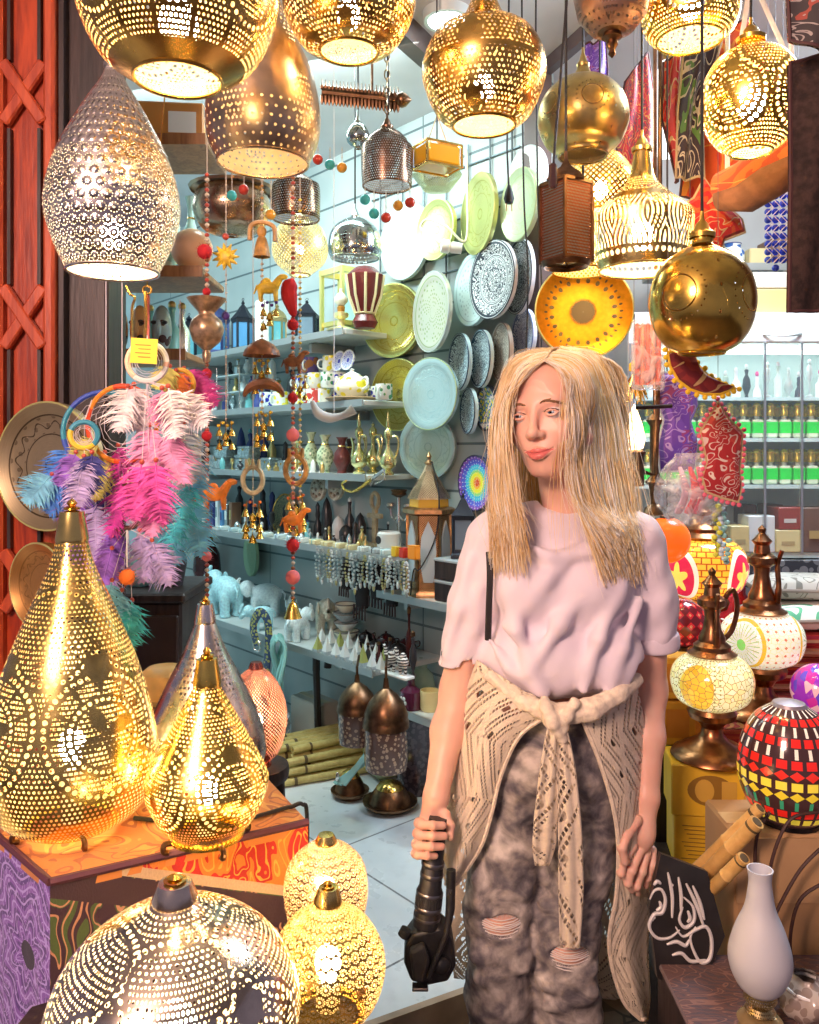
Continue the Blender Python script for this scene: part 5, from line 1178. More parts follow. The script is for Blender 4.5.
# dark cupboard standing inside the entrance
p=P(142,0,2.75); rt=thing('low_cupboard','low dark cupboard inside the entrance, behind the feathers','cupboard',(p.x,2.75,FLZ)); 
obj('body',MB().box((0,0,.44),(.36,.34,.86),b=.008),M_DARKWOOD,rt); obj('top',MB().box((0,-.005,.885),(.39,.37,.03),b=.006),M_DARKWOOD,rt)
for i in(-1,1): d_=obj('door',MB().box((i*.088,-.176,.44),(.168,.016,.78),b=.004),mat('cupboard_door',(.035,.022,.02),.4,0,.3,9),rt); obj('knob',MB().ell((i*.02,-.19,.46),.010,10,8),M_BRASS,d_)
for i,(dx,h,mi,lab) in enumerate(((-.11,.15,5,'black jar on the low cupboard, nearest the post'),(.0,.10,4,'squat teal jar on the low cupboard'),(.11,.18,5,'tall black jar on the low cupboard, nearest the shelves'))):
    rt=thing('lidded_jar',lab,'jar',(p.x+dx,2.72,FLZ+.901),(0,0,0),'jars on the low cupboard'); obj('body',MB().lathe([(.0005,0),(.035,0),(.048,h*.4),(.04,h*.8),(.028,h*.9)],20),SM[mi],rt); obj('lid',MB().lathe([(.03,h*.89),(.03,h*.95),(.008,h*1.0),(.01,h*1.06),(.0005,h*1.1)],16),SM[3],rt)
# ------------------------------------------------------------------ cloth covered display table and table lamps
def m_arab(name,base,scroll,accent,sc=5.0,band=.5,bumpy=.25):
    """woven applique: scrolling cord lines and leaves on a ground"""
    t=NT(name); u,v=t.uv(); vec=t.comb(u,v,0.0)
    n=t.noise(sc,1.0,vec,1.2); l=((n*7.0).fract()-.5).abs(); line=l.lt(.10)
    leaf=((n*7.0+.5).fract()).lt(band)*t.noise(sc*.6,1.0,vec).gt(.5)
    w=t.noise(160,1.0,vec); c=t.mix(leaf,base,accent); c=t.mix(line,c,scroll); c=t.mix(w*.25,c,tuple(k*.5 for k in base))
    t.bsdf(c,.75,0,t.bump(line*.6+w*.3,bumpy,.003),sheen=.2); return t.done()
def m_scroll(name,base,c2,line,sc=7.0,dist=3.0):
    t=NT(name); u,v=t.uv(); vec=t.comb(u,v,0.0)
    w=t.wave(sc,dist*2.2,1.0,vec,'DIAGONAL',1.6); a=t.noise(sc*.55,1.0,vec,1.5); b=((a*6.0).fract()-.5).abs()
    c=t.mix(w.gt(.55)*a.gt(.45),base,c2); c=t.mix(b.lt(.07),c,line); f=t.noise(140,1.0,vec); c=t.mix(f*.3,c,tuple(k*.55 for k in base))
    t.bsdf(c,.78,0,t.bump(f,.25,.002),sheen=.2); return t.done()
def m_mandcloth(name,base,c2,c3,cx=.0,cy=.0,n=8,sx=1.0,rad=.2):
    t=NT(name); u,v=t.uv(); x=(u-cx)*sx; y=(v-cy); r=(x*x+y*y).sqrt()/rad; th=t.math('ARCTAN2',y,x)
    p=(th*float(n)).sin()*.12; rr=r+p
    f=((rr*5.0).fract()-.5).abs(); nz=((t.noise(14,1.0,t.comb(u,v,0.0),1.5)*6.0).fract()-.5).abs()
    c=t.mix(((rr*2.5).fract()).gt(.5),base,c2); c=t.mix(f.lt(.10).max(nz.lt(.09)),c,c3); c=t.mix(r.lt(.22),c,(.02,.015,.04))
    t.bsdf(c,.75,0,t.bump(f,.2,.002),sheen=.2); return t.done()
TZ=.80
tA=PZ(50,882,TZ); tB=PZ(308,822,TZ); fd=(tB-tA).normalized(); bk=Vector((-fd.y,fd.x,0))
tC=tB+bk*.30; tD=tA+Vector((-.72,.69,0))*.46
rt=thing('display_table','cloth covered display table with orange top and dark floral sides, under the brass teardrop lamps','table',((tA+tB)/2).xy.to_3d())
q=rt.location
def rel(p,z): return Vector((p.x-q.x,p.y-q.y,z))
def quad(a,b,z0,z1,nx=24,nz=24,wob=.006,out=None):
    rows=[]
    for i in range(nz+1):
        z=lerp(z0,z1,i/nz); row=[]
        for j in range(nx+1):
            p=rel(a,0).lerp(rel(b,0),j/nx); o=(out or Vector((0,0,0)))*(wob*(math.sin(j*.9)+math.sin(j*2.3+1))*(1-i/nz)); row.append(Vector((p.x+o.x,p.y+o.y,z)))
        rows.append(row)
    return rows
L1=(tB-tA).length
m_front=NT('floral_band_cloth'); t=m_front; u,v=t.uv(); vec=t.comb(u,v,0.0)
n=t.noise(6.5,1.0,vec,1.6); b=((n*6.0).fract()-.5).abs(); fine=t.noise(150,1.0,vec); stw=t.wave(60,3,1,vec,'DIAGONAL')
vv=1.0-v/1.0
diag=(u*.9+v*4.2)
red=t.mix(((n*3.0).fract()).gt(.50),(.62,.02,.015),(.80,.25,.03))
grn=t.mix(((n*4.0).fract()).gt(.55),(.045,.015,.03),(.07,.13,.03))
lin=t.mix(diag.gt(4.38),(.62,.30,.16),(.85,.45,.06))
isred=diag.gt(4.38)
c=t.mix(isred,grn,red); c=t.mix(b.lt(.085),c,lin); c=t.mix(((diag-4.38).abs()).lt(.05),c,(.70,.50,.30)); c=t.mix(((diag-4.19).abs()).lt(.13),c,(.05,.02,.03)); c=t.mix(fine*.35,c,(.05,.02,.02))
t.bsdf(c,.78,0,t.bump(fine,.3,.002),sheen=.2); m_front=t.done()
mb=MB(); mb.grid(quad(tA,tB,.012,TZ,out=-bk),0); obj('front_cloth',mb,m_front,rt)
mb=MB(); mb.grid(quad(tD,tA,.012,TZ,out=Vector((-.69,-.72,0))),0); obj('side_cloth',mb,m_mandcloth('purple_mandala_cloth',(.10,.04,.26),(.24,.10,.48),(.50,.38,.80),.80,.80,8,.46,.13),rt)
mb=MB(); mb.grid(quad(tB,tC,.012,TZ,out=fd),0); mb.grid(quad(tC,tD,.012,TZ,out=bk),0); obj('back_cloth',mb,M_DARKWOOD,rt)
mb=MB(); pl=[rel(x,0) for x in (tA,tB,tC,tD)]; vs=[(p.x,p.y,TZ-.02) for p in pl]+[(p.x,p.y,TZ) for p in pl]
mb.add(vs,[(3,2,1,0),(4,5,6,7),(0,1,5,4),(1,2,6,5),(2,3,7,6),(3,0,4,7)],0,[[(p.x,p.y) for p in (pl[3],pl[2],pl[1],pl[0])],[(p.x*1.0,p.y*1.0) for p in pl]]+[[(0,0)]*4]*4); obj('top_cloth',mb,m_arab('orange_table_cloth',(.68,.24,.05),(.42,.12,.04),(.76,.36,.08),9,.45),rt)
mb=MB()
for a,b in ((tA,tB),(tD,tA)): mb.tube([rel(a,TZ),rel(b,TZ)],.007,6)
obj('edge_piping',mb,mat('dark_piping',(.10,.03,.05),.7),rt)
# low stand in front
rt=thing('low_stand','low dark stand in front of the table, under the dome lamp','stand',(-.3,1.2,0)); pl=[(-.32,-.25),(.22,-.35),(.225,.27),(.12,.30),(-.29,.08)]
n=len(pl); vs=[(x,y,.60) for x,y in pl]+[(x,y,.63) for x,y in pl]; obj('top_board',MB().add(vs,[tuple(range(n))[::-1],tuple(range(n,2*n))]+[(i,(i+1)%n,n+(i+1)%n,n+i) for i in range(n)]),M_DARKWOOD,rt)
for x,y in ((-.26,-.2),(.17,-.27),(.17,.22),(-.2,.08)): obj('leg',MB().box((x,y,.30),(.04,.04,.598),b=.004),M_DARKWOOD,rt)
def table_lamp(label,px,Y,prof,kind,n,col,zb,bulb_y,rough=.2,scale=1.0,fin=True,feet=True,bulb_r=.024,seg=96,smooth=6,bulb=True,cap=None,solid=()):
    """prof (radius px, y px) from bottom to top"""
    s=Y/F; x0=(px-CX)*s; rt=thing('table_lamp',label,'lamp',(x0,Y,zb),(0,0,0),'pierced metal table lamps')
    pr=sprof(pxprof(prof,Y,zb),smooth); circ=TAU*max(r for r,z in pr); H_=lamp_len(pr)
    obj('shell',MB().lathe(pr,seg),pierced('pierced_table_lamp',kind,n,circ,H_,col,rough,scale=scale,solid=solid),rt,sharp=60)
    r0,z0=pr[0]; mc=mat('lamp_base_%.2f'%col[0],col,.22,1.0,.12,30)
    if feet:
        obj('base_ring',MB().lathe([(r0*.96,.014),(r0*1.08,.016),(r0*1.1,z0*.6+.008),(r0*1.0,z0+.003),(r0*.9,z0)],40),mc,rt)
        for k in range(4):
            a=TAU*k/4+.6+PI; c_,s_=math.cos(a),math.sin(a)
            obj('foot',MB().tube(spline([(r0*1.0*c_,r0*1.0*s_,.018),(r0*1.25*c_,r0*1.25*s_,.02),(r0*1.3*c_,r0*1.3*s_,.008),(r0*1.15*c_,r0*1.15*s_,.005)],4),.005,6),M_DARKBR,rt)
    else: obj('base_ring',MB().lathe([(r0*.9,0),(r0*1.1,.0),(r0*1.1,z0*.5),(r0*1.0,z0+.002)],40),mc,rt)
    r1,z1=pr[-1]
    mb=MB()
    h=(cap or 36)*s
    mb.lathe([(r1*1.05,z1-.002),(r1*1.08,z1+.003),(r1*.80,z1+h*.7),(r1*.78,z1+h*.75),(.0005,z1+h*.8)],24); obj('collar',mb,mc,rt)
    if fin: obj('finial',MB().lathe([(r1*.5,z1+h*.8),(r1*.55,z1+h*.86),(r1*.22,z1+h*.9),(r1*.36,z1+h*.97),(r1*.2,z1+h*1.05),(.0005,z1+h*1.1)],16),M_BRASS,rt)
    if bulb:
        zb2=EYE-(bulb_y-CY)*s-zb
        obj('bulb',MB().ell((0,0,zb2),(bulb_r,bulb_r,bulb_r*1.3),14,10),M_BULB,rt); obj('bulb_holder',MB().lathe([(.018,.02),(.018,zb2-bulb_r*1.9),(.013,zb2-bulb_r*1.2)],14,cap=True),M_CORDW,rt)
    return rt
T=table_lamp
T('largest brass teardrop table lamp with mandala piercing, on the orange table',72,1.5,[(42,822),(58,815),(75,796),(83,764),(79,725),(64,668),(42,612),(22,566),(15,540)],'medallion',4,(.86,.66,.22),TZ+.002,745,scale=1.05,cap=38)
T('small gold teardrop table lamp with a sharp waist, before the silver one',207,1.45,[(34,832),(47,818),(58,796),(61,782),(60,776),(54,762),(41,738),(26,710),(16,692),(13,684)],'medallion',4,(.95,.68,.16),TZ+.002,790,scale=.85,cap=34,bulb_r=.02,smooth=4)
T('silver teardrop table lamp with sparse dots standing behind the small gold one',205,1.7,[(46,786),(58,762),(60,742),(52,715),(36,680),(20,648),(10,622)],'sparse',5,(.92,.90,.86),TZ+.001,750,rough=.24,cap=24,bulb=False)
T('large silver dome lamp with mandala bands on the low stand, lowest of the lamps',175,1.05,[(70,1105),(108,1070),(124,1020),(118,982),(98,950),(64,924),(32,908),(21,900)],'medallion',5,(.84,.72,.58),.63,1030,rough=.15,cap=24,scale=.9,bulb_r=.028)
T('gold globe table lamp with ring piercing, in front of the table corner',328,1.25,[(34,1014),(48,1000),(57,974),(55,950),(42,926),(24,912),(13,902)],'rings',7,(.90,.66,.22),.63,962,scale=.85,cap=20,bulb_r=.02)
T('smaller gold globe table lamp with ring piercing behind the ring pierced one',326,1.42,[(30,930),(38,916),(42,890),(38,866),(24,850),(10,842)],'rings',7,(.90,.60,.30),.63,888,scale=.7,cap=10,bulb_r=.016,fin=False)
# red beaded globe behind, on a stool
p=P(256,765,1.92); rt=thing('drum_stool','small dark drum stool behind the table carrying the red pierced globe','stool',(p.x,p.y,FLZ)); h=p.z-FLZ
obj('seat',MB().lathe([(.0005,h-.03),(.075,h-.03),(.078,h-.015),(.075,h),(.0005,h)],28),M_DARKWOOD,rt)
for k in range(3): a=TAU*k/3; obj('leg',MB().tube([(.055*math.cos(a),.055*math.sin(a),h-.03),(.075*math.cos(a),.075*math.sin(a),0)],.012,8),M_DARKWOOD,rt)
T('red copper globe lamp with lattice piercing, peeking out behind the silver teardrop',256,1.92,[(14,760),(24,750),(31,722),(28,698),(18,678),(7,668)],'lattice',7,(.72,.22,.16),p.z,722,scale=.8,cap=8,feet=False,fin=False,bulb_r=.016)
# lamp cables on the table
o=obj('lamp_cable',MB().tube(spline([PZ(134,818,TZ+.006),PZ(178,822,TZ+.006),PZ(228,823,TZ+.006),PZ(258,816,TZ+.006),PZ(285,808,TZ+.006),tB+bk*.06-fd*.01+Vector((0,0,.008)),tB+bk*.06+fd*.012+Vector((0,0,.008)),tB+bk*.06+fd*.022+Vector((0,0,-.03)),tB+bk*.06+fd*.022+Vector((0,0,-.3)),tB+bk*.06+fd*.03+Vector((0,0,-.64))],8),.004,6),M_CORD); tag(o,'black lamp cable lying over the orange table edge','cable')
# wooden bowls on posts behind the big teardrop
for i,(px,y0,y1,r0,r1,c,lab) in enumerate(((165,700,667,24,17,(.80,.50,.16),'yellow glazed bowl turned upside down on the tan one'),(163,738,702,22,26,(.55,.27,.10),'tan wooden bowl under the yellow bowl beside the feathers'))):
    p=P(px,y0,1.95); s=p.y/F; h=(y0-y1)*s; rt=thing('wooden_bowl',lab,'bowl',p,(0,0,0),'bowls stacked behind the table')
    if i==0: pr=[(r0*s*.9,0),(r0*s,h*.1),(r0*s*1.02,h*.5),(r0*s*.95,h*.85),(r0*s*.7,h),(.0005,h)]
    else: pr=[(.0005,0),(r0*s*.6,0),(r0*s*.95,h*.4),(r1*s,h*.9),(r1*s,h),(r1*s*.9,h),(.0005,h*.9)]
    obj('bowl',MB().lathe(pr,32),mat('bowl_%d'%i,c,.35,0,.2,12),rt); obj('rim',MB().ring((0,0,h*.1 if i==0 else h),(r0 if i==0 else r1)*s,(r0 if i==0 else r1)*s,.004,32,rotm(PI/2,0,0)),mat('bowl_rim_%d'%i,tuple(k*.7 for k in c),.4),rt)
p=P(163,738,1.95); rt=thing('bowl_pedestal','dark pedestal holding the two bowls behind the table','stand',(p.x,p.y,FLZ)); obj('column',MB().lathe([(.09,0),(.09,.02),(.04,.05),(.035,p.z-FLZ-.05),(.06,p.z-FLZ-.01),(.06,p.z-FLZ)],24,cap=True),M_DARKWOOD,rt); obj('foot_ring',MB().ring((0,0,.012),.09,.09,.012,28,rotm(PI/2,0,0)),M_DARKWOOD,rt)
# ------------------------------------------------------------------ dream catchers
FC={'blue':(.08,.32,.95),'sky':(.22,.66,.95),'purple':(.32,.14,.66),'lilac':(.48,.40,.72),'pink':(.88,.10,.48),'rose':(.90,.35,.60),'white':(.85,.78,.80),'yellow':(.70,.66,.16),'magenta':(.60,.03,.35),'navy':(.05,.06,.30),'orange':(.85,.22,.03),'teal':(.06,.62,.70),'grey':(.45,.52,.58)}
def m_feather(k):
    c=FC[k]; nm='feather_'+k
    if nm in _mc: return _mc[nm]
    t=NT(nm); n=t.noise(40,3.0); t.bsdf(t.mix(n.ss(.3,.7),tuple(x*.65 for x in c),tuple(min(1,x*1.15) for x in c)),.7,sheen=.3); _mc[nm]=t.done(); return _mc[nm]
def feather(L,W,seed,curl=.2):
    r=random.Random(seed); mb=MB(); N=30; cv=r.uniform(-curl,curl); cy=r.uniform(-.15,.15)
    sh=lambda t: Vector((cv*L*t*t, cy*L*t*t, -L*t))
    mb.tube([sh(i/8) for i in range(9)],[.0016*(1-.8*i/8)+.0003 for i in range(9)],4)
    for i in range(N):
        t=.10+.90*i/N; b=sh(t); w=W*(math.sin(PI*min(1,.15+t*.9))**.6)
        for sg in(-1,1):
            for q in range(2):
                l=w*r.uniform(.6,1.15); dz=-l*r.uniform(.2,.9); dy=l*r.uniform(-.55,.55); wd=.0013 if q else .0022
                m1=b+Vector((sg*l*.55,dy*.4,dz*.3)); e=b+Vector((sg*l,dy+r.uniform(-.2,.2)*l,dz+r.uniform(-.1,.1)*l)); up=Vector((0,.0004,wd))
                mb.add([b-up,b+up,m1+up,m1-up,e],[(0,1,2,3),(3,2,4)],0)
    return mb
def web(mb,rx,n=10):
    pts=[Vector((rx*math.cos(TAU*i/n),0,rx*math.sin(TAU*i/n))) for i in range(n)]
    for k in range(4):
        f=1-.22*k; 
        for i in range(n):
            a=pts[i]; b=pts[(i+1)%n]; mb.tube([a,b],.0007,3)
        pts=[(pts[i]+pts[(i+1)%n])*.5*.86 for i in range(n)]
sd=[0]
def catcher(label,px,py,rpx,Y,col,col2,fe,rz=0.0,beads=True,hang=None):
    p=P(px,py,Y); s=Y/F; rt=thing('hanging_dreamcatcher',label,'dreamcatcher',p,(0,0,rz),'dreamcatchers hung before the door'); r=rpx*s
    t=NT('hoop_wrap'); u,v=t.uv(); t.bsdf(t.mix((v*7.0).fract().lt(.5) if col2 else 0.0,col,col2 or col),.55,0,t.bump((v*350.0).fract(),.4,.001)); 
    obj('hoop',MB().ring((0,0,0),r,r,.0055,40,k=7),t.done(),rt)
    mb=MB(); web(mb,r*.97); obj('net_web',mb,mat('web_thread',(.72,.66,.70),.6),rt)
    Mz=rotm(0,0,-rz)
    obj('hanging_thread',MB().tube([(0,0,r),(0,0,CEIL-p.z-.003)] if hang is None else [(0,0,r),Mz@(P(hang[0],hang[1],Y)-p)],.0012,4),mat('web_thread',(.72,.66,.70),.6),rt)
    mb=MB(); bd=[]
    for (fx,fy,L,W,c,ang) in fe:
        sd[0]+=1; a=Mz@(P(fx,fy,Y+R.uniform(-.03,.03))-p); f=feather(L*s,W*s,sd[0])
        M=rotm(R.uniform(-.25,.25),ang,R.uniform(-.5,.5)); f.v=[tuple(M@Vector(q)+a) for q in f.v]
        obj('feather',f,m_feather(c),rt,sharp=180)
        st=Mz@Vector((0,0,-r)) if (a.z< -r) else a*(r/max(a.length,1e-4))
        mb.tube([st,a],.0009,3); bd.append((a,c))
    obj('thread',mb,mat('web_thread',(.72,.66,.70),.6),rt)
    if beads:
        mb=MB()
        for a,c in bd: mb.ell(a,.005,8,6)
        obj('bead',mb,mat('dream_bead',(.55,.10,.06),.3),rt)
    return rt
B=math.radians
catcher('large teal and blue wrapped dreamcatcher hoop with long blue feathers, nearest the door tray',106,432,40,1.76,(.03,.30,.42),(.04,.10,.50),[(70,446,58,24,'blue',.25),(64,468,52,22,'blue',.5),(52,474,44,20,'sky',.7),(84,470,60,22,'purple',.1),(96,500,70,24,'lilac',0),(90,520,66,24,'purple',.1),(112,470,60,20,'navy',-.1),(104,540,60,22,'lilac',0)],.25)
catcher('large orange and red wrapped dreamcatcher hoop with yellow and magenta feathers',122,424,38,1.71,(.75,.08,.02),(.85,.30,.03),[(105,452,52,16,'yellow',.15),(118,445,44,18,'magenta',-.2),(128,470,54,18,'yellow',0),(98,440,40,15,'yellow',.8),(136,455,60,22,'pink',0),(145,470,66,24,'pink',-.1),(122,480,60,20,'magenta',.1)],-.2)
catcher('small white and orange dreamcatcher hoop with white feathers, below the yellow tag',147,362,19,1.53,(.85,.55,.40),(.85,.82,.78),[(128,386,50,22,'white',.15),(134,384,56,24,'white',-.05),(168,386,56,22,'white',-.35),(178,392,50,20,'white',-.7),(162,388,46,20,'rose',-.1),(150,425,58,24,'rose',0),(166,430,60,24,'rose',-.2),(156,460,66,24,'pink',.05),(142,462,62,22,'pink',.2),(150,490,50,20,'rose',-.1)],.1,hang=(147,335))
catcher('pink dreamcatcher with pale blue and teal feathers, nearest the bead strings',180,384,14,1.74,(.85,.10,.40),(.85,.50,.05),[(176,370,34,17,'orange',-.1),(184,368,40,20,'pink',-.6),(170,366,28,16,'yellow',.3),(190,380,40,18,'pink',-.8),(184,422,66,24,'grey',-.05),(192,450,72,25,'sky',-.05),(188,480,76,25,'teal',0),(194,500,62,22,'sky',-.1),(180,505,66,22,'sky',.1),(176,440,60,22,'grey',.15)],-.1,hang=(180,300))
catcher('small dark dreamcatcher with orange pompom and lilac feathers, lowest of the bunch',128,517,11,1.68,(.12,.06,.05),None,[(118,530,46,18,'purple',.2),(140,530,56,22,'lilac',-.2),(152,540,52,20,'lilac',-.3),(112,580,58,20,'sky',.15),(122,590,62,22,'sky',0),(132,600,52,20,'teal',-.1),(112,548,50,18,'purple',.3)],0,hang=(128,470))
catcher('tiny yellow hoop dreamcatcher with purple feathers beside the door tray',84,435,13,1.64,(.80,.60,.05),(.05,.30,.45),[(76,452,40,16,'purple',.3),(92,452,48,16,'navy',0),(84,456,60,18,'lilac',.1)],.3,hang=(92,400))
def pompom(mb,c,r,seed=0):
    rr=random.Random(seed); 
    for k in range(90):
        d=Vector((rr.gauss(0,1),rr.gauss(0,1),rr.gauss(0,1))).normalized(); x=d.orthogonal().normalized()*r*.09; c_=Vector(c); mb.add([c_-x,c_+x,c_+d*r*rr.uniform(.85,1.1)],[(0,1,2)])
    mb.ell(c,r*.72,12,8)
rt=thing('hanging_pompom','fluffy orange pompom on a beaded cord under the dark little dreamcatcher','pompom',P(127,577,1.62)); mb=MB(); pompom(mb,(0,0,0),.022,3); obj('pompom',mb,mat('orange_wool',(.85,.20,.03),.9),rt); obj('hanging_cord',MB().tube([(0,0,.02),(0,0,P(0,530,1.62).z-rt.location.z)],.0015,4),M_CORDW,rt)
rt=thing('hanging_tag','yellow paper price tag clipped over the white dreamcatcher','tag',P(144,351,1.50),(0,.05,.1)); s=1.50/F
obj('paper',MB().box((0,0,0),(26*s,.002,25*s)),mat('yellow_paper',(.88,.62,.02),.5),rt); obj('hanging_clip',MB().tube([(0,.002,12*s),(0,.004,30*s),(-.004,.004,60*s)],.003,5),M_BRASS,rt)
mb=MB()
for k in range(4): mb.box((-.002+(k%2)*.003,-.0013,(6-4*k)*s),((15-3*(k%2))*s,.0006,.0016))
obj('printed_line',mb,mat('tag_ink',(.45,.22,.02),.6),rt)
rt=thing('hanging_hook_cord','brass hooks and red cord holding the dreamcatchers under the silver lantern','hook',P(146,300,1.56)); s=1.56/F
obj('hanging_hook',MB().tube(spline([(-20*s,0,14*s),(-16*s,0,6*s),(-11*s,0,2*s),(-14*s,0,-10*s),(-14*s,0,-50*s)],5),.0025,5),M_BRASS,rt); obj('hanging_strap',MB().box((1*s,0,-18*s),(5*s,.004,46*s)),mat('red_strap',(.45,.06,.05),.5),rt); obj('hanging_ring',MB().ring((1*s,0,10*s),.008,.008,.002,14),M_BRASS,rt)
obj('hanging_wire',MB().tube([(1*s,0,15*s),(1*s,.30,CEIL-rt.location.z-.004)],.0015,4),M_BRASS,rt)
# ------------------------------------------------------------------ bead strings with charms
M_RED=mat('red_wool',(.55,.02,.03),.85); M_PINK=mat('pink_wool',(.78,.20,.22),.85); M_ORG=mat('orange_wool_small',(.75,.20,.05),.85)
M_CORAL=mat('coral_bead',(.50,.08,.05),.4); M_BONE=mat('bone_bead',(.66,.56,.42),.4); M_BELL=mat('bell_brass',(.80,.58,.14),.25,1.0); M_PURB=mat('purple_bead',(.12,.05,.30),.3)
M_CARVE=mat('carved_wood',(.55,.30,.08),.5,0,.3,60); M_ORGW=mat('orange_painted_wood',(.82,.26,.03),.45,0,.2,50); M_YELW=mat('yellow_painted_wood',(.82,.58,.05),.45,0,.2,50); M_BRNW=mat('brown_carved_wood',(.28,.11,.04),.45,0,.3,50); M_GREYW=mat('pale_carved_wood',(.58,.52,.30),.5,0,.2,50)
def bell(mb,c,s): mb.lathe([(5*s,-5*s),(4.2*s,-3.5*s),(3*s,0),(2*s,2.4*s),(.6*s,3.4*s),(.6*s,5*s)],12,c=c)
def horse(mb,c,s,trunk=False):
    c=Vector(c); mb.ell(c,(9*s,4*s,5*s),14,9)
    for x in(-6,6):
        for y in(-1.6,1.6): mb.tube([c+Vector((x*s,y*s,-2*s)),c+Vector(((x+.6)*s,y*s,-11*s))],[2*s,1.3*s],6)
    mb.tube([c+Vector((6*s,0,2*s)),c+Vector((10*s,0,8*s))],[3.6*s,2.6*s],8); mb.ell(c+Vector((12*s,0,8.5*s)),(4*s,2.2*s,2.4*s),10,7)
    mb.tube([c+Vector((-8*s,0,2*s)),c+Vector((-11*s,0,-5*s))],[1.2*s,.6*s],5); mb.ell(c+Vector((-1*s,0,5*s)),(3.5*s,2.5*s,3*s),10,7)
def garland(label,px,Y,items,ytop,ybot,pitch=5.5,br=.0045,mats=(None,),grp='bead strings hung in the shop',top=None):
    p=P(px,ytop,Y); s=Y/F; rt=thing('hanging_garland',label,'garland',p,(0,0,0),grp); z=lambda y:-(y-ytop)*s
    obj('hanging_cord',MB().tube([(0,0,z(ybot)),(0,0,CEIL-p.z-.003 if top is None else top*s)],.0012,4),mat('garland_cord',(.62,.55,.45),.7),rt)
    for mi,m in enumerate(mats):
        if m is None: continue
        mb=MB(); y=ytop+mi*pitch
        while y<ybot: mb.ell((0,0,z(y)),(br,br,br*.8),8,5); y+=pitch*len(mats)
        mb.tube([(0,0,0),(0,0,z(ybot))],.0011,3); obj('bead_chain',mb,m,rt)
    for it in items:
        k,y,m=it[0],it[1],it[2]; sc=it[3] if len(it)>3 else 1.0; dx=it[4]*s if len(it)>4 else 0; mb=MB(); c=(dx,-.004,z(y)); q=s*sc
        if k=='pom': pompom(mb,c,8*q,int(y)); nm='pompom'
        elif k=='ball': mb.ell(c,7*q,12,9); nm='ball'
        elif k=='bell': bell(mb,c,q); nm='bell'
        elif k=='horse': horse(mb,c,q*1.05); nm='horse_charm'
        elif k=='star':
            mb.ell(c,(6*q,.008,6*q),14,9)
            for j in range(11): a=TAU*j/11; mb.tube([(c[0]+5*q*math.cos(a),c[1],c[2]+5*q*math.sin(a)),(c[0]+12*q*math.cos(a),c[1],c[2]+12*q*math.sin(a))],[2.6*q,.4*q],5)
            nm='sun_charm'
        elif k=='dome':
            mb.lathe([(15*q,-5*q),(14*q,-1*q),(10*q,4*q),(4*q,7.5*q),(1*q,9*q)],18,c=c); nm='umbrella_charm'
        elif k=='ring':
            mb.ring(c,9*q,12*q,2.4*q,22); 
            for j in range(3): mb.tube([(c[0]+(j-1)*5*q,c[1],c[2]+11*q),(c[0]+(j-1)*6*q,c[1],c[2]+19*q)],[2.5*q,1.2*q],5)
            nm='ring_charm'
        elif k=='cres': mb.tube([(c[0]+15*q*math.cos(a),c[1],c[2]+11*q*math.sin(a)) for a in [PI*(.02+.96*i/14) for i in range(15)]],[ (1.0+3.6*math.sin(PI*i/14))*q for i in range(15)],7); nm='crescent_charm'
        elif k=='figure': mb.ell((c[0],c[1],c[2]+9*q),(4*q,3*q,5*q)); mb.lathe([(7*q,-12*q),(6*q,-4*q),(4*q,3*q),(2*q,6*q)],12,c=c); mb.tube(spline([(c[0]-10*q,c[1],c[2]+2*q),(c[0]-9*q,c[1],c[2]+14*q),(c[0],c[1],c[2]+17*q),(c[0]+10*q,c[1],c[2]+13*q),(c[0]+11*q,c[1],c[2]+1*q)],4),2*q,6); nm='figure_charm'
        elif k=='fish': mb.tube(spline([(c[0],c[1],c[2]+14*q),(c[0]-3*q,c[1],c[2]+4*q),(c[0]+1*q,c[1],c[2]-14*q)],5),[1*q,3*q,5*q,6*q,6*q,6*q,6*q,5*q,4*q,3*q,1.5*q],8); nm='fish_charm'
        elif k=='urn': mb.lathe([(.0005,-30*q),(3*q,-28*q),(4*q,-22*q),(3*q,-18*q),(12*q,-10*q),(15*q,0),(13*q,8*q),(7*q,13*q),(7*q,15*q),(15*q,24*q),(17*q,27*q),(15*q,27*q),(6*q,16*q)],24,c=c); nm='urn'
        elif k=='bells':
            for j in range(it[5] if len(it)>5 else 5):
                x=c[0]+((j%3)-1)*7*q; zz=c[2]-(j//3)*11*q-(j%2)*4*q; mb2=MB(); bell(mb2,(x,c[1],zz),q*.9); mb2.tube([(x,c[1],zz+4*q),(x*.8+c[0]*.2,c[1],c[2]+12*q)],.0009,3); obj('bell',mb2,M_BELL,rt)
            for j in range(4): mb.ell((c[0]+(j-1.5)*5*q,c[1]-.004,c[2]+7*q+(j%2)*3*q),.0045,8,6)
            m=m or M_PURB; nm='charm_bead'
        obj(nm,mb,m,rt)
    return rt
garland('long coral bead string with red pompoms and camel charm, above the silver lamp',207,2.02,[('pom',252,M_RED,1.3,-2),('pom',292,M_RED,.7),('urn',330,mat('mosaic_urn',(.45,.32,.20),.3,.6,.4,60),1.15),('pom',374,M_RED,.9),('ball',405,M_ORG,.95),('pom',436,M_RED,.9),('horse',494,M_ORGW,1.35,8),('pom',527,M_RED,.9),('ball',541,SM[1],.6),('pom',556,M_PINK,.9),('bell',628,M_BELL,2.1)],175,632,5.0,.0062,(M_CORAL,M_BONE,M_BRNW))
garland('short thread with a yellow sun charm and small bells beside the coral string',226,2.06,[('star',257,M_YELW,1.15),('ball',237,M_CORAL,.5),('ball',316,M_PURB,.6),('bells',432,M_YELW,.9,0,6)],185,434,9,.003,(M_BONE,))
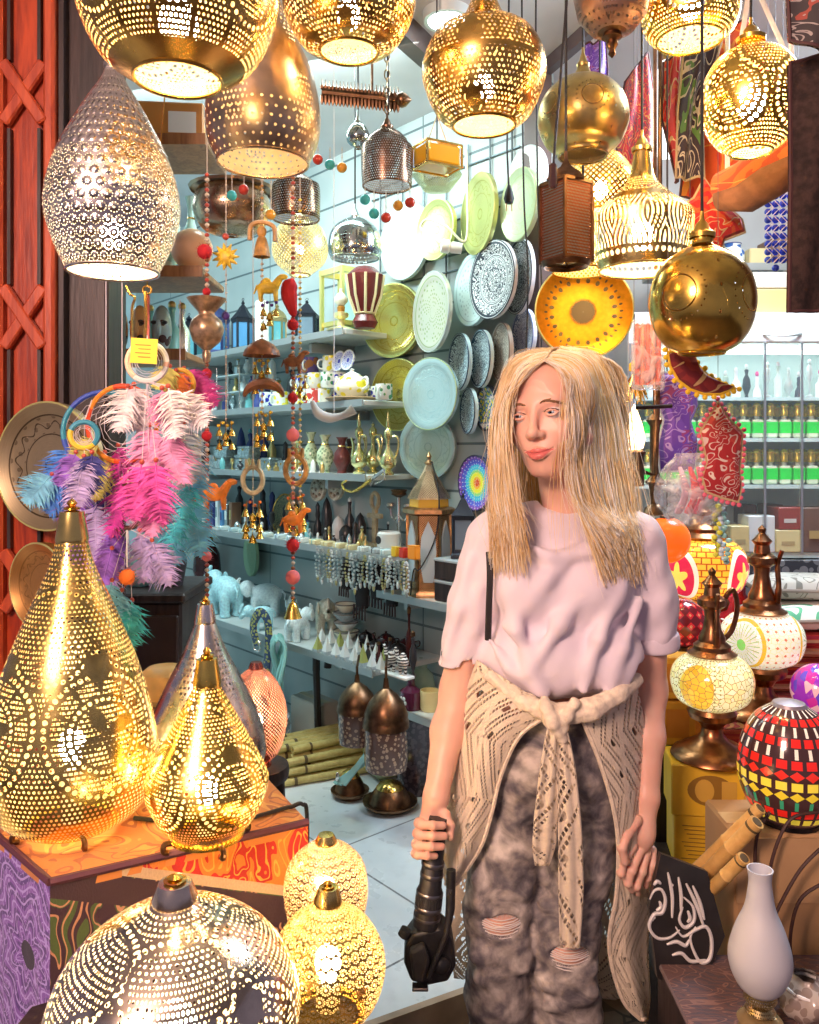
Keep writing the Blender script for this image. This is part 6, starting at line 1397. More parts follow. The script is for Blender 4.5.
garland('bead string with wooden figure, yellow horse and brown umbrella charm, in mid shop',262,2.10,[('figure',243,M_CARVE,1.2),('horse',288,M_YELW,1.2,6),('bells',312,M_PURB,.9,8,5),('dome',350,M_BRNW,1.25),('bells',370,M_YELW,.9,0,7),('cres',398,M_BRNW,1.3,2),('bells',422,M_YELW,.95,2,8)],180,440,6,.0048,(M_BONE,M_CARVE))
garland('long bead string with red pompoms, orange horse and end bell, beside the frog charms',293,2.14,[('fish',298,M_RED,1.35),('pom',325,M_RED,1.0),('horse',362,M_BRNW,1.0),('pom',398,M_RED,.9),('ball',435,M_PINK,.95),('horse',520,M_ORGW,1.1),('pom',545,M_RED,1.15),('ball',577,M_PINK,1.05),('bell',608,M_BELL,1.9)],178,612,5.0,.0060,(M_BRNW,M_CORAL,M_BONE))
garland('yellow bead string with a carved orange ring and bells, next to the red fish string',300,2.22,[('bells',385,M_YELW,.8,0,6),('ring',470,M_CARVE,1.15,-4),('bells',505,M_ORG,1.0,-4,9)],200,508,5.5,.0050,(M_YELW,M_BONE))
garland('thread with pale carved ring charm and bells over the fourth shelf',253,2.26,[('ring',480,M_GREYW,1.1),('bells',512,M_ORG,1.0,0,9)],452,512,9,.003,(M_GREYW,))
for i,(px,yt,yb) in enumerate(((232,168,196),(244,170,190),(271,168,215),(330,150,165),(318,150,160),(342,150,168),(374,193,214),(386,193,218),(398,193,206),(365,190,200),(410,185,203))):
    nm=('teal','coral','amber')[i%3]; Y=(2.35,2.4,2.3)[i%3] if i<3 else 2.5
    garland('tiny %s glass drop on a thread, %s under the drum lanterns'%(nm,ORD[i]),px,Y,[('ball',yb,[mat('teal_drop',(.05,.42,.42),.1),mat('coral_drop',(.55,.05,.03),.1),mat('amber_drop',(.7,.35,.04),.1)][i%3],.75)],yt,yb,7,.0025,(M_BONE,),'glass drops under the drum lanterns',top=(14 if i<3 else 3))
# pale fish shaped charm hung before the third shelf
rt=thing('hanging_fish_charm','pale grey double horned fish charm hung before the third shelf','charm',P(334,415,2.6)); s=2.6/F
obj('body',MB().tube(spline([(-22*s,0,14*s),(-16*s,0,2*s),(-4*s,0,-3*s),(10*s,0,0),(20*s,0,6*s)],6),[2*s,2.5*s,3*s,3.5*s,4*s,4.5*s,5*s,5*s,5*s,5*s,5*s,5*s,5*s,4.6*s,4.2*s,3.8*s,3.5*s,3.4*s,3.4*s,3.6*s,4*s,4.6*s,5*s,5.4*s,5.4*s],8,flat=.5),mat('pale_grey_resin',(.60,.68,.68),.35),rt)
obj('hanging_thread',MB().tube([(0,0,0),(0,0,CEIL-rt.location.z-.003)],.0012,4),M_CORDW,rt)
M_THR=mat('dark_thread',(.10,.09,.09),.7)
# ------------------------------------------------------------------ right hand stall: glass cabinet
M_GLASS=None
def m_pane():
    t=NT('cabinet_glass'); b=t.bsdf((.75,.95,.92),.03,0,spec=.5); tr=t.n('BsdfTransparent'); mx=t.n('MixShader'); mx.inputs[0].default_value=.04
    t.t.links.new(tr.outputs[0],mx.inputs[1]); t.t.links.new(b.outputs[0],mx.inputs[2]); return t.done(mx)
M_GLASS=m_pane()
M_CABW=mat('cabinet_white',(.78,.82,.80),.35,0,.05,6); M_CABA=mat('cabinet_aluminium',(.60,.66,.66),.3,.8)
YC=3.0
def CZ(y,Y=YC): return EYE-(y-CY)/F*Y
cx0,cx1=P(632,0,YC).x,P(905,0,YC).x; cm=(cx0+cx1)/2; cw=cx1-cx0
cab=thing('display_cabinet','white glass fronted display cabinet of perfume bottles behind the mosaic lamps','cabinet',(cm,YC+.17,FLZ)); zz=lambda y:CZ(y)-FLZ
top=zz(312)
obj('back_panel',MB().box((0,.15,top/2),(cw,.02,top)),mat('cabinet_back',(.62,.72,.72),.4),cab)
for x in(-cw/2,cw/2): obj('side_panel',MB().box((x,0,top/2),(.03,.34,top),b=.004),M_CABW,cab)
for y,th in ((397,.012),(438,.014),(485,.014),(553,.02)): obj('shelf',MB().box((0,-.005,zz(y)-th/2),(cw-.03,.30,th)),mat('glass_shelf',(.55,.74,.72),.1),cab)
obj('header',MB().box((0,-.005,(top+zz(343))/2),(cw,.33,top-zz(343)),b=.006),M_CABW,cab)
for x in(-.2,.05,.28): obj('header_handle',MB().tube(spline([(x-.07,-.172,zz(334)),(x-.03,-.185,zz(336)),(x+.03,-.185,zz(336)),(x+.07,-.172,zz(334))],4),.004,6),M_CABA,cab)
obj('base_cupboard',MB().box((0,0,zz(553)/2-.01),(cw,.34,zz(553)-.03),b=.004),m_glaze('carved_black_base',(.05,.06,.07),(.20,.23,.25),26,.45),cab)
mb=MB()
for px in (632,690,765,802,850,903): mb.box((P(px,0,YC).x-cm,-.168,(zz(343)+zz(553))/2),(.008 if 632<px<903 else .02,.008,zz(343)-zz(553)))
obj('door_frame',mb,M_CABA,cab)
obj('door_pane',MB().box((0,-.166,(zz(343)+zz(553))/2),(cw-.04,.003,zz(343)-zz(553)-.01)),M_GLASS,cab)
obj('strip_light',MB().box((0,-.02,zz(345)-.008),(cw*.9,.03,.012)),emis('cabinet_strip',(.85,1,.97),6.0),cab)
M_PERF=mat('pale_perfume',(.72,.78,.55),.08,coat=.4); M_GRNL=mat('green_label',(.01,.72,.06),.35); M_GCAP=mat('gold_cap',(.80,.68,.10),.25,.85); M_CLB=mat('clear_bottle',(.60,.74,.66),.08,coat=.4)
proto=None
def perfume(px,zs,dy,hp,lab,grp,first):
    Y=YC+.06+dy; s=Y/F; loc=((px-CX)*s,Y,zs+.0015)
    if first is None:
        r=6.0*s;h=hp*s
        rt=thing('perfume_bottle',lab,'bottle',loc,(0,0,0),grp)
        obj('glass',MB().box((0,0,h*.26),(r*1.9,r*1.5,h*.52),b=r*.25),M_PERF,rt)
        obj('green_label',MB().box((0,0,h*.29),(r*1.96,r*1.56,h*.34),b=r*.1),M_GRNL,rt)
        obj('neck',MB().lathe([(r*.4,h*.52),(r*.4,h*.62)],10),M_CLB,rt)
        obj('gold_cap',MB().lathe([(.0005,h*.62),(r*.62,h*.62),(r*.7,h*.75),(r*.55,h*.84),(r*.75,h*.92),(r*.3,h*1.0),(.0005,h*1.0)],10),M_GCAP,rt)
        return rt
    return dup(first,loc,label=lab,group=grp)
pf=None; NUM=ORD+['nineteenth','twentieth','twenty first','twenty second','twenty third','twenty fourth']
for row,(ys,hp) in enumerate(((438,35),(485,38))):
    for dp in range(2):
        for i in range(16):
            px=648+i*13.6+(6 if dp else 0)
            zs=CZ(ys); o=perfume(px,zs,dp*.085,hp,'green labelled gold capped bottle, %s in the %s rank, %s cabinet shelf'%(NUM[i],('front','rear')[dp],('upper','lower')[row]),'green labelled perfume bottles',pf)
            if pf is None: pf=o
cr=[]
M_WHT=mat('figurine_white',(.80,.82,.84),.3); M_PNKF=mat('figurine_pink',(.75,.10,.35),.35); M_DKF=mat('figurine_dark',(.06,.07,.10),.35)
for i in range(20):
    px=652+i*10.5; h=R.uniform(18,36); Y=YC+.05+(i%2)*.1; s=Y/F; rt=thing('glass_figurine','small white crystal bottle, %s on the top shelf of the glass cabinet'%NUM[i],'bottle',((px-CX)*s,Y,CZ(397)+.002),(0,0,0),'crystal bottles on the top cabinet shelf')
    obj('body',MB().lathe(bottle_prof(4.2*s,h*s,(0,1,3,2)[i%4]),14),(M_WHT,M_WHT,M_CLB,M_WHT,M_DKF)[i%5],rt); obj('stopper',MB().ell((0,0,h*s+.006),(.007,.007,.011),8,6),(M_PNKF if i%6==4 else M_WHT),rt)
BX=[(652,20,32,(.10,.03,.03),'dark red','behind the plastic bag'),(664,24,22,(.55,.50,.42),'grey','behind the pouch'),(735,20,26,(.70,.58,.25),'yellow','low, at the left of the white one'),(756,28,36,(.72,.78,.78),'white','standing tall between yellow ones'),(782,26,22,(.72,.66,.32),'yellow','low, right of the white one'),(784,24,22,(.28,.03,.02),'dark red','on top of the yellow one'),(810,34,44,(.16,.07,.04),'brown','at the edge of the frame'),(745,14,20,(.08,.03,.03),'maroon','small, behind the white one'),(770,16,20,(.10,.03,.03),'maroon','small, behind the red one'),(845,30,36,(.5,.42,.2),'tan','last on the shelf')]
for i,(px,w,h,c,n,wh) in enumerate(BX):
    Y=YC+(.06 if i not in(7,8) else .19); s=Y/F; z=CZ(553)+.001
    if i==5: z+=22*s+.001
    rt=thing('perfume_box','%s perfume box %s in the glass cabinet'%(n,wh),'box',((px-CX)*s,Y,z),(0,0,.0),'perfume boxes on the lowest cabinet shelf')
    obj('carton',MB().box((0,0,h*s/2),(w*s*.95,.10 if i!=6 else .10,h*s),b=.003),mat('pbox_%d'%i,c,.35),rt); obj('printed_band',MB().box((0,-.0505 if i!=6 else -.0605,h*s*.4),(w*s*.5,.001,h*s*.18)),mat('pbox_print_%d'%(i%2),((.45,.36,.16),(.60,.62,.58))[i%2],.4),rt)
    if i in(7,8): rt.location.z=CZ(553)+.09
# boxes above the cabinet, blue bead tassels, cloth
zt=CZ(312)
for i,(px,w,h,c,lab,dz) in enumerate(((765,46,24,(.66,.52,.20),'yellow carton lying on top of the glass cabinet',0),(770,50,16,(.72,.70,.58),'pale carton on the yellow carton above the glass cabinet',24.5),(722,30,40,(.58,.62,.62),'grey carton on top of the cabinet behind the gold sphere',0),(690,28,30,(.30,.20,.12),'brown carton on top of the cabinet behind the crescent',0),(812,28,52,(.35,.32,.30),'tall grey carton at the cabinet end',0))):
    s=3.1/F; rt=thing('storage_carton',lab,'box',((px-CX)*s,3.14,zt+.002+dz*s),(0,0,.03),'cartons above the glass cabinet'); obj('carton',MB().box((0,0,h*s/2),(w*s,.2,h*s),b=.004),mat('scart_%d'%i,c,.5),rt); obj('tape',MB().box((0,0,h*s+.0005),(w*s,.03,.001)),mat('carton_tape',(.5,.42,.25),.3),rt)
M_BLB=mat('cobalt_bead',(.02,.06,.62),.12,coat=.4)
for k in range(5):
    px=768+k*7.5; Y=2.35; p=P(px,184,Y); s=Y/F; rt=thing('hanging_bead_tassel','string of cobalt blue beads with white lacing, %s from the gold globe lantern'%ORD[k],'bead tassel',p,(0,0,0),'cobalt bead strings hung at the stall edge')
    mb=MB()
    for j in range(10+(k%2)): mb.ell((0,0,-(4+j*8)*s),(3.6*s,3.6*s,3.6*s),9,7)
    obj('bead',mb,M_BLB,rt); obj('lacing',MB().tube([((3.9*s if i%2 else -3.9*s),-3.2*s,-i*8*s) for i in range(11)],.0016,4),M_CORDW,rt); obj('hanging_cord',MB().tube([(0,0,0),(0,0,CEIL-p.z-.003)],  .0007,4),M_THR,rt)
# ------------------------------------------------------------------ hung textiles
def drape(name,label,cat,outline,Y,m,depth=.05,cols=14,rows=14,uvs=1.0,fold=.02,seed=1,trim=None,group='textiles hung at the stall',hang=True,thick=.004):
    """outline: (left pts, right pts) pixel polylines from top to bottom; the cloth bellies between them"""
    l,r=outline; rr=random.Random(seed); p0=P(*l[0],Y)
    def samp(pl,t):
        k=t*(len(pl)-1); i=min(int(k),len(pl)-2); f=k-i; return lerp(pl[i][0],pl[i+1][0],f),lerp(pl[i][1],pl[i+1][1],f)
    fr=[];bkk=[]
    for i in range(rows+1):
        t=i/rows; a=samp(l,t); b=samp(r,t); f=[]
        for j in range(cols+1):
            q=j/cols; x,y=lerp(a[0],b[0],q),lerp(a[1],b[1],q)
            d=-depth*math.sin(PI*q)*math.sin(PI*min(1,.1+.9*t))+fold*math.sin(q*9+t*3+seed)*math.sin(PI*q)
            f.append(P(x,y,Y)-p0+Vector((0,d,0)))
        fr.append(f); bkk.append([v+Vector((0,thick,0)) for v in f])
    rt=thing(name,label,cat,p0,(0,0,0),group)
    mb=MB(); uf=lambda i,j:(j/cols*uvs,(1-i/rows)*uvs*1.3)
    mb.grid(fr,0,uvs=uf); mb.grid([x[::-1] for x in bkk],0,uvs=uf); obj('cloth',mb,m,rt,sharp=180)
    ed=[x[0] for x in fr]+fr[-1][1:]+[x[-1] for x in fr[::-1]][1:]+fr[0][::-1][1:-1]
    obj('hem_cord',MB().tube(ed,.0035,5,closed=True),trim or mat('dark_hem',(.08,.03,.03),.7),rt)
    if hang: 
        a=fr[0][cols//2]; obj('hanging_thread',MB().tube([a,(a.x,a.y,CEIL-p0.z-.003)],  .0007,4),M_THR,rt)
    return rt
m_rg=m_scroll('red_green_applique',(.60,.015,.012),(.68,.10,.012),(.66,.50,.22),3.0,3.0)
m_or=m_scroll('orange_red_applique',(.70,.09,.01),(.62,.02,.01),(.80,.32,.03),2.6,3.0)
m_vine=m_arab('dark_vine_band',(.035,.02,.03),(.66,.58,.40),(.10,.24,.04),2.4,.5)
m_multi=m_scroll('pink_multi_weave',(.45,.03,.05),(.12,.05,.08),(.62,.42,.12),5.0,4.0)
m_mar=m_scroll('maroon_scroll',(.17,.008,.015),(.26,.02,.02),(.62,.42,.18),3.2,2.0)
m_redt=m_arab('red_scroll_pouch',(.42,.015,.02),(.78,.66,.55),(.55,.05,.04),3.6,.45)
m_pur=m_arab('purple_weave',(.13,.05,.46),(.40,.30,.70),(.30,.04,.20),3.0,.4)
drape('hanging_banner','tall banner with dark green vine band, hung before the downlit stall','banner',([(683,55),(678,110),(676,178)],[(722,40),(702,110),(704,178)]),2.12,m_vine,.03,trim=mat('tan_hem',(.55,.42,.22),.7))
drape('hanging_banner','red and orange applique banner behind the round gold lantern','banner',([(704,36),(690,100),(680,196)],[(752,20),(792,105),(758,208)]),2.22,m_or,.08,seed=3)
drape('hanging_banner','red applique strip left of the green vine banner','banner',([(664,62),(662,120),(676,178)],[(684,50),(677,110),(678,182)]),2.21,m_rg,.03,seed=5)
drape('hanging_banner','narrow pink and dark woven banner beside the dim onion lantern','banner',([(625,82),(616,130),(618,190)],[(648,52),(657,120),(655,196)]),2.55,m_multi,.04,seed=2,uvs=1.6)
drape('hanging_banner','patterned purple cloth glimpsed above the dim onion lantern','banner',([(585,45),(583,70),(586,95)],[(606,40),(608,70),(606,96)]),2.4,m_pur,.03,seed=4)
p=P(668,150,2.3); s=2.3/F; rt=thing('hanging_opal_lamp','glaring white opal glass lamp between the woven banner and vine banner','lamp',p)
obj('opal_shade',MB().lathe(sprof([(.001,-6*s),(12*s,-4*s),(16*s,20*s),(15*s,60*s),(9*s,84*s),(4*s,90*s)],5),28),emis('opal_glow',(1,.97,.93),3.2),rt); obj('fitter',MB().lathe([(5*s,88*s),(6*s,100*s),(2*s,106*s)],16,cap=True),M_BRASS,rt); obj('hanging_rod',MB().tube([(0,0,104*s),(0,0,CEIL-p.z-.003)],.004,6),M_BRASS,rt)
# bundled rug roll with brown underside
p=P(720,188,1.95); q=P(800,150,1.78); rt=thing('hanging_rug_roll','orange rug roll slung under the round gold lantern, brown underneath','rug roll',(p+q)/2); c0=(p+q)/2
mb=MB().tube([p-c0,(p-c0)*.3+Vector((0,-.0,-.015)),(q-c0)*.4,q-c0],[.036,.050,.052,.040],20); obj('roll',mb,m_scroll('rug_roll_weave',(.62,.16,.03),(.46,.06,.02),(.72,.36,.08),5,3),rt)
obj('underside',MB().tube([p-c0+Vector((0,-.004,-.026)),(p-c0)*.3+Vector((0,-.004,-.042)),(q-c0)*.4+Vector((0,-.004,-.03)),q-c0+Vector((0,-.004,-.016))],[.030,.045,.047,.033],20),mat('rug_backing',(.24,.10,.05),.8,0,.2,30,.3,200),rt)
for t in(-.8,.8):
    a=(q-c0)*t if t>0 else (p-c0)*-t; obj('hanging_strap',MB().tube([a+Vector((0,0,.03)),a+Vector((0,0,CEIL-c0.z-a.z-.003))],.006,6),M_CORDW,rt)
# white tape straps at the round gold lantern
for i,(xa,xb) in enumerate(((748,738),(762,790))):
    a=P(xa,0,1.72); b=P(xb,62,1.74); p0=Vector((a.x,a.y,CEIL-.003)); o=obj('hanging_strap',MB().tube([p0,a,b],.006,5,flat=.4),M_CORDW,org=p0); tag(o,('white tape strap running down to the banners, inner one','white tape strap running down to the banners, outer one')[i],'strap')
# red lantern-star ornament
def ornament(name,label,cat,poly,Y,m,th=.03,trim=None,tassel=None,seed=1,hx=None):
    xs=[a for a,b in poly]; c=P(sum(xs)/len(xs),min(b for a,b in poly),Y); rt=thing(name,label,cat,c,(0,0,0),'stuffed textile ornaments'); pts=[P(a,b,Y)-c for a,b in poly]
    pl=[(p.x,p.z) for p in pts]; n=len(pl); cen=(sum(x for x,z in pl)/n,sum(z for x,z in pl)/n)
    rings=[]; 
    for f,d in ((1,0),(.86,-.55),(.55,-.9),(.0,-1)): rings.append([Vector((cen[0]+(x-cen[0])*f,d*th,cen[1]+(z-cen[1])*f)) for x,z in pl])
    mb=MB(); uv=lambda R_:[(p.x*6,p.z*6) for p in R_]
    for sgn in(1,-1):
        for a,b in zip(rings[:-1],rings[1:]):
            A=[Vector((p.x,p.y*sgn,p.z)) for p in a]; B_=[Vector((p.x,p.y*sgn,p.z)) for p in b]
            vs=A+B_; fs=[(i,(i+1)%n,n+(i+1)%n,n+i) for i in range(n)]
            if sgn<0: fs=[f[::-1] for f in fs]
            mb.add(vs,fs,0,[[(vs[k].x*6,vs[k].z*6) for k in f] for f in fs])
    obj('cushion',mb,m,rt,sharp=180)
    e=[Vector((x,0,z)) for x,z in pl]; obj('edge_braid',MB().tube(e,.004,5,closed=True),trim or mat('tan_hem',(.55,.42,.22),.7),rt)
    if tassel:
        mb=MB(); L=0
        for i in range(n):
            a=e[i]; b=e[(i+1)%n]; k=max(1,int((b-a).length/.011))
            for j in range(k):
                p=a.lerp(b,j/k); o=(p-Vector((cen[0],0,cen[1]))).normalized(); mb.ell(p+o*.007,.0055,7,5)
        obj('bobble_fringe',mb,tassel,rt)
    tp=max(e,key=lambda p:p.z); obj('hanging_thread',MB().tube([tp,(tp.x,0,CEIL-c.z-.003)],  .0007,4),M_THR,rt)
    return rt
ornament('hanging_star_ornament','red pointed star ornament with floral panels above the gold sphere','ornament',[(704,178),(716,196),(742,220),(745,232),(724,240),(716,262),(700,250),(684,262),(688,226),(682,205),(694,198)],2.03,m_rg,.03)
cr=[(14*math.cos(a),14*math.sin(a)) for a in ()]
outer=[(668,352),(670,366),(678,380),(690,389),(704,394),(720,394),(736,388)]; inner=[(736,388),(722,383),(708,376),(698,366),(692,352)]
ornament('hanging_crescent_ornament','maroon crescent cushion edged with yellow bobbles under the gold sphere','ornament',outer+inner[1:],1.62,m_mar,.016,mat('yellow_braid',(.80,.52,.03),.7),mat('yellow_bobble',(.82,.55,.03),.8))
ornament('hanging_pouch_ornament','dark red scroll patterned pouch with pink bobbles below the crescent','ornament',[(718,402),(728,418),(742,432),(741,450),(739,470),(741,488),(738,502),(722,498),(706,492),(702,478),(707,462),(703,444),(700,432),(708,418)],1.82,m_redt,.022,None,mat('pink_bobble',(.80,.15,.22),.8))
ornament('hanging_bell_bag','purple woven bag in clear wrapping hung on a dark bar beside the perfume bottles','bag',[(662,372),(694,376),(697,404),(690,422),(697,444),(694,470),(660,472),(658,446),(664,420),(656,398)],2.14,m_pur,.045,mat('silver_braid',(.6,.66,.75),.4))
p=P(650,407,2.02); o=obj('hanging_bar',MB().tube([P(636,408,2.02)-p,P(672,406,2.02)-p],.005,8),M_BLK,org=None); o.location=p; tag(o,'short dark display bar in front of the purple bag','bar')
def m_plastic(name,c,f):
    t=NT(name); n=t.noise(18,4.0,None,1.5); b=t.bsdf(c,.12,0,t.bump(n,.9,.02),spec=.8); tr=t.n('BsdfTransparent'); mx=t.n('MixShader'); t.set(mx.inputs[0],n.ss(.35,.7)*.5+f)
    t.t.links.new(tr.outputs[0],mx.inputs[1]); t.t.links.new(b.outputs[0],mx.inputs[2]); return t.done(mx)
M_PLAS=m_plastic('clear_plastic',(.82,.84,.88),.12)
def bagmesh(rx,ry,h,seed,n=28,m=16):
    r=random.Random(seed); rows=[]; ph=[r.uniform(0,6) for _ in range(6)]
    for i in range(m+1):
        t=i/m; f=math.sin(PI*min(.93,.12+.86*t))**.6; row=[]
        for j in range(n):
            a=TAU*j/n; w=1+.10*math.sin(3*a+ph[0]+4*t)+.07*math.sin(7*a+ph[1]-5*t)+.05*math.sin(11*a+ph[2]+9*t); row.append(Vector((rx*f*w*math.cos(a),ry*f*w*math.sin(a),h*t)))
        rows.append(row)
    return MB().grid(rows,0,closed=True)
p=P(690,525,1.95); s=1.95/F; rt=thing('hanging_plastic_bag','crumpled clear plastic bag with red ribbons behind the orange globe','bag',p)
obj('film',bagmesh(34*s,.06,72*s,4),M_PLAS,rt,sharp=180)
for k,(dx,c) in enumerate(((0,(.70,.03,.04)),(8,(.60,.04,.10)),(-10,(.70,.45,.50)))): obj('ribbon',MB().tube(spline([((dx-2)*s,0,12*s),((dx+3)*s,-.02,34*s),(dx*s,0,58*s)],5),[.012,.014,.013,.012,.012,.013,.014,.012,.010,.008,.006],7,flat=.4),mat('bag_ribbon_%d'%k,c,.4),rt)
obj('hanging_thread',MB().tube([(0,0,70*s),(0,.0,CEIL-p.z-.003)],  .0007,4),M_THR,rt)
p=P(648,355,1.98); s=1.98/F; rt=thing('hanging_candle_pack','wrapped pack of red candles hung beside the sun plate','candle pack',p,(0,0,.1))
for k in range(5): obj('candle',MB().lathe([(.0005,-30*s),(2.6*s,-30*s),(2.6*s,30*s),(.0005,32*s)],10,c=((k-2)*5.5*s,0,0)),mat('candle_%d'%(k%2),((.72,.10,.04),(.80,.22,.10))[k%2],.4),rt)
obj('wrapper',MB().box((0,0,0),(32*s,.03,70*s),b=.006),M_PLAS,rt); obj('hanging_thread',MB().tube([(0,0,35*s),(0,0,CEIL-p.z-.003)],  .0007,4),M_THR,rt)
# gold tassel clutter below the candles
p=P(634,372,2.15); s=2.15/F; rt=thing('hanging_gold_tassel','gold tinsel tassel hung below the sun plate rim','tassel',p); mb=MB(); rr=random.Random(5)
for k in range(60): a=rr.uniform(0,TAU); w=rr.uniform(.3,1); mb.tube([(0,0,0),(8*s*w*math.cos(a),6*s*w*math.sin(a),-12*s),(14*s*w*math.cos(a),8*s*w*math.sin(a),-30*s*rr.uniform(.6,1.1))],.0012,3)
obj('tinsel',mb,M_GOLD,rt); obj('knot',MB().lathe([(.001,0),(5*s,1*s),(5*s,8*s),(.001,12*s)],14),mat('yellow_braid',(.80,.52,.03),.7),rt); obj('hanging_thread',MB().tube([(0,0,10*s),(0,0,CEIL-p.z-.003)],  .0007,4),M_THR,rt)
# dark rugs at the upper corner
drape('hanging_rug','dark brown woven rug hanging down at the stall edge, over the cabinet','rug',([(790,62),(791,180),(789,312)],[(880,55),(880,180),(880,305)]),1.5,mat('dark_brown_rug',(.035,.018,.014),.9,0,.5,60,.5,220),.02,seed=2,thick=.012)
drape('hanging_rug','patterned grey and red saddle cloth with zigzag hem, above the dark rug','rug',([(789,-60),(788,0),(790,40)],[(880,-60),(880,0),(880,75)]),1.42,m_arab('saddle_cloth',(.05,.04,.04),(.46,.40,.36),(.40,.08,.05),3.0,.4),.02,seed=6,thick=.010)
# ------------------------------------------------------------------ counter, lamps and boxes on the right
c0=Vector((.62,2.05,0)); CT=.79
rt=thing('counter','long counter under a red cloth, carrying the mosaic lamps and cushions','counter',(1.35,2.42,0)); mb=MB(); mb.box((0,0,.005+CT/2+.07),(1.5,.62,CT-.16),b=.01); obj('body',mb,M_DARKWOOD,rt)
mb=MB(); mb.box((0,-.01,CT-.006),(1.54,.66,.012),b=.003); mb.box((0,-.335,CT-.14),(1.54,.008,.28)); obj('cloth',mb,m_scroll('red_counter_cloth',(.36,.015,.015),(.50,.06,.02),(.60,.30,.08),9,3),rt)
for x in(-.7,.7):
    for y in(-.26,.26): obj('leg',MB().box((x,y,.155),(.06,.06,.15 if y>0 or 1 else .15)),M_DARKWOOD,rt)
def m_mosaic(name,kind,R_,H_,em):
    t=NT(name); u,v=t.uv()
    if kind=='white':
        vec=t.comb(u*6.0,v/R_*1.0,0.0); vv=t.vor(7.0,vec,dims='2D'); cell=t.vor(7.0,vec,dims='2D',out=1); edge=t.vor(7.0,vec,feature='DISTANCE_TO_EDGE',dims='2D')
        x=((u*6.0).fract()-.5); y=(v/H_-.5)*1.2; r=(x*x+y*y).sqrt(); par=((u*6.0).floor().mod(2.0))
        sep=t.n('SeparateColor'); t.t.links.new(cell,sep.inputs[0]); rnd=V(t,sep.outputs[0])
        amb=t.mix(rnd,(.80,.38,.02),(.85,.55,.06)); wht=t.mix(rnd,(.85,.80,.50),(.80,.72,.30))
        c=t.mix(r.lt(.42)*par,wht,amb); gem=(((u*48.0).fract()-.5).abs()+((v/H_*16.0).fract()-.5).abs()).lt(.26); c=t.mix(gem*r.gt(.42),c,(.30,.30,.10)); c=t.mix(edge.lt(.05),c,(.28,.18,.05))
    elif kind=='flower':
        x=((u*3.0+.25).fract()-.5)*2.2; y=(v/H_-.5)*1.5; r=(x*x+y*y).sqrt(); th=t.math('ARCTAN2',y,x)
        pet=(th*12.0).sin().abs(); c=t.mix(r.lt(.62),(.86,.82,.62),(.80,.48,.04)); c=t.mix(r.lt(.52),c,(.88,.86,.72)); c=t.mix(r.lt(.46)*pet.lt(.45)*r.gt(.14),c,(.42,.55,.30)); c=t.mix(r.lt(.12),c,(.25,.75,.15))
        gem=(((u*30.0).fract()-.5).abs()+((v/H_*9.0).fract()-.5).abs()).lt(.22)*r.gt(.66); c=t.mix(gem,c,(.65,.18,.10))
        ed=t.vor(16,t.comb(u*3,v/H_,0.0),feature='DISTANCE_TO_EDGE',dims='2D'); c=t.mix(ed.lt(.03),c,(.45,.36,.2))
    elif kind=='orange':
        U=u*30.0; W=v/H_*13.0; row=W.floor(); a=((U+row*.5).fract()-.5).abs(); b=(W.fract()-.5).abs(); ln=a.gt(.42).max(b.gt(.40))
        x=((u*4.0+.30).fract()-.5)*2.0; y=(v/H_-.42)*1.6; r=(x*x+y*y).sqrt()
        c=t.mix(t.noise(20,1.0),(.85,.36,.02),(.90,.52,.05)); c=t.mix(ln,c,(.40,.08,.01)); c=t.mix(r.lt(.60),c,(.62,.02,.06)); c=t.mix(r.lt(.60)*r.gt(.48),c,(.85,.72,.55)); th=t.math('ARCTAN2',y,x); c=t.mix(r.lt((th*5.0).sin()*.08+.24),c,(.85,.62,.10))
    elif kind=='redband':
        W=v/H_*13.0; row=W.floor(); U=u*22.0; a=((U+.0).fract()-.5).abs(); b=(W.fract()-.5).abs()
        base=(.05,.02,.018)
        sq=a.lt(.36)*b.lt(.40); st=a.lt(.13)*b.lt(.47); di=(a+b).lt(.48)
        def isr(*k):
            f=None
            for q in k:
                g=(row-float(q)).abs().lt(.3); f=g if f is None else f.max(g)
            return f
        c=t.mix(sq*isr(2,7,9),base,(.72,.02,.012)); c=t.mix(di*isr(4),c,(.75,.55,.03)); c=t.mix(di*isr(6),c,(.72,.03,.015)); c=t.mix(sq*isr(5,1),c,(.85,.66,.06)); c=t.mix(st*isr(8,10,12),c,(.85,.74,.60)); c=t.mix(sq*isr(11),c,(.66,.02,.015)); c=t.mix(st*isr(3),c,(.04,.30,.14))
    elif kind=='reddiamond':
        a=((u*14.0).fract()-.5).abs(); b=((v/H_*7.0).fract()-.5).abs(); c=t.mix((a+b).lt(.40),(.16,.01,.015),(.62,.02,.03)); c=t.mix((a+b).lt(.16),c,(.75,.25,.12))
    elif kind=='purple':
        vec=t.comb(u*8.0,v/H_*3.0,0.0); cell=t.vor(3.0,vec,dims='2D',out=1); sep=t.n('SeparateColor'); t.t.links.new(cell,sep.inputs[0]); c=t.ramp(V(t,sep.outputs[0]),[(0,(.28,.03,.45)),(.35,(.55,.03,.30)),(.6,(.12,.06,.50)),(.8,(.80,.45,.50))],True)
    t.bsdf(c,.15,0,emit=c,es=em,coat=.5); return t.done()
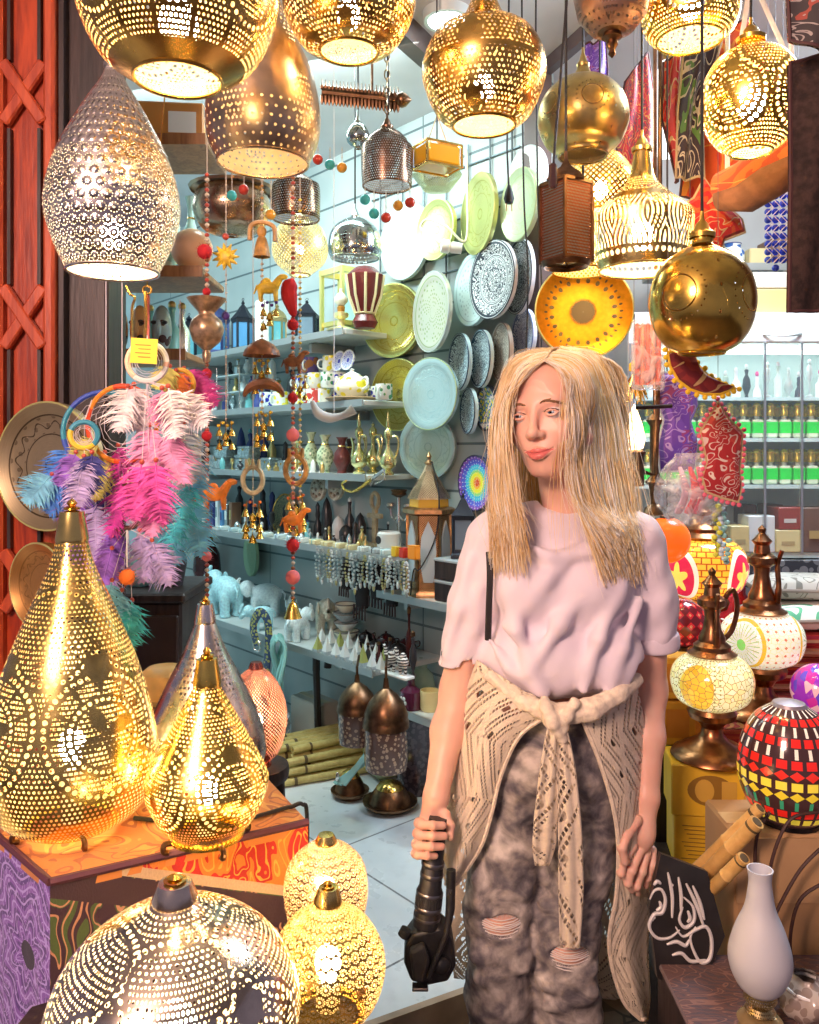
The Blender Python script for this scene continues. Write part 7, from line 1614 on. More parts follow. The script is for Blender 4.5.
def turkish(label,px,base,Y,s_,kind,em,zb=None,jug=True,rzz=0.0):
    s=Y/F*s_; p=P(px,base,Y)
    if zb is not None: p.z=zb
    rt=thing('mosaic_lamp',label,'lamp',p,(0,0,rzz),'glass mosaic lamps')
    bz=mat('lamp_bronze',(.32,.14,.06),.28,1.0,.3,40)
    obj('foot',MB().lathe([(.0005,0),(38*s,0),(40*s,2*s),(38*s,6*s),(28*s,12*s),(16*s,18*s),(11*s,24*s),(10*s,30*s),(14*s,36*s),(22*s,40*s),(24*s,46*s),(22*s,50*s)],40),bz,rt)
    pr=sprof([(20*s,50*s),(34*s,58*s),(40*s,74*s),(38*s,88*s),(30*s,98*s),(21*s,102*s)],5)
    obj('mosaic_globe',MB().lathe(pr,56),m_mosaic('mosaic_'+kind,kind,40*s,lamp_len(pr),em),rt)
    if jug:
        obj('jug_neck',MB().lathe([(22*s,102*s),(24*s,104*s),(18*s,108*s),(18*s,112*s),(13*s,116*s),(13*s,120*s),(9*s,128*s),(7*s,140*s),(8*s,148*s),(14*s,152*s),(14*s,158*s),(8*s,162*s),(7*s,170*s),(10*s,174*s),(6*s,178*s),(3*s,182*s),(4*s,186*s),(.0005,190*s)],28),bz,rt)
        obj('jug_spout',MB().tube(spline([(-4*s,-13*s,110*s),(-6*s,-15*s,130*s),(-5*s,-14*s,150*s),(-7*s,-18*s,166*s)],6),[3.2*s]*6+[2.6*s]*6+[2.2*s]*7,9),bz,rt)
        obj('jug_handle',MB().tube(spline([(9*s,0,150*s),(24*s,0,166*s),(30*s,0,148*s),(24*s,0,126*s),(13*s,0,116*s)],6),2.6*s,8),bz,rt)
    else: obj('cap',MB().lathe([(22*s,101*s),(24*s,104*s),(18*s,108*s),(18*s,111*s),(10*s,116*s),(8*s,122*s),(10*s,126*s),(4*s,132*s),(3*s,138*s),(.0005,142*s)],28),bz,rt)
    return rt
turkish('white and amber mosaic jug lamp standing on the yellow boxes',712,757,1.90,1.0,'white',.62,rzz=.3)
turkish('white flower mosaic jug lamp behind the jug lamp on yellow boxes',762,706,2.19,1.0,'flower',.55,zb=CT+.002,rzz=1.2)
turkish('orange mosaic lamp with tiered cap, standing taller behind the jug lamps',701,655,2.45,1.12,'orange',.8,zb=CT+.105,jug=False,rzz=.4)
rt=thing('lamp_box','dark wooden box under the orange mosaic lamp','box',(P(701,0,2.45).x,2.45,CT+.002)); obj('carton',MB().box((0,0,.05),(.24,.24,.10),b=.004),M_DARKWOOD,rt); obj('lid',MB().box((0,0,.095),(.245,.245,.012),b=.003),M_LEDGE,rt)
# red glass globes
for i,(px,py,r,Y,kind,lab) in enumerate(((667,540,23,2.20,None,'plain glowing orange glass globe lamp behind the shoulder'),(683,622,24,2.14,'reddiamond','red diamond mosaic globe lamp beside the rolled sleeve'),(818,690,26,2.10,'purple','purple and pink mosaic globe lamp at the counter end'))):
    s=Y/F; p=P(px,py,Y); zb=CT+.002; rt=thing('globe_lamp' if kind else 'hanging_globe_lamp',lab,'lamp',(p.x,p.y,zb),(0,0,0),'round glass globe lamps'); hz=p.z-zb
    if kind: m=m_mosaic('mosaic_'+kind,kind,r*s,PI*r*s,.35)
    else:
        t=NT('orange_glow_glass'); t.bsdf((.85,.12,.01),.2,0,emit=(1,.12,.01,1),es=.75); m=t.done()
    pr=[(max(.001,r*s*math.sin(PI*k/16)),hz-r*s*math.cos(PI*k/16)) for k in range(17)]; obj('globe',MB().lathe(pr,36),m,rt)
    if not kind: obj('hanging_cord',MB().tube([(0,0,hz+r*s*.98),(0,0,CEIL-zb-.003)],.002,5),M_CORD,rt); obj('cap',MB().lathe([(r*s*.3,hz+r*s*.94),(r*s*.3,hz+r*s*1.05),(.002,hz+r*s*1.12)],16),M_DARKBR,rt)
    elif hz-r*s<.05: obj('stand',MB().lathe([(r*s*.5,0),(r*s*.55,.004),(r*s*.42,max(.006,hz-r*s*.92))],24),M_DARKBR,rt)
    else: obj('stand',MB().lathe([(r*s*.7,0),(r*s*.75,.01),(r*s*.3,.03),(.012,.05),(.012,max(.06,hz-r*s*1.05)),(r*s*.4,hz-r*s*.93)],24,cap=True),M_DARKBR,rt)
# red banded mosaic globe on the carton
Y=1.69; s=Y/F; CB=.735; rt=thing('mosaic_lamp','dark globe lamp with red, white and yellow mosaic bands, on the cardboard carton','lamp',((789-CX)*s,Y,CB+.001),(0,0,0),'glass mosaic lamps')
pr=sprof([(27*s,3*s),(38*s,14*s),(47*s,36*s),(49*s,58*s),(44*s,82*s),(33*s,103*s),(17*s,115*s)],6)
obj('mosaic_globe',MB().lathe(pr,64),m_mosaic('mosaic_redband','redband',49*s,lamp_len(pr),.35),rt); obj('foot',MB().lathe([(29*s,0),(29*s,3.5*s),(26*s,4*s)],36,cap=True),M_BLK,rt); obj('cap',MB().lathe([(17*s,114.5*s),(15*s,118*s),(7*s,120*s),(.0005,120.5*s)],28),mat('cap_grey',(.42,.36,.38),.35,.6),rt)
# yellow boxes
Y=1.90; s=Y/F; M_YB=mat('yellow_card',(.80,.50,.03),.5,0,.08,15); M_YI=mat('box_print_brown',(.28,.15,.02),.5); p=P(714,757,Y)
ub=thing('printed_box','yellow printed box with an oval picture, upper of the two yellow boxes','box',(p.x,p.y,p.z-50*s),(0,0,-.16),'yellow printed boxes'); w,h=90*s,50*s
obj('carton',MB().box((0,0,h/2),(w,.12,h),b=.003),M_YB,ub)
mb=MB(); mb.prism([(22*s*math.cos(TAU*i/28)-8*s,15*s*math.sin(TAU*i/28)) for i in range(28)],.001,None,(0,-.0605,h*.52)); obj('oval_picture',mb,M_YI,ub)
mb=MB(); mb.prism([(9*s*math.cos(TAU*i/20)-14*s,11*s*math.sin(TAU*i/20)) for i in range(20)],.001,None,(0,-.0615,h*.52)); mb.box((9*s,-.0615,h*.52),(14*s,.001,20*s)); mb.prism([(8*s*math.cos(TAU*i/20)+30*s,8*s*math.sin(TAU*i/20)) for i in range(20)],.001,None,(0,-.0605,h*.40)); obj('picture_detail',mb,mat('box_print_tan',(.62,.38,.06),.5),ub)
lb=thing('printed_box','plain faced yellow box with fine print, lower of the two yellow boxes','box',(p.x-8*s,p.y+.005,p.z-50*s-50*s-.001),(0,0,-.16),'yellow printed boxes'); obj('carton',MB().box((0,0,25*s),(68*s,.11,50*s),b=.003),M_YB,lb)
mb=MB()
for r_ in range(9): mb.box((0,-.0555,(8+4*r_)*s),((54-((r_*13)%17))*s,.001,.0016))
obj('printed_text',mb,M_YI,lb)
zl=p.z-100*s-.002
rt=thing('wooden_crate','dark wooden crate under the two yellow boxes','crate',(p.x,p.y+.01,0)); mb=MB()
for k in range(5): mb.box((0,-.06,zl*(k+.5)/5),(.26,.012,zl/5*.86),b=.002); mb.box((0,.06,zl*(k+.5)/5),(.26,.012,zl/5*.86),b=.002)
obj('slat',mb,M_DARKWOOD,rt); mb=MB()
for sx in(-1,1): mb.box((sx*.124,0,zl/2),(.012,.11,zl*.99))
obj('side',mb,M_DARKWOOD,rt); obj('lid',MB().box((0,0,zl-.006),(.26,.13,.012)),M_DARKWOOD,rt)
for i,(px,py,w,h,lab) in enumerate(((688,742,62,44,'amber printed carton low behind the yellow boxes'),(684,696,58,42,'amber printed carton stacked behind the jug lamp foot'))):
    Y=2.035 ; s=Y/F; p=P(px,py,Y); rt=thing('printed_carton',lab,'box',(p.x-.012,p.y,CT*0+p.z),(0,0,-.1),'amber cartons at the counter edge'); obj('carton',MB().box((0,0,h*s/2),(w*s,.06,h*s-.001),b=.003),mat('amber_carton_card',(.78,.36,.03),.5,0,.15,14),rt)
    mb=MB(); mb.box((-8*s,-.0305,h*s*.5),(22*s,.001,28*s)); mb.box((15*s,-.0305,h*s*.5),(12*s,.001,24*s)); obj('printed_panel',mb,mat('carton_panel',(.62,.22,.02),.5),rt)
p=P(690,742,2.035); rt=thing('carton_shelf','dark stand under the amber cartons','stand',(p.x-.01,2.035,0)); obj('top',MB().box((0,0,p.z-.012),(.17,.06,.022)),M_DARKWOOD,rt)
for x in(-.07,.07): obj('leg',MB().box((x,0,(p.z-.024)/2),(.03,.06,p.z-.026)),M_DARKWOOD,rt)
# folded textiles and cushions
m_em=m_arab('green_suzani',(.78,.78,.72),(.05,.42,.20),(.02,.30,.36),1.6,.5); 
def cushion(label,px,py,Y,w,d,h,m,rz=0.0,zb=None):
    s=Y/F; p=P(px,py,Y)
    rt=thing('folded_cushion',label,'cushion',(p.x,p.y,p.z if zb is None else zb),(0,0,rz),'folded cushions on the counter'); rows=[]; n=18
    mb=MB()
    for sg in(1,-1):
        rows=[[Vector(((i/n-.5)*w,(j/n-.5)*d,h/2+sg*h/2*(max(0,1-(2*i/n-1)**4)*max(0,1-(2*j/n-1)**4))**.5)) for j in range(n+1)] for i in range(n+1)]
        if sg<0: rows=rows[::-1]
        mb.grid(rows,0,uvs=lambda i,j:(i/n,j/n))
    obj('cover',mb,m,rt,sharp=180); obj('piping',MB().tube([(x*w/2,y*d/2,h/2) for x,y in ((-1,-1),(1,-1),(1,1),(-1,1))],.006,6,closed=True),mat('cushion_piping',(.3,.26,.22),.7),rt); return rt
z0=CT+.002
for i in range(5):
    px=816; Y=2.50; rt=thing('folded_textile','folded red striped textile under the green cushion, %s of the pile'%('bottom one','second one up','third one up','fourth one up','top one')[i],'textile',(P(px,0,Y).x,Y,z0+i*.034),(0,0,.05*(i%3-1)),'folded red textiles on the counter')
    t=NT('striped_red_%d'%i); x,y,z=t.xyz(); t.bsdf(t.mix(((z*60+i*.3).fract()).lt(.5),((.50,.03,.03),(.36,.02,.05),(.60,.12,.04))[i%3],((.62,.30,.18),(.55,.05,.04),(.30,.02,.02))[i%3]),.8); m=t.done()
    obj('fold',MB().box((0,0,.016),(.40,.24,.032),b=.012),m,rt); obj('fringe',MB().box((0,-.122,.016),(.38,.004,.008)),mat('textile_fringe',(.62,.40,.25),.8),rt)
cushion('green and white embroidered cushion on top of the red textiles',812,0,2.50,.36,.24,.075,m_em,.1,z0+.173)
cushion('pale grey patterned cushion behind the green embroidered one',800,0,2.54,.30,.20,.07,m_arab('grey_pattern',(.50,.48,.42),(.16,.15,.12),(.34,.32,.26),2.4,.4),-.1,z0+.252)
rt=thing('red_bundle','shiny red wrapped bundle between the jug lamps and cabinet','bundle',(P(738,0,2.66).x,2.665,z0)); obj('wrap',bagmesh(.06,.05,.26,9),mat('red_satin',(.50,.015,.02),.25,0,.2,20,.6,25),rt,sharp=180); obj('string',MB().ring((0,0,.16),.055,.06,.003,24,rotm(PI/2,0,0)),M_CORDW,rt)
# candle bulb lamp behind the hair
Y=2.1; s=Y/F; p=P(634,452,Y); rt=thing('hanging_candle_lamp','lit candle bulb on a dark turned bracket behind the hair','lamp',p)
obj('flame_bulb',MB().lathe([(.0005,0),(9*s,4*s),(11*s,14*s),(8*s,28*s),(3*s,42*s),(.0005,48*s)],20),emis('candle_bulb_glow',(1,.62,.30),6.0),rt)
obj('sleeve',MB().lathe([(10*s,-34*s),(10*s,-4*s),(12*s,0),(9*s,2*s)],20,cap=True),M_DARKBR,rt); obj('hanging_arm',MB().tube([(10*s,0,-20*s),(24*s,.02,-24*s),(26*s,.02,40*s),(30*s,.02,CEIL-p.z-.004)],.006,8),M_DARKBR,rt)
p=P(655,486,2.25); s=2.25/F; rt=thing('hanging_turned_post','dark turned metal post behind the orange globe','post',p); obj('post',MB().lathe([(.0005,-30*s),(12*s,-28*s),(10*s,-22*s),(5*s,-18*s),(6*s,0),(10*s,4*s),(5*s,10*s),(5*s,60*s),(9*s,66*s),(4*s,72*s)],20,cap=True),M_DARKBR,rt); obj('hanging_rod',MB().tube([(0,0,70*s),(0,0,CEIL-p.z-.004)],.006,8),M_DARKBR,rt)
# bead strands colourful by the pouch
for i,(px,c) in enumerate(((716,(.70,.72,.06)),(721,(.55,.72,.80)),(726,(.30,.60,.55)))):
    p=P(px,506+4*i,1.93); s=1.93/F; rt=thing('hanging_flower_strand',('yellow','pale blue','teal')[i]+' flower strand hanging below the scroll pouch','bead strand',p,(0,0,0),'flower strands below the scroll pouch'); mb=MB()
    for j in range(12): mb.ell((R.uniform(-3,3)*s,R.uniform(-.008,.008),-j*4.4*s),(3.2*s,2.4*s,2.6*s),7,5)
    obj('petal',mb,mat('strand_%d'%i,c,.4),rt); obj('hanging_thread',MB().tube([(0,0,-50*s),(0,0,0),(0,0,8*s)],.0007,4),M_THR,rt)
# cardboard cartons and cable
M_CARD=mat('brown_cardboard',(.46,.27,.12),.7,0,.12,8); CBh=CB
rt=thing('cardboard_carton','large brown cardboard carton under the red banded mosaic globe','carton',(P(735,0,1.63).x+.26,1.715,0),(0,0,.0)); 
obj('carton',MB().box((0,0,CBh/2),(.52,.17,CBh-.002),b=.006),M_CARD,rt); obj('flap',MB().box((0,-.088,CBh-.07),(.515,.005,.13),rotm(.03,0,0)),mat('cardboard_flap',(.52,.32,.15),.7,0,.1,8),rt); obj('tape',MB().box((0,-.01,CBh),(.515,.05,.0012)),mat('packing_tape',(.62,.42,.2),.3),rt)
for i,pts in enumerate(([(770,812),(757,836),(756,880),(768,930),(764,975)],[(819,812),(790,820),(772,860),(768,905),(766,945),(786,990)],[(828,842),(800,870),(775,915),(762,950)],[(830,880),(800,900),(790,945),(800,985)])):
    o=obj('hanging_lamp_cable',MB().tube(spline([P(x,y,1.606-.012*i) for x,y in pts],8),.0032,6),mat('brown_cable',(.06,.025,.02),.5),org=P(*pts[-1],1.606-.012*i)); tag(o,'brown lamp cable draped over the carton front, %s one'%('shortest inner','looping','slanting','outermost')[i],'cable','brown cables on the carton')
# low stage with carpet, plaque, flutes, oil lamp
rt=thing('carpet_stand','low stand covered with a dark patterned carpet, under the black plaque','stand',(.825,1.435,0)); ST=.53
obj('block',MB().box((0,0,ST/2-.006),(.70,.26,ST-.014)),M_DARKWOOD,rt); obj('carpet',MB().box((0,0,ST-.004),(.71,.28,.010),b=.003),m_scroll('dark_carpet',(.10,.04,.035),(.05,.03,.04),(.22,.10,.07),12,3),rt); obj('carpet_edge',MB().box((0,-.142,ST-.08),(.71,.006,.16)),m_scroll('dark_carpet',(.10,.04,.035),(.05,.03,.04),(.22,.10,.07),12,3),rt)
Yp=1.56
M_SLATE=mat('black_slate',(.020,.018,.018),.35,0,.3,20); M_SILVP=mat('silver_paint',(.66,.64,.62),.4)
pc=P(686,928,Yp); rt=thing('calligraphy_plaque','black six sided plaque with silver calligraphy leaning beside the carton','plaque',pc,(-.16,0,0)); s=Yp/F
poly=[(663,857),(709,874),(723,934),(692,990),(654,972),(649,908)]
pl=[((x-686)*s,-(y-928)*s) for x,y in poly][::-1]
obj('slab',MB().prism(pl,.016),M_SLATE,rt,sharp=25)
STK=[[(165,520),(176,590),(172,662)],[(200,535),(206,590),(203,640)],[(225,555),(255,620),(278,694)],[(247,562),(268,615),(280,668)],
[(100,605),(116,578),(140,574),(152,606),(140,645),(112,652),(94,690),(118,724),(160,724),(196,700)],[(214,598),(244,628),(244,672),(214,692),(196,668),(210,628)],[(182,690),(206,720),(248,700),(284,690),(300,728),(292,786),(262,800),(240,768),(230,724),(250,690)],[(150,745),(184,736),(212,748),(226,730)],[(166,778),(198,772),(228,796),(278,792)],[(115,560),(128,548),(140,556)],[(226,640),(232,664),(222,676)],[(120,640),(136,628),(132,610)]]
mb=MB()
for st in STK:
    pts=[Vector(((620+x/3.367-686)*s,-.0095,-(720+y/3.367-928)*s)) for x,y in st]; sp=spline(pts,7); n=len(sp)
    mb.tube(sp,[(.0010+.0026*math.sin(PI*(i+.8)/(n+.6))**.7) for i in range(n)],6)
for x,y in ((202,848),(216,858),(232,850),(224,842),(106,668),(112,662),(246,820),(178,560)): mb.ell(((620+x/3.367-686)*s,-.0095,-(720+y/3.367-928)*s),(.0028,.002,.0028),8,6)
obj('calligraphy_lettering',mb,M_SILVP,rt)
M_BAM2=m_wood('pale_bamboo',(.58,.34,.10),(.72,.46,.16),8,.4,stretch=(3,3,3))
for i,(a,b,r,Ya,Yb,lab) in enumerate((((694,872),(760,808),6.5,1.655,1.584,'bamboo flute leaning on the carton, uppermost of the three'),((706,874),(757,822),7.5,1.612,1.545,'bamboo flute leaning on the carton, middle of the three'),((709,892),(744,858),6.5,1.580,1.516,'bamboo flute leaning on the carton, shortest and lowest'))):
    A_=P(*a,Ya); B_=P(*b,Yb); rt=thing('leaning_flute_mount',lab,'flute',A_,(0,0,0),'bamboo flutes leaning on the carton') if 0 else thing('bamboo_flute',lab,'flute',A_,(0,0,0),'bamboo flutes leaning on the carton'); D_=B_-A_; rr_=r*1.54/F
    dn=D_.normalized(); low=A_-dn*.07
    obj('reed',MB().tube([low-A_,D_*.48,D_*.5,D_*.52,D_],[rr_,rr_,rr_*1.12,rr_,rr_],14),M_BAM2,rt); obj('dark_bore',MB().tube([D_,D_+dn*.0012],[rr_*.7,rr_*.7],12),M_BAMD,rt); obj('burnt_band',MB().tube([D_*.90,D_*.93],rr_*1.03,14),M_BAMD,rt)
Yo=1.36; s=Yo/F; p=P(760,0,Yo); rt=thing('oil_lamp','frosted glass oil lamp chimney on a brass burner, before the cardboard carton','oil lamp',(p.x,Yo,ST+.002)); zr=lambda y:(EYE-(y-CY)*s)-ST-.002
pr=sprof([(14*s,zr(992)),(22*s,zr(984)),(29*s,zr(968)),(30*s,zr(952)),(24*s,zr(930)),(15*s,zr(908)),(11.5*s,zr(888)),(11*s,zr(878)),(12.5*s,zr(869))],5)
obj('chimney',MB().lathe(pr+[(r*.9,z) for r,z in pr[::-1]],40),mat('frosted_glass',(.58,.60,.64),.45,0),rt)
obj('burner',MB().lathe([(10*s,zr(1014)),(15*s,zr(1010)),(12*s,zr(1004)),(16*s,zr(998)),(15*s,zr(991)),(13*s,zr(991))],28),pierced('burner_brass','grate',6,.2,.05,(.62,.48,.22),.3,scale=.6),rt)
h=zr(1014); obj('font',MB().lathe([(.0005,0),(20*s,0),(21*s,h*.1),(9*s,h*.25),(8*s,h*.35),(18*s,h*.5),(22*s,h*.7),(18*s,h*.92),(10*s,h)],32),mat('oil_lamp_font',(.46,.34,.16),.2,.6),rt)
rt=thing('woven_shawl','pale woven cloth bundled at the carton foot','cloth',(P(800,0,1.42).x,1.40,ST+.003)); obj('fabric',bagmesh(.045,.05,.07,12),m_glaze('pale_weave',(.46,.40,.34),(.28,.22,.18),60,.5),rt,sharp=180); obj('tie',MB().ring((0,0,.05),.034,.038,.003,20,rotm(PI/2,0,0)),M_CORDW,rt)

# upper stall shelf with stock, on the far wall
s=3.45/F; zz_=EYE-(268-CY)*s; x0=P(735,0,3.45).x
rt=thing('wall_shelf','upper pale shelf on the far stall wall, loaded with cartons and a blue pot','shelf',(x0,3.52,zz_)); obj('board',MB().box((0,0,-.012),(.66,.30,.022),b=.003),M_SHELF,rt); obj('front_edge',MB().box((0,-.153,-.012),(.66,.006,.03)),M_SHELFD,rt)
for k in(-.25,.25): obj('bracket',MB().prism([(0,-.002),(.02,-.002),(.02,-.05),(0,-.05)],.22,None,(k,.02,-.022)),M_SHELFD,rt)
for i,(px,w,h,c,lab) in enumerate(((688,20,26,(.30,.34,.40),'slate'),(711,18,34,(.62,.50,.26),'tan'),(757,22,18,(.66,.56,.30),'yellow'),(780,18,30,(.25,.16,.12),'brown'))):
    rt=thing('stock_carton','%s carton on the upper stall shelf'%lab,'box',(P(px,0,3.45).x,3.50,zz_+.001),(0,0,.04*(i-1)),'cartons on the upper stall shelf'); obj('carton',MB().box((0,0,h*s/2),(w*s,.16,h*s),b=.004),mat('stock_%d'%i,c,.5),rt); obj('tape',MB().box((0,0,h*s+.0005),(w*s,.03,.001)),mat('carton_tape',(.5,.42,.25),.3),rt)
rt=thing('blue_pot','blue and white painted pot on the upper stall shelf','pot',(P(735,0,3.45).x,3.48,zz_+.001)); obj('pot',MB().lathe([(.0005,0),(8*s,0),(12*s,8*s),(12*s,16*s),(8*s,22*s),(9*s,25*s),(7*s,24*s)],24),m_glaze('pot_blue_flowers',(.70,.78,.80),(.05,.16,.50),26,.5),rt); obj('rim',MB().ring((0,0,25*s),8.6*s,8.6*s,.6*s,24,rotm(PI/2,0,0)),SM[1],rt)
# ------------------------------------------------------------------ the woman
YB=1.68; PB=Vector((P(552,0,YB).x,YB,0))
def W(px,py,Y=YB): return np.array(P(px,py,Y)-PB)           # person space: world axes, origin between the feet
m=NT('skin'); n=m.noise(60,3.0); n2=m.noise(9,2.0)
c=m.mix(n2.ss(.3,.7),(.80,.46,.34),(.86,.54,.41)); c=m.mix(n*.18,c,(.62,.26,.20)); m.bsdf(c,.42,0,m.bump(n,.06,.001),sss=.25,spec=.4); M_SKIN=m.done()
M_LIP=mat('lips',(.66,.17,.15),.35,0,.08,80,sss=.15)
HC=W(552,414,1.66); TH=math.radians(-31); MH=np.array(rotm(0,0,TH)@rotm(math.radians(3),math.radians(-6),0)); HS=1.06
def H2(p): return HC+MH@(np.array(p)*HS)
def Hinv(w): return (MH.T@(np.array(w)-HC))/HS
v=Vol((-.10,-.135,-.215),(.10,.125,.13),.0014)
v.ell((0,.016,.030),(.073,.090,.084),.0)
v.ell((0,-.040,.040),(.060,.046,.052),.03)
v.ell((0,-.030,-.034),(.060,.060,.080),.03)
for s in(-1,1):
    v.cap((s*.054,.004,-.052),(s*.020,-.060,-.097),.018,.013,.022)
    v.ell((s*.036,-.060,-.036),(.023,.020,.020),.022)
v.ell((0,-.068,-.099),(.020,.017,.015),.022)
v.ell((0,-.076,-.068),(.029,.017,.021),.02)
v.cap((-.034,-.078,.021),(.034,-.078,.021),.0085,.0085,.018)
for s in(-1,1): v.ell((s*.032,-.096,.000),(.0175,.0125,.0105),.010,'sub')
v.cap((0,-.086,.014),(0,-.106,-.030),.0070,.0082,.012)
v.ell((0,-.1085,-.034),(.0098,.0095,.0088),.010)
for s in(-1,1): v.ell((s*.0118,-.0965,-.0375),(.0066,.0095,.0068),.007); v.ell((s*.0058,-.1035,-.0445),(.0032,.0045,.003),.003,'sub')
for s in(-1,1):                                               # eyelids round the eyeball
    e=np.array((s*.032,-.0745,.000))
    up=[e+.0148*np.array((math.sin(a)*.98,-math.cos(a)*math.cos(b),math.sin(b))) for a,b in ((-.98*1,.12),(-.55,.32),(0,.39),(.55,.33),(.98,.10))]
    lo=[e+.0146*np.array((math.sin(a)*.98,-math.cos(a)*math.cos(b),math.sin(b))) for a,b in ((-.95,.0),(-.5,-.26),(0,-.33),(.5,-.27),(.95,.02))]
    v.chain(up,[.0018,.0023,.0025,.0023,.0018],.003); v.chain(lo,[.0016,.0018,.0019,.0018,.0016],.0035)
UL=[(-.0255,-.0835,-.0655),(-.0125,-.0945,-.0668),(-.0035,-.0975,-.0648),(0,-.0973,-.0660),(.0035,-.0975,-.0648),(.0125,-.0945,-.0668),(.0255,-.0835,-.0655)]
LL=[(-.0235,-.0840,-.0680),(-.010,-.0955,-.0745),(0,-.0972,-.0758),(.010,-.0955,-.0745),(.0235,-.0840,-.0680)]
UL=[tuple(p) for p in spline(UL,4)]; LL=[tuple(p) for p in spline(LL,6)]
ULr=[.0014+.0024*math.sin(PI*i/(len(UL)-1))**.7 for i in range(len(UL))]; LLr=[.0014+.0038*math.sin(PI*i/(len(LL)-1))**.8 for i in range(len(LL))]
v.chain(UL,ULr,.004); v.chain(LL,LLr,.004)
#,.0032,.0038,.0034,.0038,.0032,.0016],.003); v.chain(LL,[.0016,.0044,.0050,.0044,.0016],.003)
v.chain([tuple(p) for p in spline([(-.0285,-.0845,-.0640),(-.012,-.0990,-.0698),(0,-.1012,-.0702),(.012,-.0990,-.0698),(.0285,-.0845,-.0640)],5)],[.0011]*21,.002,'sub')
for s in(-1,1): v.ell((s*.0630,.022,-.012),(.007,.017,.026),.008)
nb=Hinv(W(570,512,1.715)); nm_=Hinv(W(568,480,1.70)); v.chain([(0,.020,-.055),nm_,nb],[.050,.048,.056],.03); v.cap((0,-.02,-.10),nm_,.020,.040,.03)
HV=v
def fsurf(x,z):
    i=int(round((x-HV.lo[0])/HV.h)); k=int(round((z-HV.lo[2])/HV.h)); col=HV.D[i,:,k]; j=int(np.argmax(col<0)); t=col[j-1]/(col[j-1]-col[j]); return HV.lo[1]+(j-1+t)*HV.h
mb=MB(); v.mesh(mb)
def dist_chain(p,ch,rs):
    d=9
    for i in range(len(ch)-1):
        a=np.array(ch[i]); b=np.array(ch[i+1]); ba=b-a; t=max(0,min(1,(p-a)@ba/(ba@ba))); d=min(d,np.linalg.norm(p-a-t*ba)-(rs[i]+(rs[i+1]-rs[i])*t))
    return d
va=np.array(mb.v)
for k,f in enumerate(mb.f):
    c=va[list(f)].mean(0)
    if abs(c[0])<.028 and -.083<c[2]<-.058 and c[1]<-.078 and (np.interp(c[0],[p[0] for p in LL],[p[2] for p in LL])-.0058*max(0,1-(c[0]/.024)**2))<c[2]<(np.interp(c[0],[p[0] for p in UL],[p[2] for p in UL])+.0040*max(0,1-(c[0]/.0255)**2)**.6): mb.m[k]=1
mb.v=[tuple(H2(p)) for p in mb.v]
BODY=mb
# arms with hands
def finger(v,pts,r0,r1,k=.004):
    pts=[np.array(p) for p in pts]; n=len(pts); rs=[lerp(r0,r1,i/(n-1)) for i in range(n)]; v.chain(pts,rs,k)
    for p,r in zip(pts[1:-1],rs[1:-1]): v.ell(p,(r*1.06,)*3,k)
sh=W(487,537,1.70); el=W(459,690,1.70); wr=W(436,797,1.605)
v=Vol(np.minimum(W(405,890,1.50),W(520,520,1.50))-.02,np.maximum(W(405,890,1.78),W(520,640,1.80))+.02,.0022)
v.chain([W(470,610,1.70),el,el*.6+wr*.4+np.array((-.003,.006,0)),wr],[.040,.037,.034,.0235],.02)
pl=W(429,832,1.600); v.ell(pl,(.017,.026,.040),.016); v.cap(wr,W(431,818,1.602),.0235,.021,.014)
ba=W(437.5,823,1.572); bb=W(426,925,1.56); bx=(bb-ba)/np.linalg.norm(bb-ba)
# four fingers wrapped across the front of the barrel, one below the other
for k_,(y_,dx,r0,r1) in enumerate(((823,0,.0092,.0072),(833.5,-1.2,.0094,.0074),(844,-2.4,.0092,.0072),(853.5,-3.4,.0082,.0062))):
    L_=(1.0,1.12,1.05,.8)[k_]
    finger(v,[W(424+dx,y_-1,1.596),W(418.5+dx,y_,1.572),W(421+dx,y_+1.5,1.549),W(421+dx+12*L_,y_+2.5,1.5385),W(421+dx+22*L_,y_+2.5,1.545)],r0,r1,.003)
finger(v,[W(435,806,1.596),W(445,815,1.584),W(450,826,1.570),W(450,837,1.560)],.0108,.0076)
v.mesh(BODY)
sr=W(640,540,1.70); er=W(648,690,1.735); wr2=W(646,798,1.665)
v=Vol(W(600,920,1.56)-.01,W(690,600,1.82)+.01,.0022)
v.chain([W(648,615,1.71),er,er*.55+wr2*.45,wr2],[.040,.037,.0335,.0255],.02)
p2=W(643,832,1.655); v.ell(p2,(.020,.024,.042),.016,M=np.array(rotm(0,0,.5))); v.cap(wr2,p2,.024,.022,.014)
finger(v,[W(633,846,1.637),W(624,861,1.622),W(621,873,1.622),W(627,881,1.632)],.0092,.0068)
finger(v,[W(640,851,1.645),W(632,870,1.626),W(628,883,1.627),W(632,890,1.638)],.0094,.0070)
finger(v,[W(647,852,1.655),W(642,872,1.638),W(637,886,1.638),W(638,893,1.648)],.0090,.0068)
finger(v,[W(653,850,1.668),W(652,866,1.654),W(648,878,1.652),W(646,886,1.660)],.0080,.0060)
finger(v,[W(637,820,1.635),W(627,834,1.616),W(622,848,1.608),W(625,862,1.610)],.0108,.0076)
v.mesh(BODY)
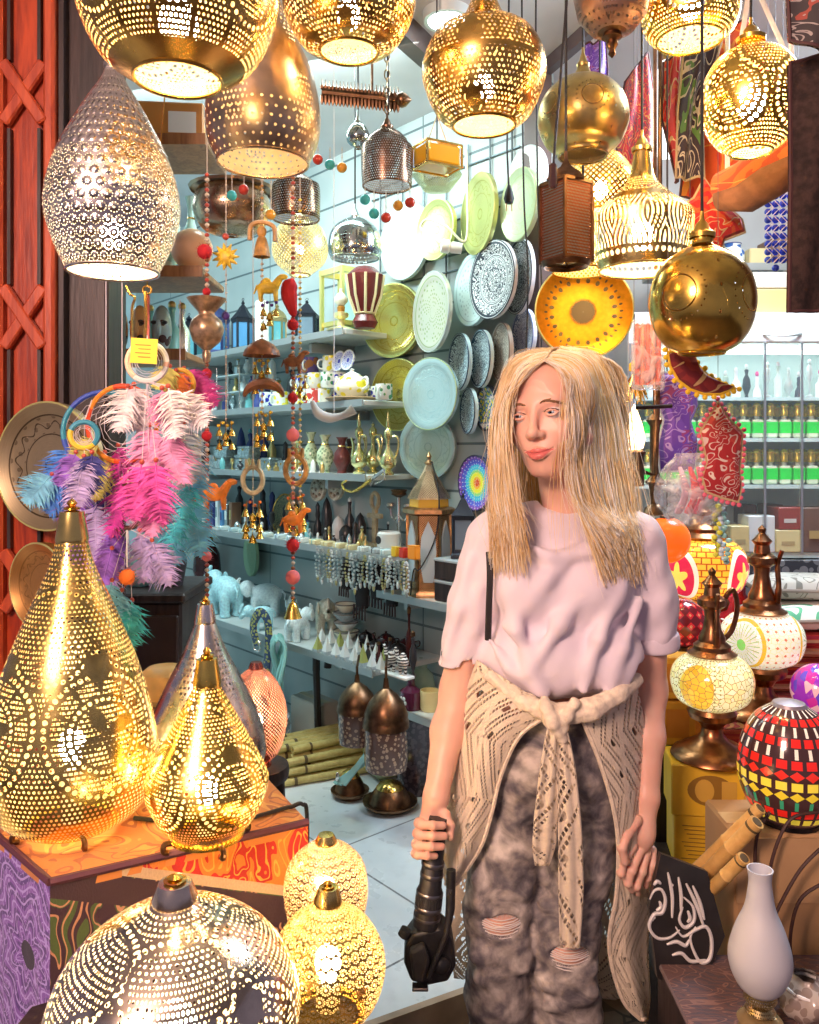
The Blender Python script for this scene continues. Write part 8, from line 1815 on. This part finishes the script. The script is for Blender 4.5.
# trunk, legs and knees under the clothes
v=Vol((-.25,-.20,.0),(.25,.20,1.36),.005)
KL=W(498,908,1.685); KR=W(564,936,1.685); AL=np.array((W(500,0,1.73)[0],.06,.09)); AR=np.array((W(574,0,1.74)[0],.07,.09))
HL=W(515,765,1.70); HR=W(590,765,1.71)
for Hh,K,A in((HL,KL,AL),(HR,KR,AR)): v.chain([Hh,K,A],[.072,.054,.036],.03); v.ell(K+np.array((0,-.012,.0)),(.046,.046,.052),.02); v.ell(A+np.array((0,-.05,-.05)),(.035,.09,.035),.02)
v.ell(W(552,740,1.70),(.150,.095,.11),.04); v.ell(W(560,640,1.70),(.115,.08,.12),.05); v.ell(W(566,570,1.70),(.135,.085,.12),.05); v.cap(W(500,533,1.70),W(632,535,1.70),.035,.035,.04); v.cap(W(569,500,1.725),W(567,545,1.72),.050,.055,.03)
v.mesh(BODY)
PER=thing('person','woman with long blonde hair in pale tee and ripped jeans, knitted cardigan round her waist','person',PB)
obj('body',BODY,[M_SKIN,M_LIP],PER,sharp=180)
# eyes, brows, lashes
t=NT('eyeball'); x,y,z=t.xyz(); r=(x*x+z*z).sqrt(); c=t.ramp(r*80.0,[(0,(.008,.008,.01)),(.21,(.008,.008,.01)),(.23,(.07,.12,.17)),(.50,(.16,.24,.30)),(.56,(.03,.04,.06)),(.60,(.78,.73,.71)),(1,(.80,.70,.68))]); t.bsdf(c,.08,0,coat=.6); M_EYE=t.done()
for s in(-1,1):
    o=obj('eye',MB().ell((0,0,0),.0136*HS,24,16),M_EYE,PER,sharp=180); o.location=Vector(H2((s*.032,-.0745,.000))); o.rotation_euler=(rotm(0,0,TH-.13)@rotm(.02,math.radians(-6),0)).to_euler()
mb=MB(); rr=random.Random(3)
for s in(-1,1):
    for k in range(46):
        u=k/45; x=s*(.014+.034*u); z=.0180+.0045*math.sin(PI*min(1,u*.9+.1))-.004*u*u+rr.uniform(-.0016,.0016); y=fsurf(x,z)-.0004
        a=np.array((x,y-.0005,z)); b=a+np.array((s*.006,0,.0022 if u<.5 else -.0008)); b[1]=fsurf(b[0],b[2])-.0009; mb.tube([Vector(H2(a)),Vector(H2((a+b)/2+np.array((0,-.0006,0)))),Vector(H2(b))],[.0008,.0011,.0004],4)
obj('eyebrow',mb,mat('brow_hair',(.26,.14,.07),.6),PER)
mb=MB()
for s in(-1,1):
    e=np.array((s*.032,-.0745,.000)); ar=[]
    for k in range(15):
        a=-.95+1.9*k/14; b=.09+.36*math.cos(a*1.5); q=e+.0170*np.array((math.sin(a)*.98,-math.cos(a)*math.cos(b),math.sin(b))); ar.append(Vector(H2(q)))
        q2=q+np.array((a*.003,-.0045,.0018)); mb.tube([Vector(H2(q)),Vector(H2(q2))],[.0006,.0001],3)
    mb.tube(ar,.0010,5)
obj('eyelash',mb,mat('lash_hair',(.06,.03,.02),.5),PER)
# ---- tee shirt
v=Vol(W(425,720,1.50)-.01,W(690,490,1.86)+.01,.0033)
v.ell(W(562,580,1.70),(.155,.100,.15),.0); v.cap(W(497,533,1.70),W(634,535,1.70),.046,.046,.04); v.cap(W(560,516,1.715),W(505,530,1.705),.045,.038,.03); v.cap(W(574,516,1.715),W(628,532,1.705),.045,.038,.03)
v.ell(W(528,592,1.62),(.060,.042,.056),.05); v.ell(W(596,594,1.62),(.060,.042,.056),.05)
v.ell(W(556,652,1.69),(.160,.118,.085),.05); v.ell(W(610,662,1.655),(.066,.070,.062),.04); v.ell(W(540,668,1.64),(.080,.060,.05),.04)
v.chain([W(489,540,1.70),W(472,605,1.70),W(459,668,1.695)],[.050,.0475,.0445],.025)
v.chain([W(640,543,1.70),W(653,600,1.705),W(656,655,1.715)],[.050,.046,.043],.025)
rng=random.Random(8)
for ln,r,k in (([(620,585,1.60),(598,640,1.575),(584,690,1.572)],.010,.022),([(600,570,1.602),(560,625,1.575),(530,672,1.572)],.010,.025),([(640,600,1.63),(622,650,1.59),(606,698,1.58)],.010,.02),([(505,575,1.615),(516,630,1.585),(540,690,1.575)],.009,.022),([(585,545,1.605),(545,580,1.59),(505,625,1.60)],.008,.025),([(490,640,1.62),(510,668,1.592),(545,694,1.575)],.009,.016),([(520,540,1.61),(548,556,1.595),(590,552,1.60)],.006,.025),([(655,560,1.67),(662,600,1.665),(664,635,1.672)],.008,.02),([(470,560,1.665),(457,610,1.66),(447,655,1.665)],.008,.02),([(480,590,1.655),(474,630,1.655)],.007,.02)):
    v.chain([W(*p) for p in ln],[r*.6,r,r*.8],k)
def hemz(X): 
    px=(X+PB.x)/1.60*F+CX
    return EYE-(np.interp(px,[425,476,500,545,600,625,640,690],[668,662,680,700,706,688,662,662])-CY)*1.62/F
sp_=lambda X:np.abs(X-(-.035))
def cut(X,Y_,Z):
    px=(X+PB.x)/1.68*F+CX
    sleeveL=(EYE-(664-CY)*1.69/F)+0*X+(X+.2)*.10; sleeveR=(EYE-(640-CY)*1.70/F)+0*X
    h=np.where(px<477,sleeveL,np.where(px>640,sleeveR-(X-.2)*.25,hemz(X)))
    return (h-Z)+0*Y_
v.fn(cut,W(425,740,1.45)-.05,W(690,480,1.9)+.05,0,'int')
v.chain([W(455,690,1.695),W(464,640,1.697)],[.0405,.0405],.004,'sub'); v.chain([W(657,670,1.716),W(655,632,1.712)],[.037,.035],.004,'sub')
v.ell(W(566,495,1.645),(.080,.085,.036),.008,'sub'); v.ell(W(566,500,1.72),(.055,.055,.05),.006,'sub')
rp=[rng.uniform(0,6) for _ in range(4)]
v.warp(lambda X,Y_,Z:.0014*np.sin(X*55+Z*48+rp[0])*np.sin(Z*31-X*20+rp[1])+.0010*np.sin(X*110-Z*70+rp[2]))
mb=MB(); v.mesh(mb,0,2)
t=NT('pale_lilac_cotton'); n=t.noise(240,2.0); n2=t.noise(6,2.0); t.bsdf(t.mix(n2.ss(.3,.7),(.74,.66,.74),(.80,.72,.79)),.8,0,t.bump(n,.15,.001),sheen=.25); M_TEE=t.done()
obj('tee_shirt',mb,M_TEE,PER,sharp=180)
cc=W(656,641,1.714); ax_=Vector(W(655,655,1.716)-W(652,600,1.705)); T_=Matrix.Translation(Vector(cc))@ax_.to_track_quat('Z','Y').to_matrix().to_4x4(); mb=MB().lathe(sprof([(.0395,-.018),(.0455,-.017),(.0475,-.004),(.0470,.010),(.0440,.016),(.0395,.015)],4),40,M=T_,sq=lambda a,z:1+.018*math.sin(3*a+z*60)); obj('rolled_cuff',mb,M_TEE,PER,sharp=180)
mb=MB(); nk=[]
for i in range(36):
    a=TAU*i/36; nk.append(tuple(W(566,506,1.69)+np.array((.071*math.cos(a),.073*math.sin(a),-.006*math.sin(a)*-1-.010*(math.sin(a)<0)*abs(math.sin(a))))))
mb=MB(); mb.tube(spline([tuple(W(489,552,1.625)),tuple(W(490,575,1.612)),tuple(W(489,605,1.618)),tuple(W(488,640,1.632))],6),.0065,6,flat=.6)
obj('shoulder_strap',mb,mat('black_strap',(.02,.018,.02),.6),PER,label='black backpack strap at the armpit')
# ---- jeans
v=Vol((-.26,-.22,.02),(.26,.22,.98),.0042)
for Hh,K,A,sg in((HL,KL,AL,-1),(HR,KR,AR,1)):
    v.chain([Hh,Hh*.45+K*.55,K,K*.6+A*.4,A],[.086,.075,.0655,.064,.060],.03)
v.ell(W(552,745,1.70),(.168,.112,.12),.05); v.ell(W(552,700,1.69),(.150,.108,.05),.03)
rj=[rng.uniform(0,6) for _ in range(5)]
for K in(KL,KR):
    for dz,a in((.055,.3),(.075,-.3),(-.055,.25),(-.075,-.2),(-.10,.3)): v.cap(K+np.array((-.045,-.045,dz-.05*a)),K+np.array((.045,-.045,dz+.05*a)),.008,.008,.03)
    v.ell(K+np.array((0,-.078,.0)),(.050,.036,.023),.004,'sub')
v.warp(lambda X,Y_,Z:.0022*np.sin(Z*70+X*30+rj[0])*np.sin(X*40-Z*25+rj[1])+.0010*np.sin(Z*160+X*90+rj[2]))
v.fn(lambda X,Y_,Z:(.06-Z)+0*X+0*Y_,(-.26,-.22,.0),(.26,.22,.98),0,'int')
mb=MB(); v.mesh(mb,0,1)
t=NT('acid_wash_denim'); n=t.noise(16,5.0,None,1.0); n2=t.noise(45,3.0); w=t.noise(300,1.0)
c=t.ramp(n*.7+n2*.3,[(.32,(.05,.047,.06)),(.44,(.17,.155,.165)),(.54,(.38,.34,.31)),(.66,(.66,.60,.55))]); t.bsdf(c,.8,0,t.bump(w+n2,.3,.0015)); M_JEAN=t.done()
obj('jeans',mb,M_JEAN,PER,sharp=180)
mb=MB(); rr=random.Random(12)
for K in(KL,KR):
    for k in range(9):
        z0=.020-.0050*k; pts=[]
        for i in range(9):
            u=i/8-.5; xx=.048*2*u*.96; pts.append(tuple(K+np.array((xx,-.0660+8.5*xx*xx-.001,z0-.007*(1-4*u*u)*(1+.3*math.sin(k))+rr.uniform(-.0008,.0008)))))
        mb.tube(pts,.0010+.0005*rr.random(),4)
    for sg in(-1,1):
        for k in range(46):
            u=rr.uniform(-1,1); a=K+np.array((.048*u,-.0660+.020*u*u,sg*(.0225*math.sqrt(max(0,1-u*u*.9)))+.002*sg)); mb.tube([tuple(a),tuple(a+np.array((rr.uniform(-.004,.004),-.003,-sg*rr.uniform(.003,.009))))],[.0006,.0002],3)
obj('frayed_thread',mb,mat('frayed_white_cotton',(.72,.66,.62),.8),PER)
v=Vol((-.26,-.25,-.005),(.26,.2,.16),.006)
for A in(AL,AR): v.chain([A+np.array((0,0,.03)),A+np.array((0,.0,-.03))],[.05,.05],.02); v.ell(A+np.array((0,-.07,-.055)),(.046,.115,.046),.03)
v.fn(lambda X,Y_,Z:-(Z-.002)+0*X+0*Y_,(-.3,-.3,-.05),(.3,.3,.2),0,'int'); mb=MB(); v.mesh(mb); obj('boots',mb,mat('black_boot_leather',(.02,.018,.018),.4),PER,sharp=180)
# ---- knitted cardigan tied round the waist
def m_lace(name,col):
    t=NT(name); u,v=t.uv(); 
    a=(u*1.0+v*.62); b=(u*1.0-v*.62); zone=((v*9.0).floor().mod(2.0)); pp=t.mix(zone,t.comb(a,b,0.0),t.comb(b,a,0.0)); se=t.n('SeparateXYZ'); t.t.links.new(pp,se.inputs[0]); A=V(t,se.outputs[0]); B_=V(t,se.outputs[1])
    x=((A*80.0).fract()-.5); y=((B_*125.0+(A*80.0).floor()*.5).fract()-.5); band=((A*80.0).floor().mod(3.0)).gt(.5)
    hole=(x.abs().lt(.27)*y.abs().lt(.34))*band; hole=hole*((u*12.0+(v*20.0).sin()*.18).fract().gt(.16))
    big=(((u*14.0).fract()-.5)*((u*14.0).fract()-.5)+((v*16.0).fract()-.5)*((v*16.0).fract()-.5)).lt(.02); hole=hole.max(big*(1.0-band))
    kn=t.noise(170,2.0,t.comb(u,v,0.0)); rib=((v*190.0).sin()*.5); bz=t.bsdf(t.mix(kn,tuple(k*.78 for k in col),col),.85,0,t.bump(kn+rib*.4-hole,.5,.002),sheen=.3)
    tr=t.n('BsdfTransparent'); mx=t.n('MixShader'); t.set(mx.inputs[0],hole); t.t.links.new(bz.outputs[0],mx.inputs[1]); t.t.links.new(tr.outputs[0],mx.inputs[2]); return t.done(mx)
M_LACE=m_lace('cream_knit_lace',(.86,.74,.56))
CAR=[]
def panel(outer,inner,bulge,rows=36,cols=18,fold=.006,seed=0,vs=1.0):
    so=spline([(x,y,Y) for x,y,Y in outer],8); si=spline([(x,y,Y) for x,y,Y in inner],8); rws=[]
    def smp(s,t): k=t*(len(s)-1); i=min(int(k),len(s)-2); return s[i].lerp(s[i+1],k-i)
    for i in range(rows+1):
        t=i/rows; a=smp(so,t); b=smp(si,t); row=[]
        for j in range(cols+1):
            u=j/cols; p=a.lerp(b,u); Yq=p.z-bulge*math.sin(PI*min(1,u*.95+.05))-fold*math.sin(u*9+seed+t*2)*t; row.append(tuple(W(p.x,p.y,Yq)))
        rws.append(row)
    wmax=max((Vector(r[0])-Vector(r[-1])).length for r in rws); L=(Vector(rws[0][0])-Vector(rws[-1][0])).length
    m=MB(); m.grid(rws,0,uvs=lambda i,j:(j/cols*wmax,(1-i/rows)*L)); return m,rws
front=panel([(477,660,1.655),(462,705,1.68),(450,760,1.69),(443,812,1.70),(438,850,1.69),(446,884,1.68)],[(556,712,1.565),(522,733,1.572),(502,772,1.585),(491,815,1.592),(480,848,1.60),(456,884,1.63)],.045,seed=1)
right=panel([(636,682,1.66),(648,745,1.70),(652,815,1.72),(654,885,1.73),(648,945,1.735),(650,995,1.74),(647,1019,1.74)],[(580,714,1.565),(602,768,1.578),(617,828,1.60),(617,890,1.635),(609,945,1.665),(622,998,1.68),(640,1019,1.70)],.03,seed=2,rows=44)
bk_=panel([(455,665,1.76),(450,740,1.80),(448,850,1.80),(450,930,1.79),(454,978,1.78)],[(645,680,1.77),(650,760,1.82),(648,880,1.83),(640,980,1.82),(615,1000,1.82)],-.02,seed=3)
mb=MB()
for m_,r in(front,right,bk_): mb.add(m_.v,m_.f,0,m_.uv)
car=obj('tied_cardigan',mb,M_LACE,PER,sharp=180)
so=car.modifiers.new('thickness','SOLIDIFY'); so.thickness=.003; so.offset=0
mb=MB()
for m_,r in(front,right): 
    e=[x[-1] for x in r]; mb.tube(e+r[-1][::-1][1:],.0045,6)
obj('cardigan_hem',mb,mat('cream_knit_edge',(.84,.72,.55),.85,0,.12,90,.5,200),PER)
v=Vol(W(470,760,1.48),W(660,650,1.75),.003)
v.chain([W(490,676,1.60),W(525,702,1.568),W(552,714,1.552)],[.012,.016,.020],.01); v.chain([W(560,714,1.552),W(590,710,1.556),W(618,694,1.585),W(636,680,1.63)],[.021,.021,.017,.014],.01)
v.ell(W(551,716,1.545),(.017,.019,.026),.008); v.chain([W(545,703,1.535),W(552,722,1.527),W(562,738,1.537)],[.012,.014,.012],.006); v.chain([W(575,703,1.538),W(566,716,1.532),W(560,734,1.538)],[.011,.012,.011],.006)
v.warp(lambda X,Y_,Z:.0007*np.sin(X*260+Z*190)+.0006*np.sin(X*120-Z*330)); mb=MB(); v.mesh(mb,0,1); obj('cardigan_knot',mb,mat('cream_knit_edge',(.84,.72,.55),.85,0,.12,90,.5,200),PER,sharp=180)
mb=MB()
def tie(pts,rs): 
    sp=spline([tuple(W(*p)) for p in pts],6); k=len(sp); mb.tube(sp,[np.interp(i/(k-1),np.linspace(0,1,len(rs)),rs) for i in range(k)],14,flat=.38)
def tie2(pts,ws,seed):
    sp=spline([(x,y,Y) for x,y,Y in pts],8); k=len(sp); rows=[]
    for i,p in enumerate(sp):
        w=np.interp(i/(k-1),np.linspace(0,1,len(ws)),ws); row=[]
        for j in range(21):
            a=TAU*j/20; row.append(tuple(W(p.x+w*math.cos(a),p.y,p.z-.010*math.sin(a)*(1+.35*math.sin(3*math.cos(a)*2+seed))-.004*math.sin(6*math.cos(a)+seed))))
        rows.append(row)
    mb.grid(rows,0,uvs=lambda i,j:(j/20*.09,i*.011)); mb.add(rows[-1],[tuple(range(21))[::-1]],0)
tie2([(553,728,1.538),(550,765,1.542),(546,815,1.555),(544,845,1.565),(542,866,1.572)],[6,10,12,12,7],0)
tie2([(562,732,1.540),(566,770,1.545),(570,830,1.555),(571,890,1.575),(570,948,1.59)],[6,10,12,13,10],2)
obj('cardigan_sleeve',mb,M_LACE,PER,sharp=180)
# ---- hair
M_HAIR=[]
for i,(c1,c2) in enumerate((((.84,.62,.32),(.95,.80,.52)),((.66,.40,.12),(.88,.62,.26)),((.90,.82,.70),(.96,.92,.84)))):
    t=NT('blonde_hair_%d'%i); n=t.noise(14,2.0); t.bsdf(t.mix(n.ss(.3,.7),c1,c2),.38,0,spec=.5,sheen=.2); M_HAIR.append(t.done())
GR={'left':(((544,360,1.588),(524,374,1.578),(508,412,1.585),(513,478,1.575),(528,562,1.560)),((552,348,1.70),(512,362,1.71),(495,425,1.70),(491,495,1.650),(493,563,1.615))),
    'right':(((546,360,1.586),(566,378,1.572),(569,430,1.570),(574,492,1.570),(602,570,1.562)),((562,347,1.73),(600,360,1.77),(621,425,1.77),(634,500,1.71),(642,572,1.640))),
    'back':(((556,348,1.72),(505,372,1.80),(498,430,1.82),(500,495,1.82),(510,560,1.81)),((566,348,1.73),(622,368,1.82),(632,430,1.84),(636,500,1.83),(630,565,1.82)))}
Ccr=HC+MH@(np.array((0,.016,.030))*HS); Rcr=np.array((.073,.090,.084))*HS
Cfa=HC+MH@(np.array((0,-.032,-.02))*HS); Rfa=np.array((.062,.066,.088))*HS
def pushout(p,cl):
    for C_,R_ in((Ccr,Rcr),(Cfa,Rfa)):
        l=MH.T@(p-C_); q=np.sqrt(((l/(R_+cl))**2).sum())
        if q<1: p=C_+MH@(l/max(q,.2))
    return p
def strand(g,q,rr,jit,cl,n=18,endj=0.0):
    a,b=GR[g]; cp=[]
    for i in range(5):
        k=[lerp(a[i][c],b[i][c],q) for c in range(3)]
        j=jit*(.25,.5,.8,1,1.2)[i]; cp.append((k[0]+rr.gauss(0,1)*j,k[1]+rr.gauss(0,1)*j*.6+(endj if i==4 else 0),k[2]+rr.gauss(0,1)*j*.0016))
    sp=spline(cp,5); pts=[pushout(W(*p),cl*(.5+.5*min(1,i/5))) for i,p in enumerate(sp)]; return pts
rr=random.Random(21); mbs=[MB(),MB(),MB()]
def put(mb,pts,r): k=len(pts); mb.tube([tuple(p) for p in pts],[r*(1-.55*(i/(k-1))**2) for i in range(k)],3,cap=False)
NL={'left':750,'right':1150,'back':350}
for g,N in NL.items():
    for i in range(N):
        q=rr.random()**(1.0 if g!='back' else 1); mi=rr.choices((0,1,2),(5,2.4,3.2) if g=='right' else (6,4,2))[0]
        put(mbs[mi],strand(g,q,rr,2.6,rr.uniform(.004,.013),endj=rr.uniform(-48,16)),rr.uniform(.0007,.0013))
for i in range(80):
    g=rr.choice(('left','right','right')); put(mbs[2 if i%2 else 0],strand(g,rr.choice((rr.uniform(-.06,.05),rr.uniform(.95,1.08))),rr,7,rr.uniform(.008,.022),endj=rr.uniform(-60,20)),.0005)
for i in range(16):                                          # loose wisps across the neck
    x=rr.uniform(540,600); p=[W(rr.uniform(552,572),400,1.566),W(lerp(560,x,.5),455,1.568),W(x,505,1.585),W(x+rr.uniform(-6,10),rr.uniform(530,556),1.578)]
    put(mbs[i%2],[np.array(q) for q in spline([tuple(q) for q in p],6)],.0006)
for k in range(3): obj('hair',mbs[k],M_HAIR[k],PER,sharp=180)
mb=MB()
for g in GR:
    rows=[]
    for i in range(25):
        q=.04+.92*i/24; a,b=GR[g]; cp=[[lerp(a[c][k],b[c][k],q) for k in range(3)] for c in range(5)]; cp[4][1]-=22
        rows.append([tuple(pushout(W(p.x,p.y,p.z+.004),.003)) for p in spline(cp,6)])
    mb.grid(rows,0)
t=NT('hair_underlayer'); u,v_=t.uv(); st=t.noise(1.0,2.0,t.comb(v_*90.0,u*3.0,0.0)); t.bsdf(t.mix(st.ss(.35,.65),(.46,.27,.10),(.78,.58,.32)),.5,0,t.bump(st,.5,.002)); o=obj('hair',mb,t.done(),PER,sharp=180); o.modifiers.new('thickness','SOLIDIFY').thickness=.003
# ---- the camera she holds
cam0=P(430,930,1.56); CAMT=thing('camera','black camera held lens up by her lowered hand beside the knitted cardigan','camera',cam0)
M_CB=mat('camera_black',(.016,.016,.018),.42,0,.2,60); M_CR=mat('camera_rubber',(.03,.03,.032),.65); M_CM=mat('camera_metal_ring',(.22,.22,.23),.3,.9)
q=Vector(PB)+Vector(ba)-cam0; e=Vector(PB)+Vector(bb)-cam0; ax=(e-q); L=ax.length; Mz=ax.to_track_quat('Z','Y').to_matrix().to_4x4(); T=Matrix.Translation(q)@Mz
obj('lens_barrel',MB().lathe([(.0005,-.01),(.017,-.01),(.0185,0),(.0190,L*.35),(.0205,L*.36),(.0215,L*.62),(.0235,L*.64),(.0245,L*.86),(.026,L*.88),(.026,L*1.0)],32,M=T),M_CB,CAMT)
mb=MB()
for a in(.37,.48,.66,.80,.89): mb.lathe([(.0250 if a>.6 else .0218,L*a),(.0262 if a>.6 else .0226,L*a+.002),(.0262 if a>.6 else .0226,L*a+.007),(.0250 if a>.6 else .0218,L*a+.009)],32,M=T)
obj('focus_ring',mb,M_CM,CAMT)
mb=MB()
for i in range(28): a=TAU*i/28; mb.box(T@Vector((.0245*math.cos(a),.0245*math.sin(a),L*.74)),(.003,.003,.022),(T.to_3x3()@rotm(0,0,a)))
obj('grip_rib',mb,M_CR,CAMT)
s=1.56/F
def cp(x,y): return ((x-430)*s,-(y-930)*s)
body=[cp(414,928),(cp(440,922)),cp(452,934),cp(456,960),cp(448,976),cp(428,980),cp(411,976),cp(404,958),cp(405,940)][::-1]
mb=MB().prism(body,.062,None,(0,.012,0)); o=obj('camera_body',mb,M_CB,CAMT,sharp=30); bv=o.modifiers.new('rounding','BEVEL'); bv.width=.007; bv.segments=3
mb=MB(); mb.prism([cp(*p) for p in ((409,940),(424,934),(430,950),(424,972),(413,970))][::-1],.02,None,(0,-.027,0)); o=obj('hand_grip',mb,M_CR,CAMT); bv=o.modifiers.new('rounding','BEVEL'); bv.width=.006; bv.segments=2
obj('mode_dial',MB().lathe([(.0005,-.008),(.011,-.008),(.011,.006),(.0005,.006)],20,M=Matrix.Translation(((405-430)*s,-.004,-(931-930)*s))@rotm(0,.5,0).to_4x4()),M_CR,CAMT)
obj('prism_hump',MB().ell(((440-430)*s,-.020,-(958-930)*s),(.020,.016,.018),16,10),M_CB,CAMT)
obj('hot_shoe',MB().box(((420-430)*s,-.026,-(978-930)*s),(.03,.02,.006),b=.001),M_CM,CAMT)
obj('strap_arm',MB().tube([((451-430)*s,-.006,-(868-930)*s),((450-430)*s,-.012,-(905-930)*s),((446-430)*s,-.028,-(925-930)*s),((428-430)*s,-.036,-(966-930)*s)],[.009,.009,.0055,.0055],10),M_CB,CAMT); obj('strap_screw',MB().lathe([(.0005,-.012),(.008,-.01),(.008,.01),(.0005,.012)],16,c=((450-430)*s,-.010,-(890-930)*s)),M_CM,CAMT)
# ------------------------------------------------------------------ camera, light
w=bpy.data.worlds.new('world'); SC.world=w; w.use_nodes=True
bg=w.node_tree.nodes['Background']; bg.inputs[0].default_value=(.42,.36,.50,1); bg.inputs[1].default_value=.34
cam=bpy.data.cameras.new('camera'); co=bpy.data.objects.new('camera',cam); COL.objects.link(co)
co.location=(0,0,EYE); co.rotation_euler=(PI/2,0,0)
cam.sensor_fit='VERTICAL'; cam.sensor_height=36; cam.sensor_width=36; cam.lens=F/1024*36; cam.shift_y=-(512-CY)/1024; cam.clip_start=.05; SC.camera=co
SC.view_settings.view_transform='Standard'; SC.view_settings.look='None'; SC.view_settings.exposure=.32; SC.view_settings.gamma=1
def area(name,loc,aim,e,size,col,sy=None):
    l=bpy.data.lights.new(name,'AREA'); l.energy=e; l.size=size; l.color=col
    if sy: l.shape='RECTANGLE'; l.size_y=sy
    o=bpy.data.objects.new(name,l); COL.objects.link(o); o.location=loc
    o.rotation_euler=(Vector(loc)-Vector(aim)).to_track_quat('Z','Y').to_euler(); return o
def point(name,loc,e,col,r=.05):
    l=bpy.data.lights.new(name,'POINT'); l.energy=e; l.color=col; l.shadow_soft_size=r
    o=bpy.data.objects.new(name,l); COL.objects.link(o); o.location=loc; return o
# cool fluorescent tubes inside the shop
area('shop_tube_light',(-.62,2.95,2.86),(-.4,3.6,1.5),33,1.4,(.80,1,.98),.25)
area('shop_back_light',(-1.7,3.6,2.84),(-1.2,4.3,1.4),18,1.2,(.75,.97,1),.3)
# stall light on the right, pink-white
area('stall_light',(1.35,2.6,2.8),(1.2,3.4,1.2),14,.9,(.95,1,1),.3)
# unseen key light added behind the camera: warm pink, falls on the woman
area('warm_key_light',(-1.1,-.7,2.5),(.25,1.7,1.2),74,.6,(1,.64,.53))
area('cool_rim_light',(1.25,2.5,2.7),(.5,1.7,1.45),34,.5,(.66,.80,1))  # unseen cool rim light added behind on the right, edges the hair
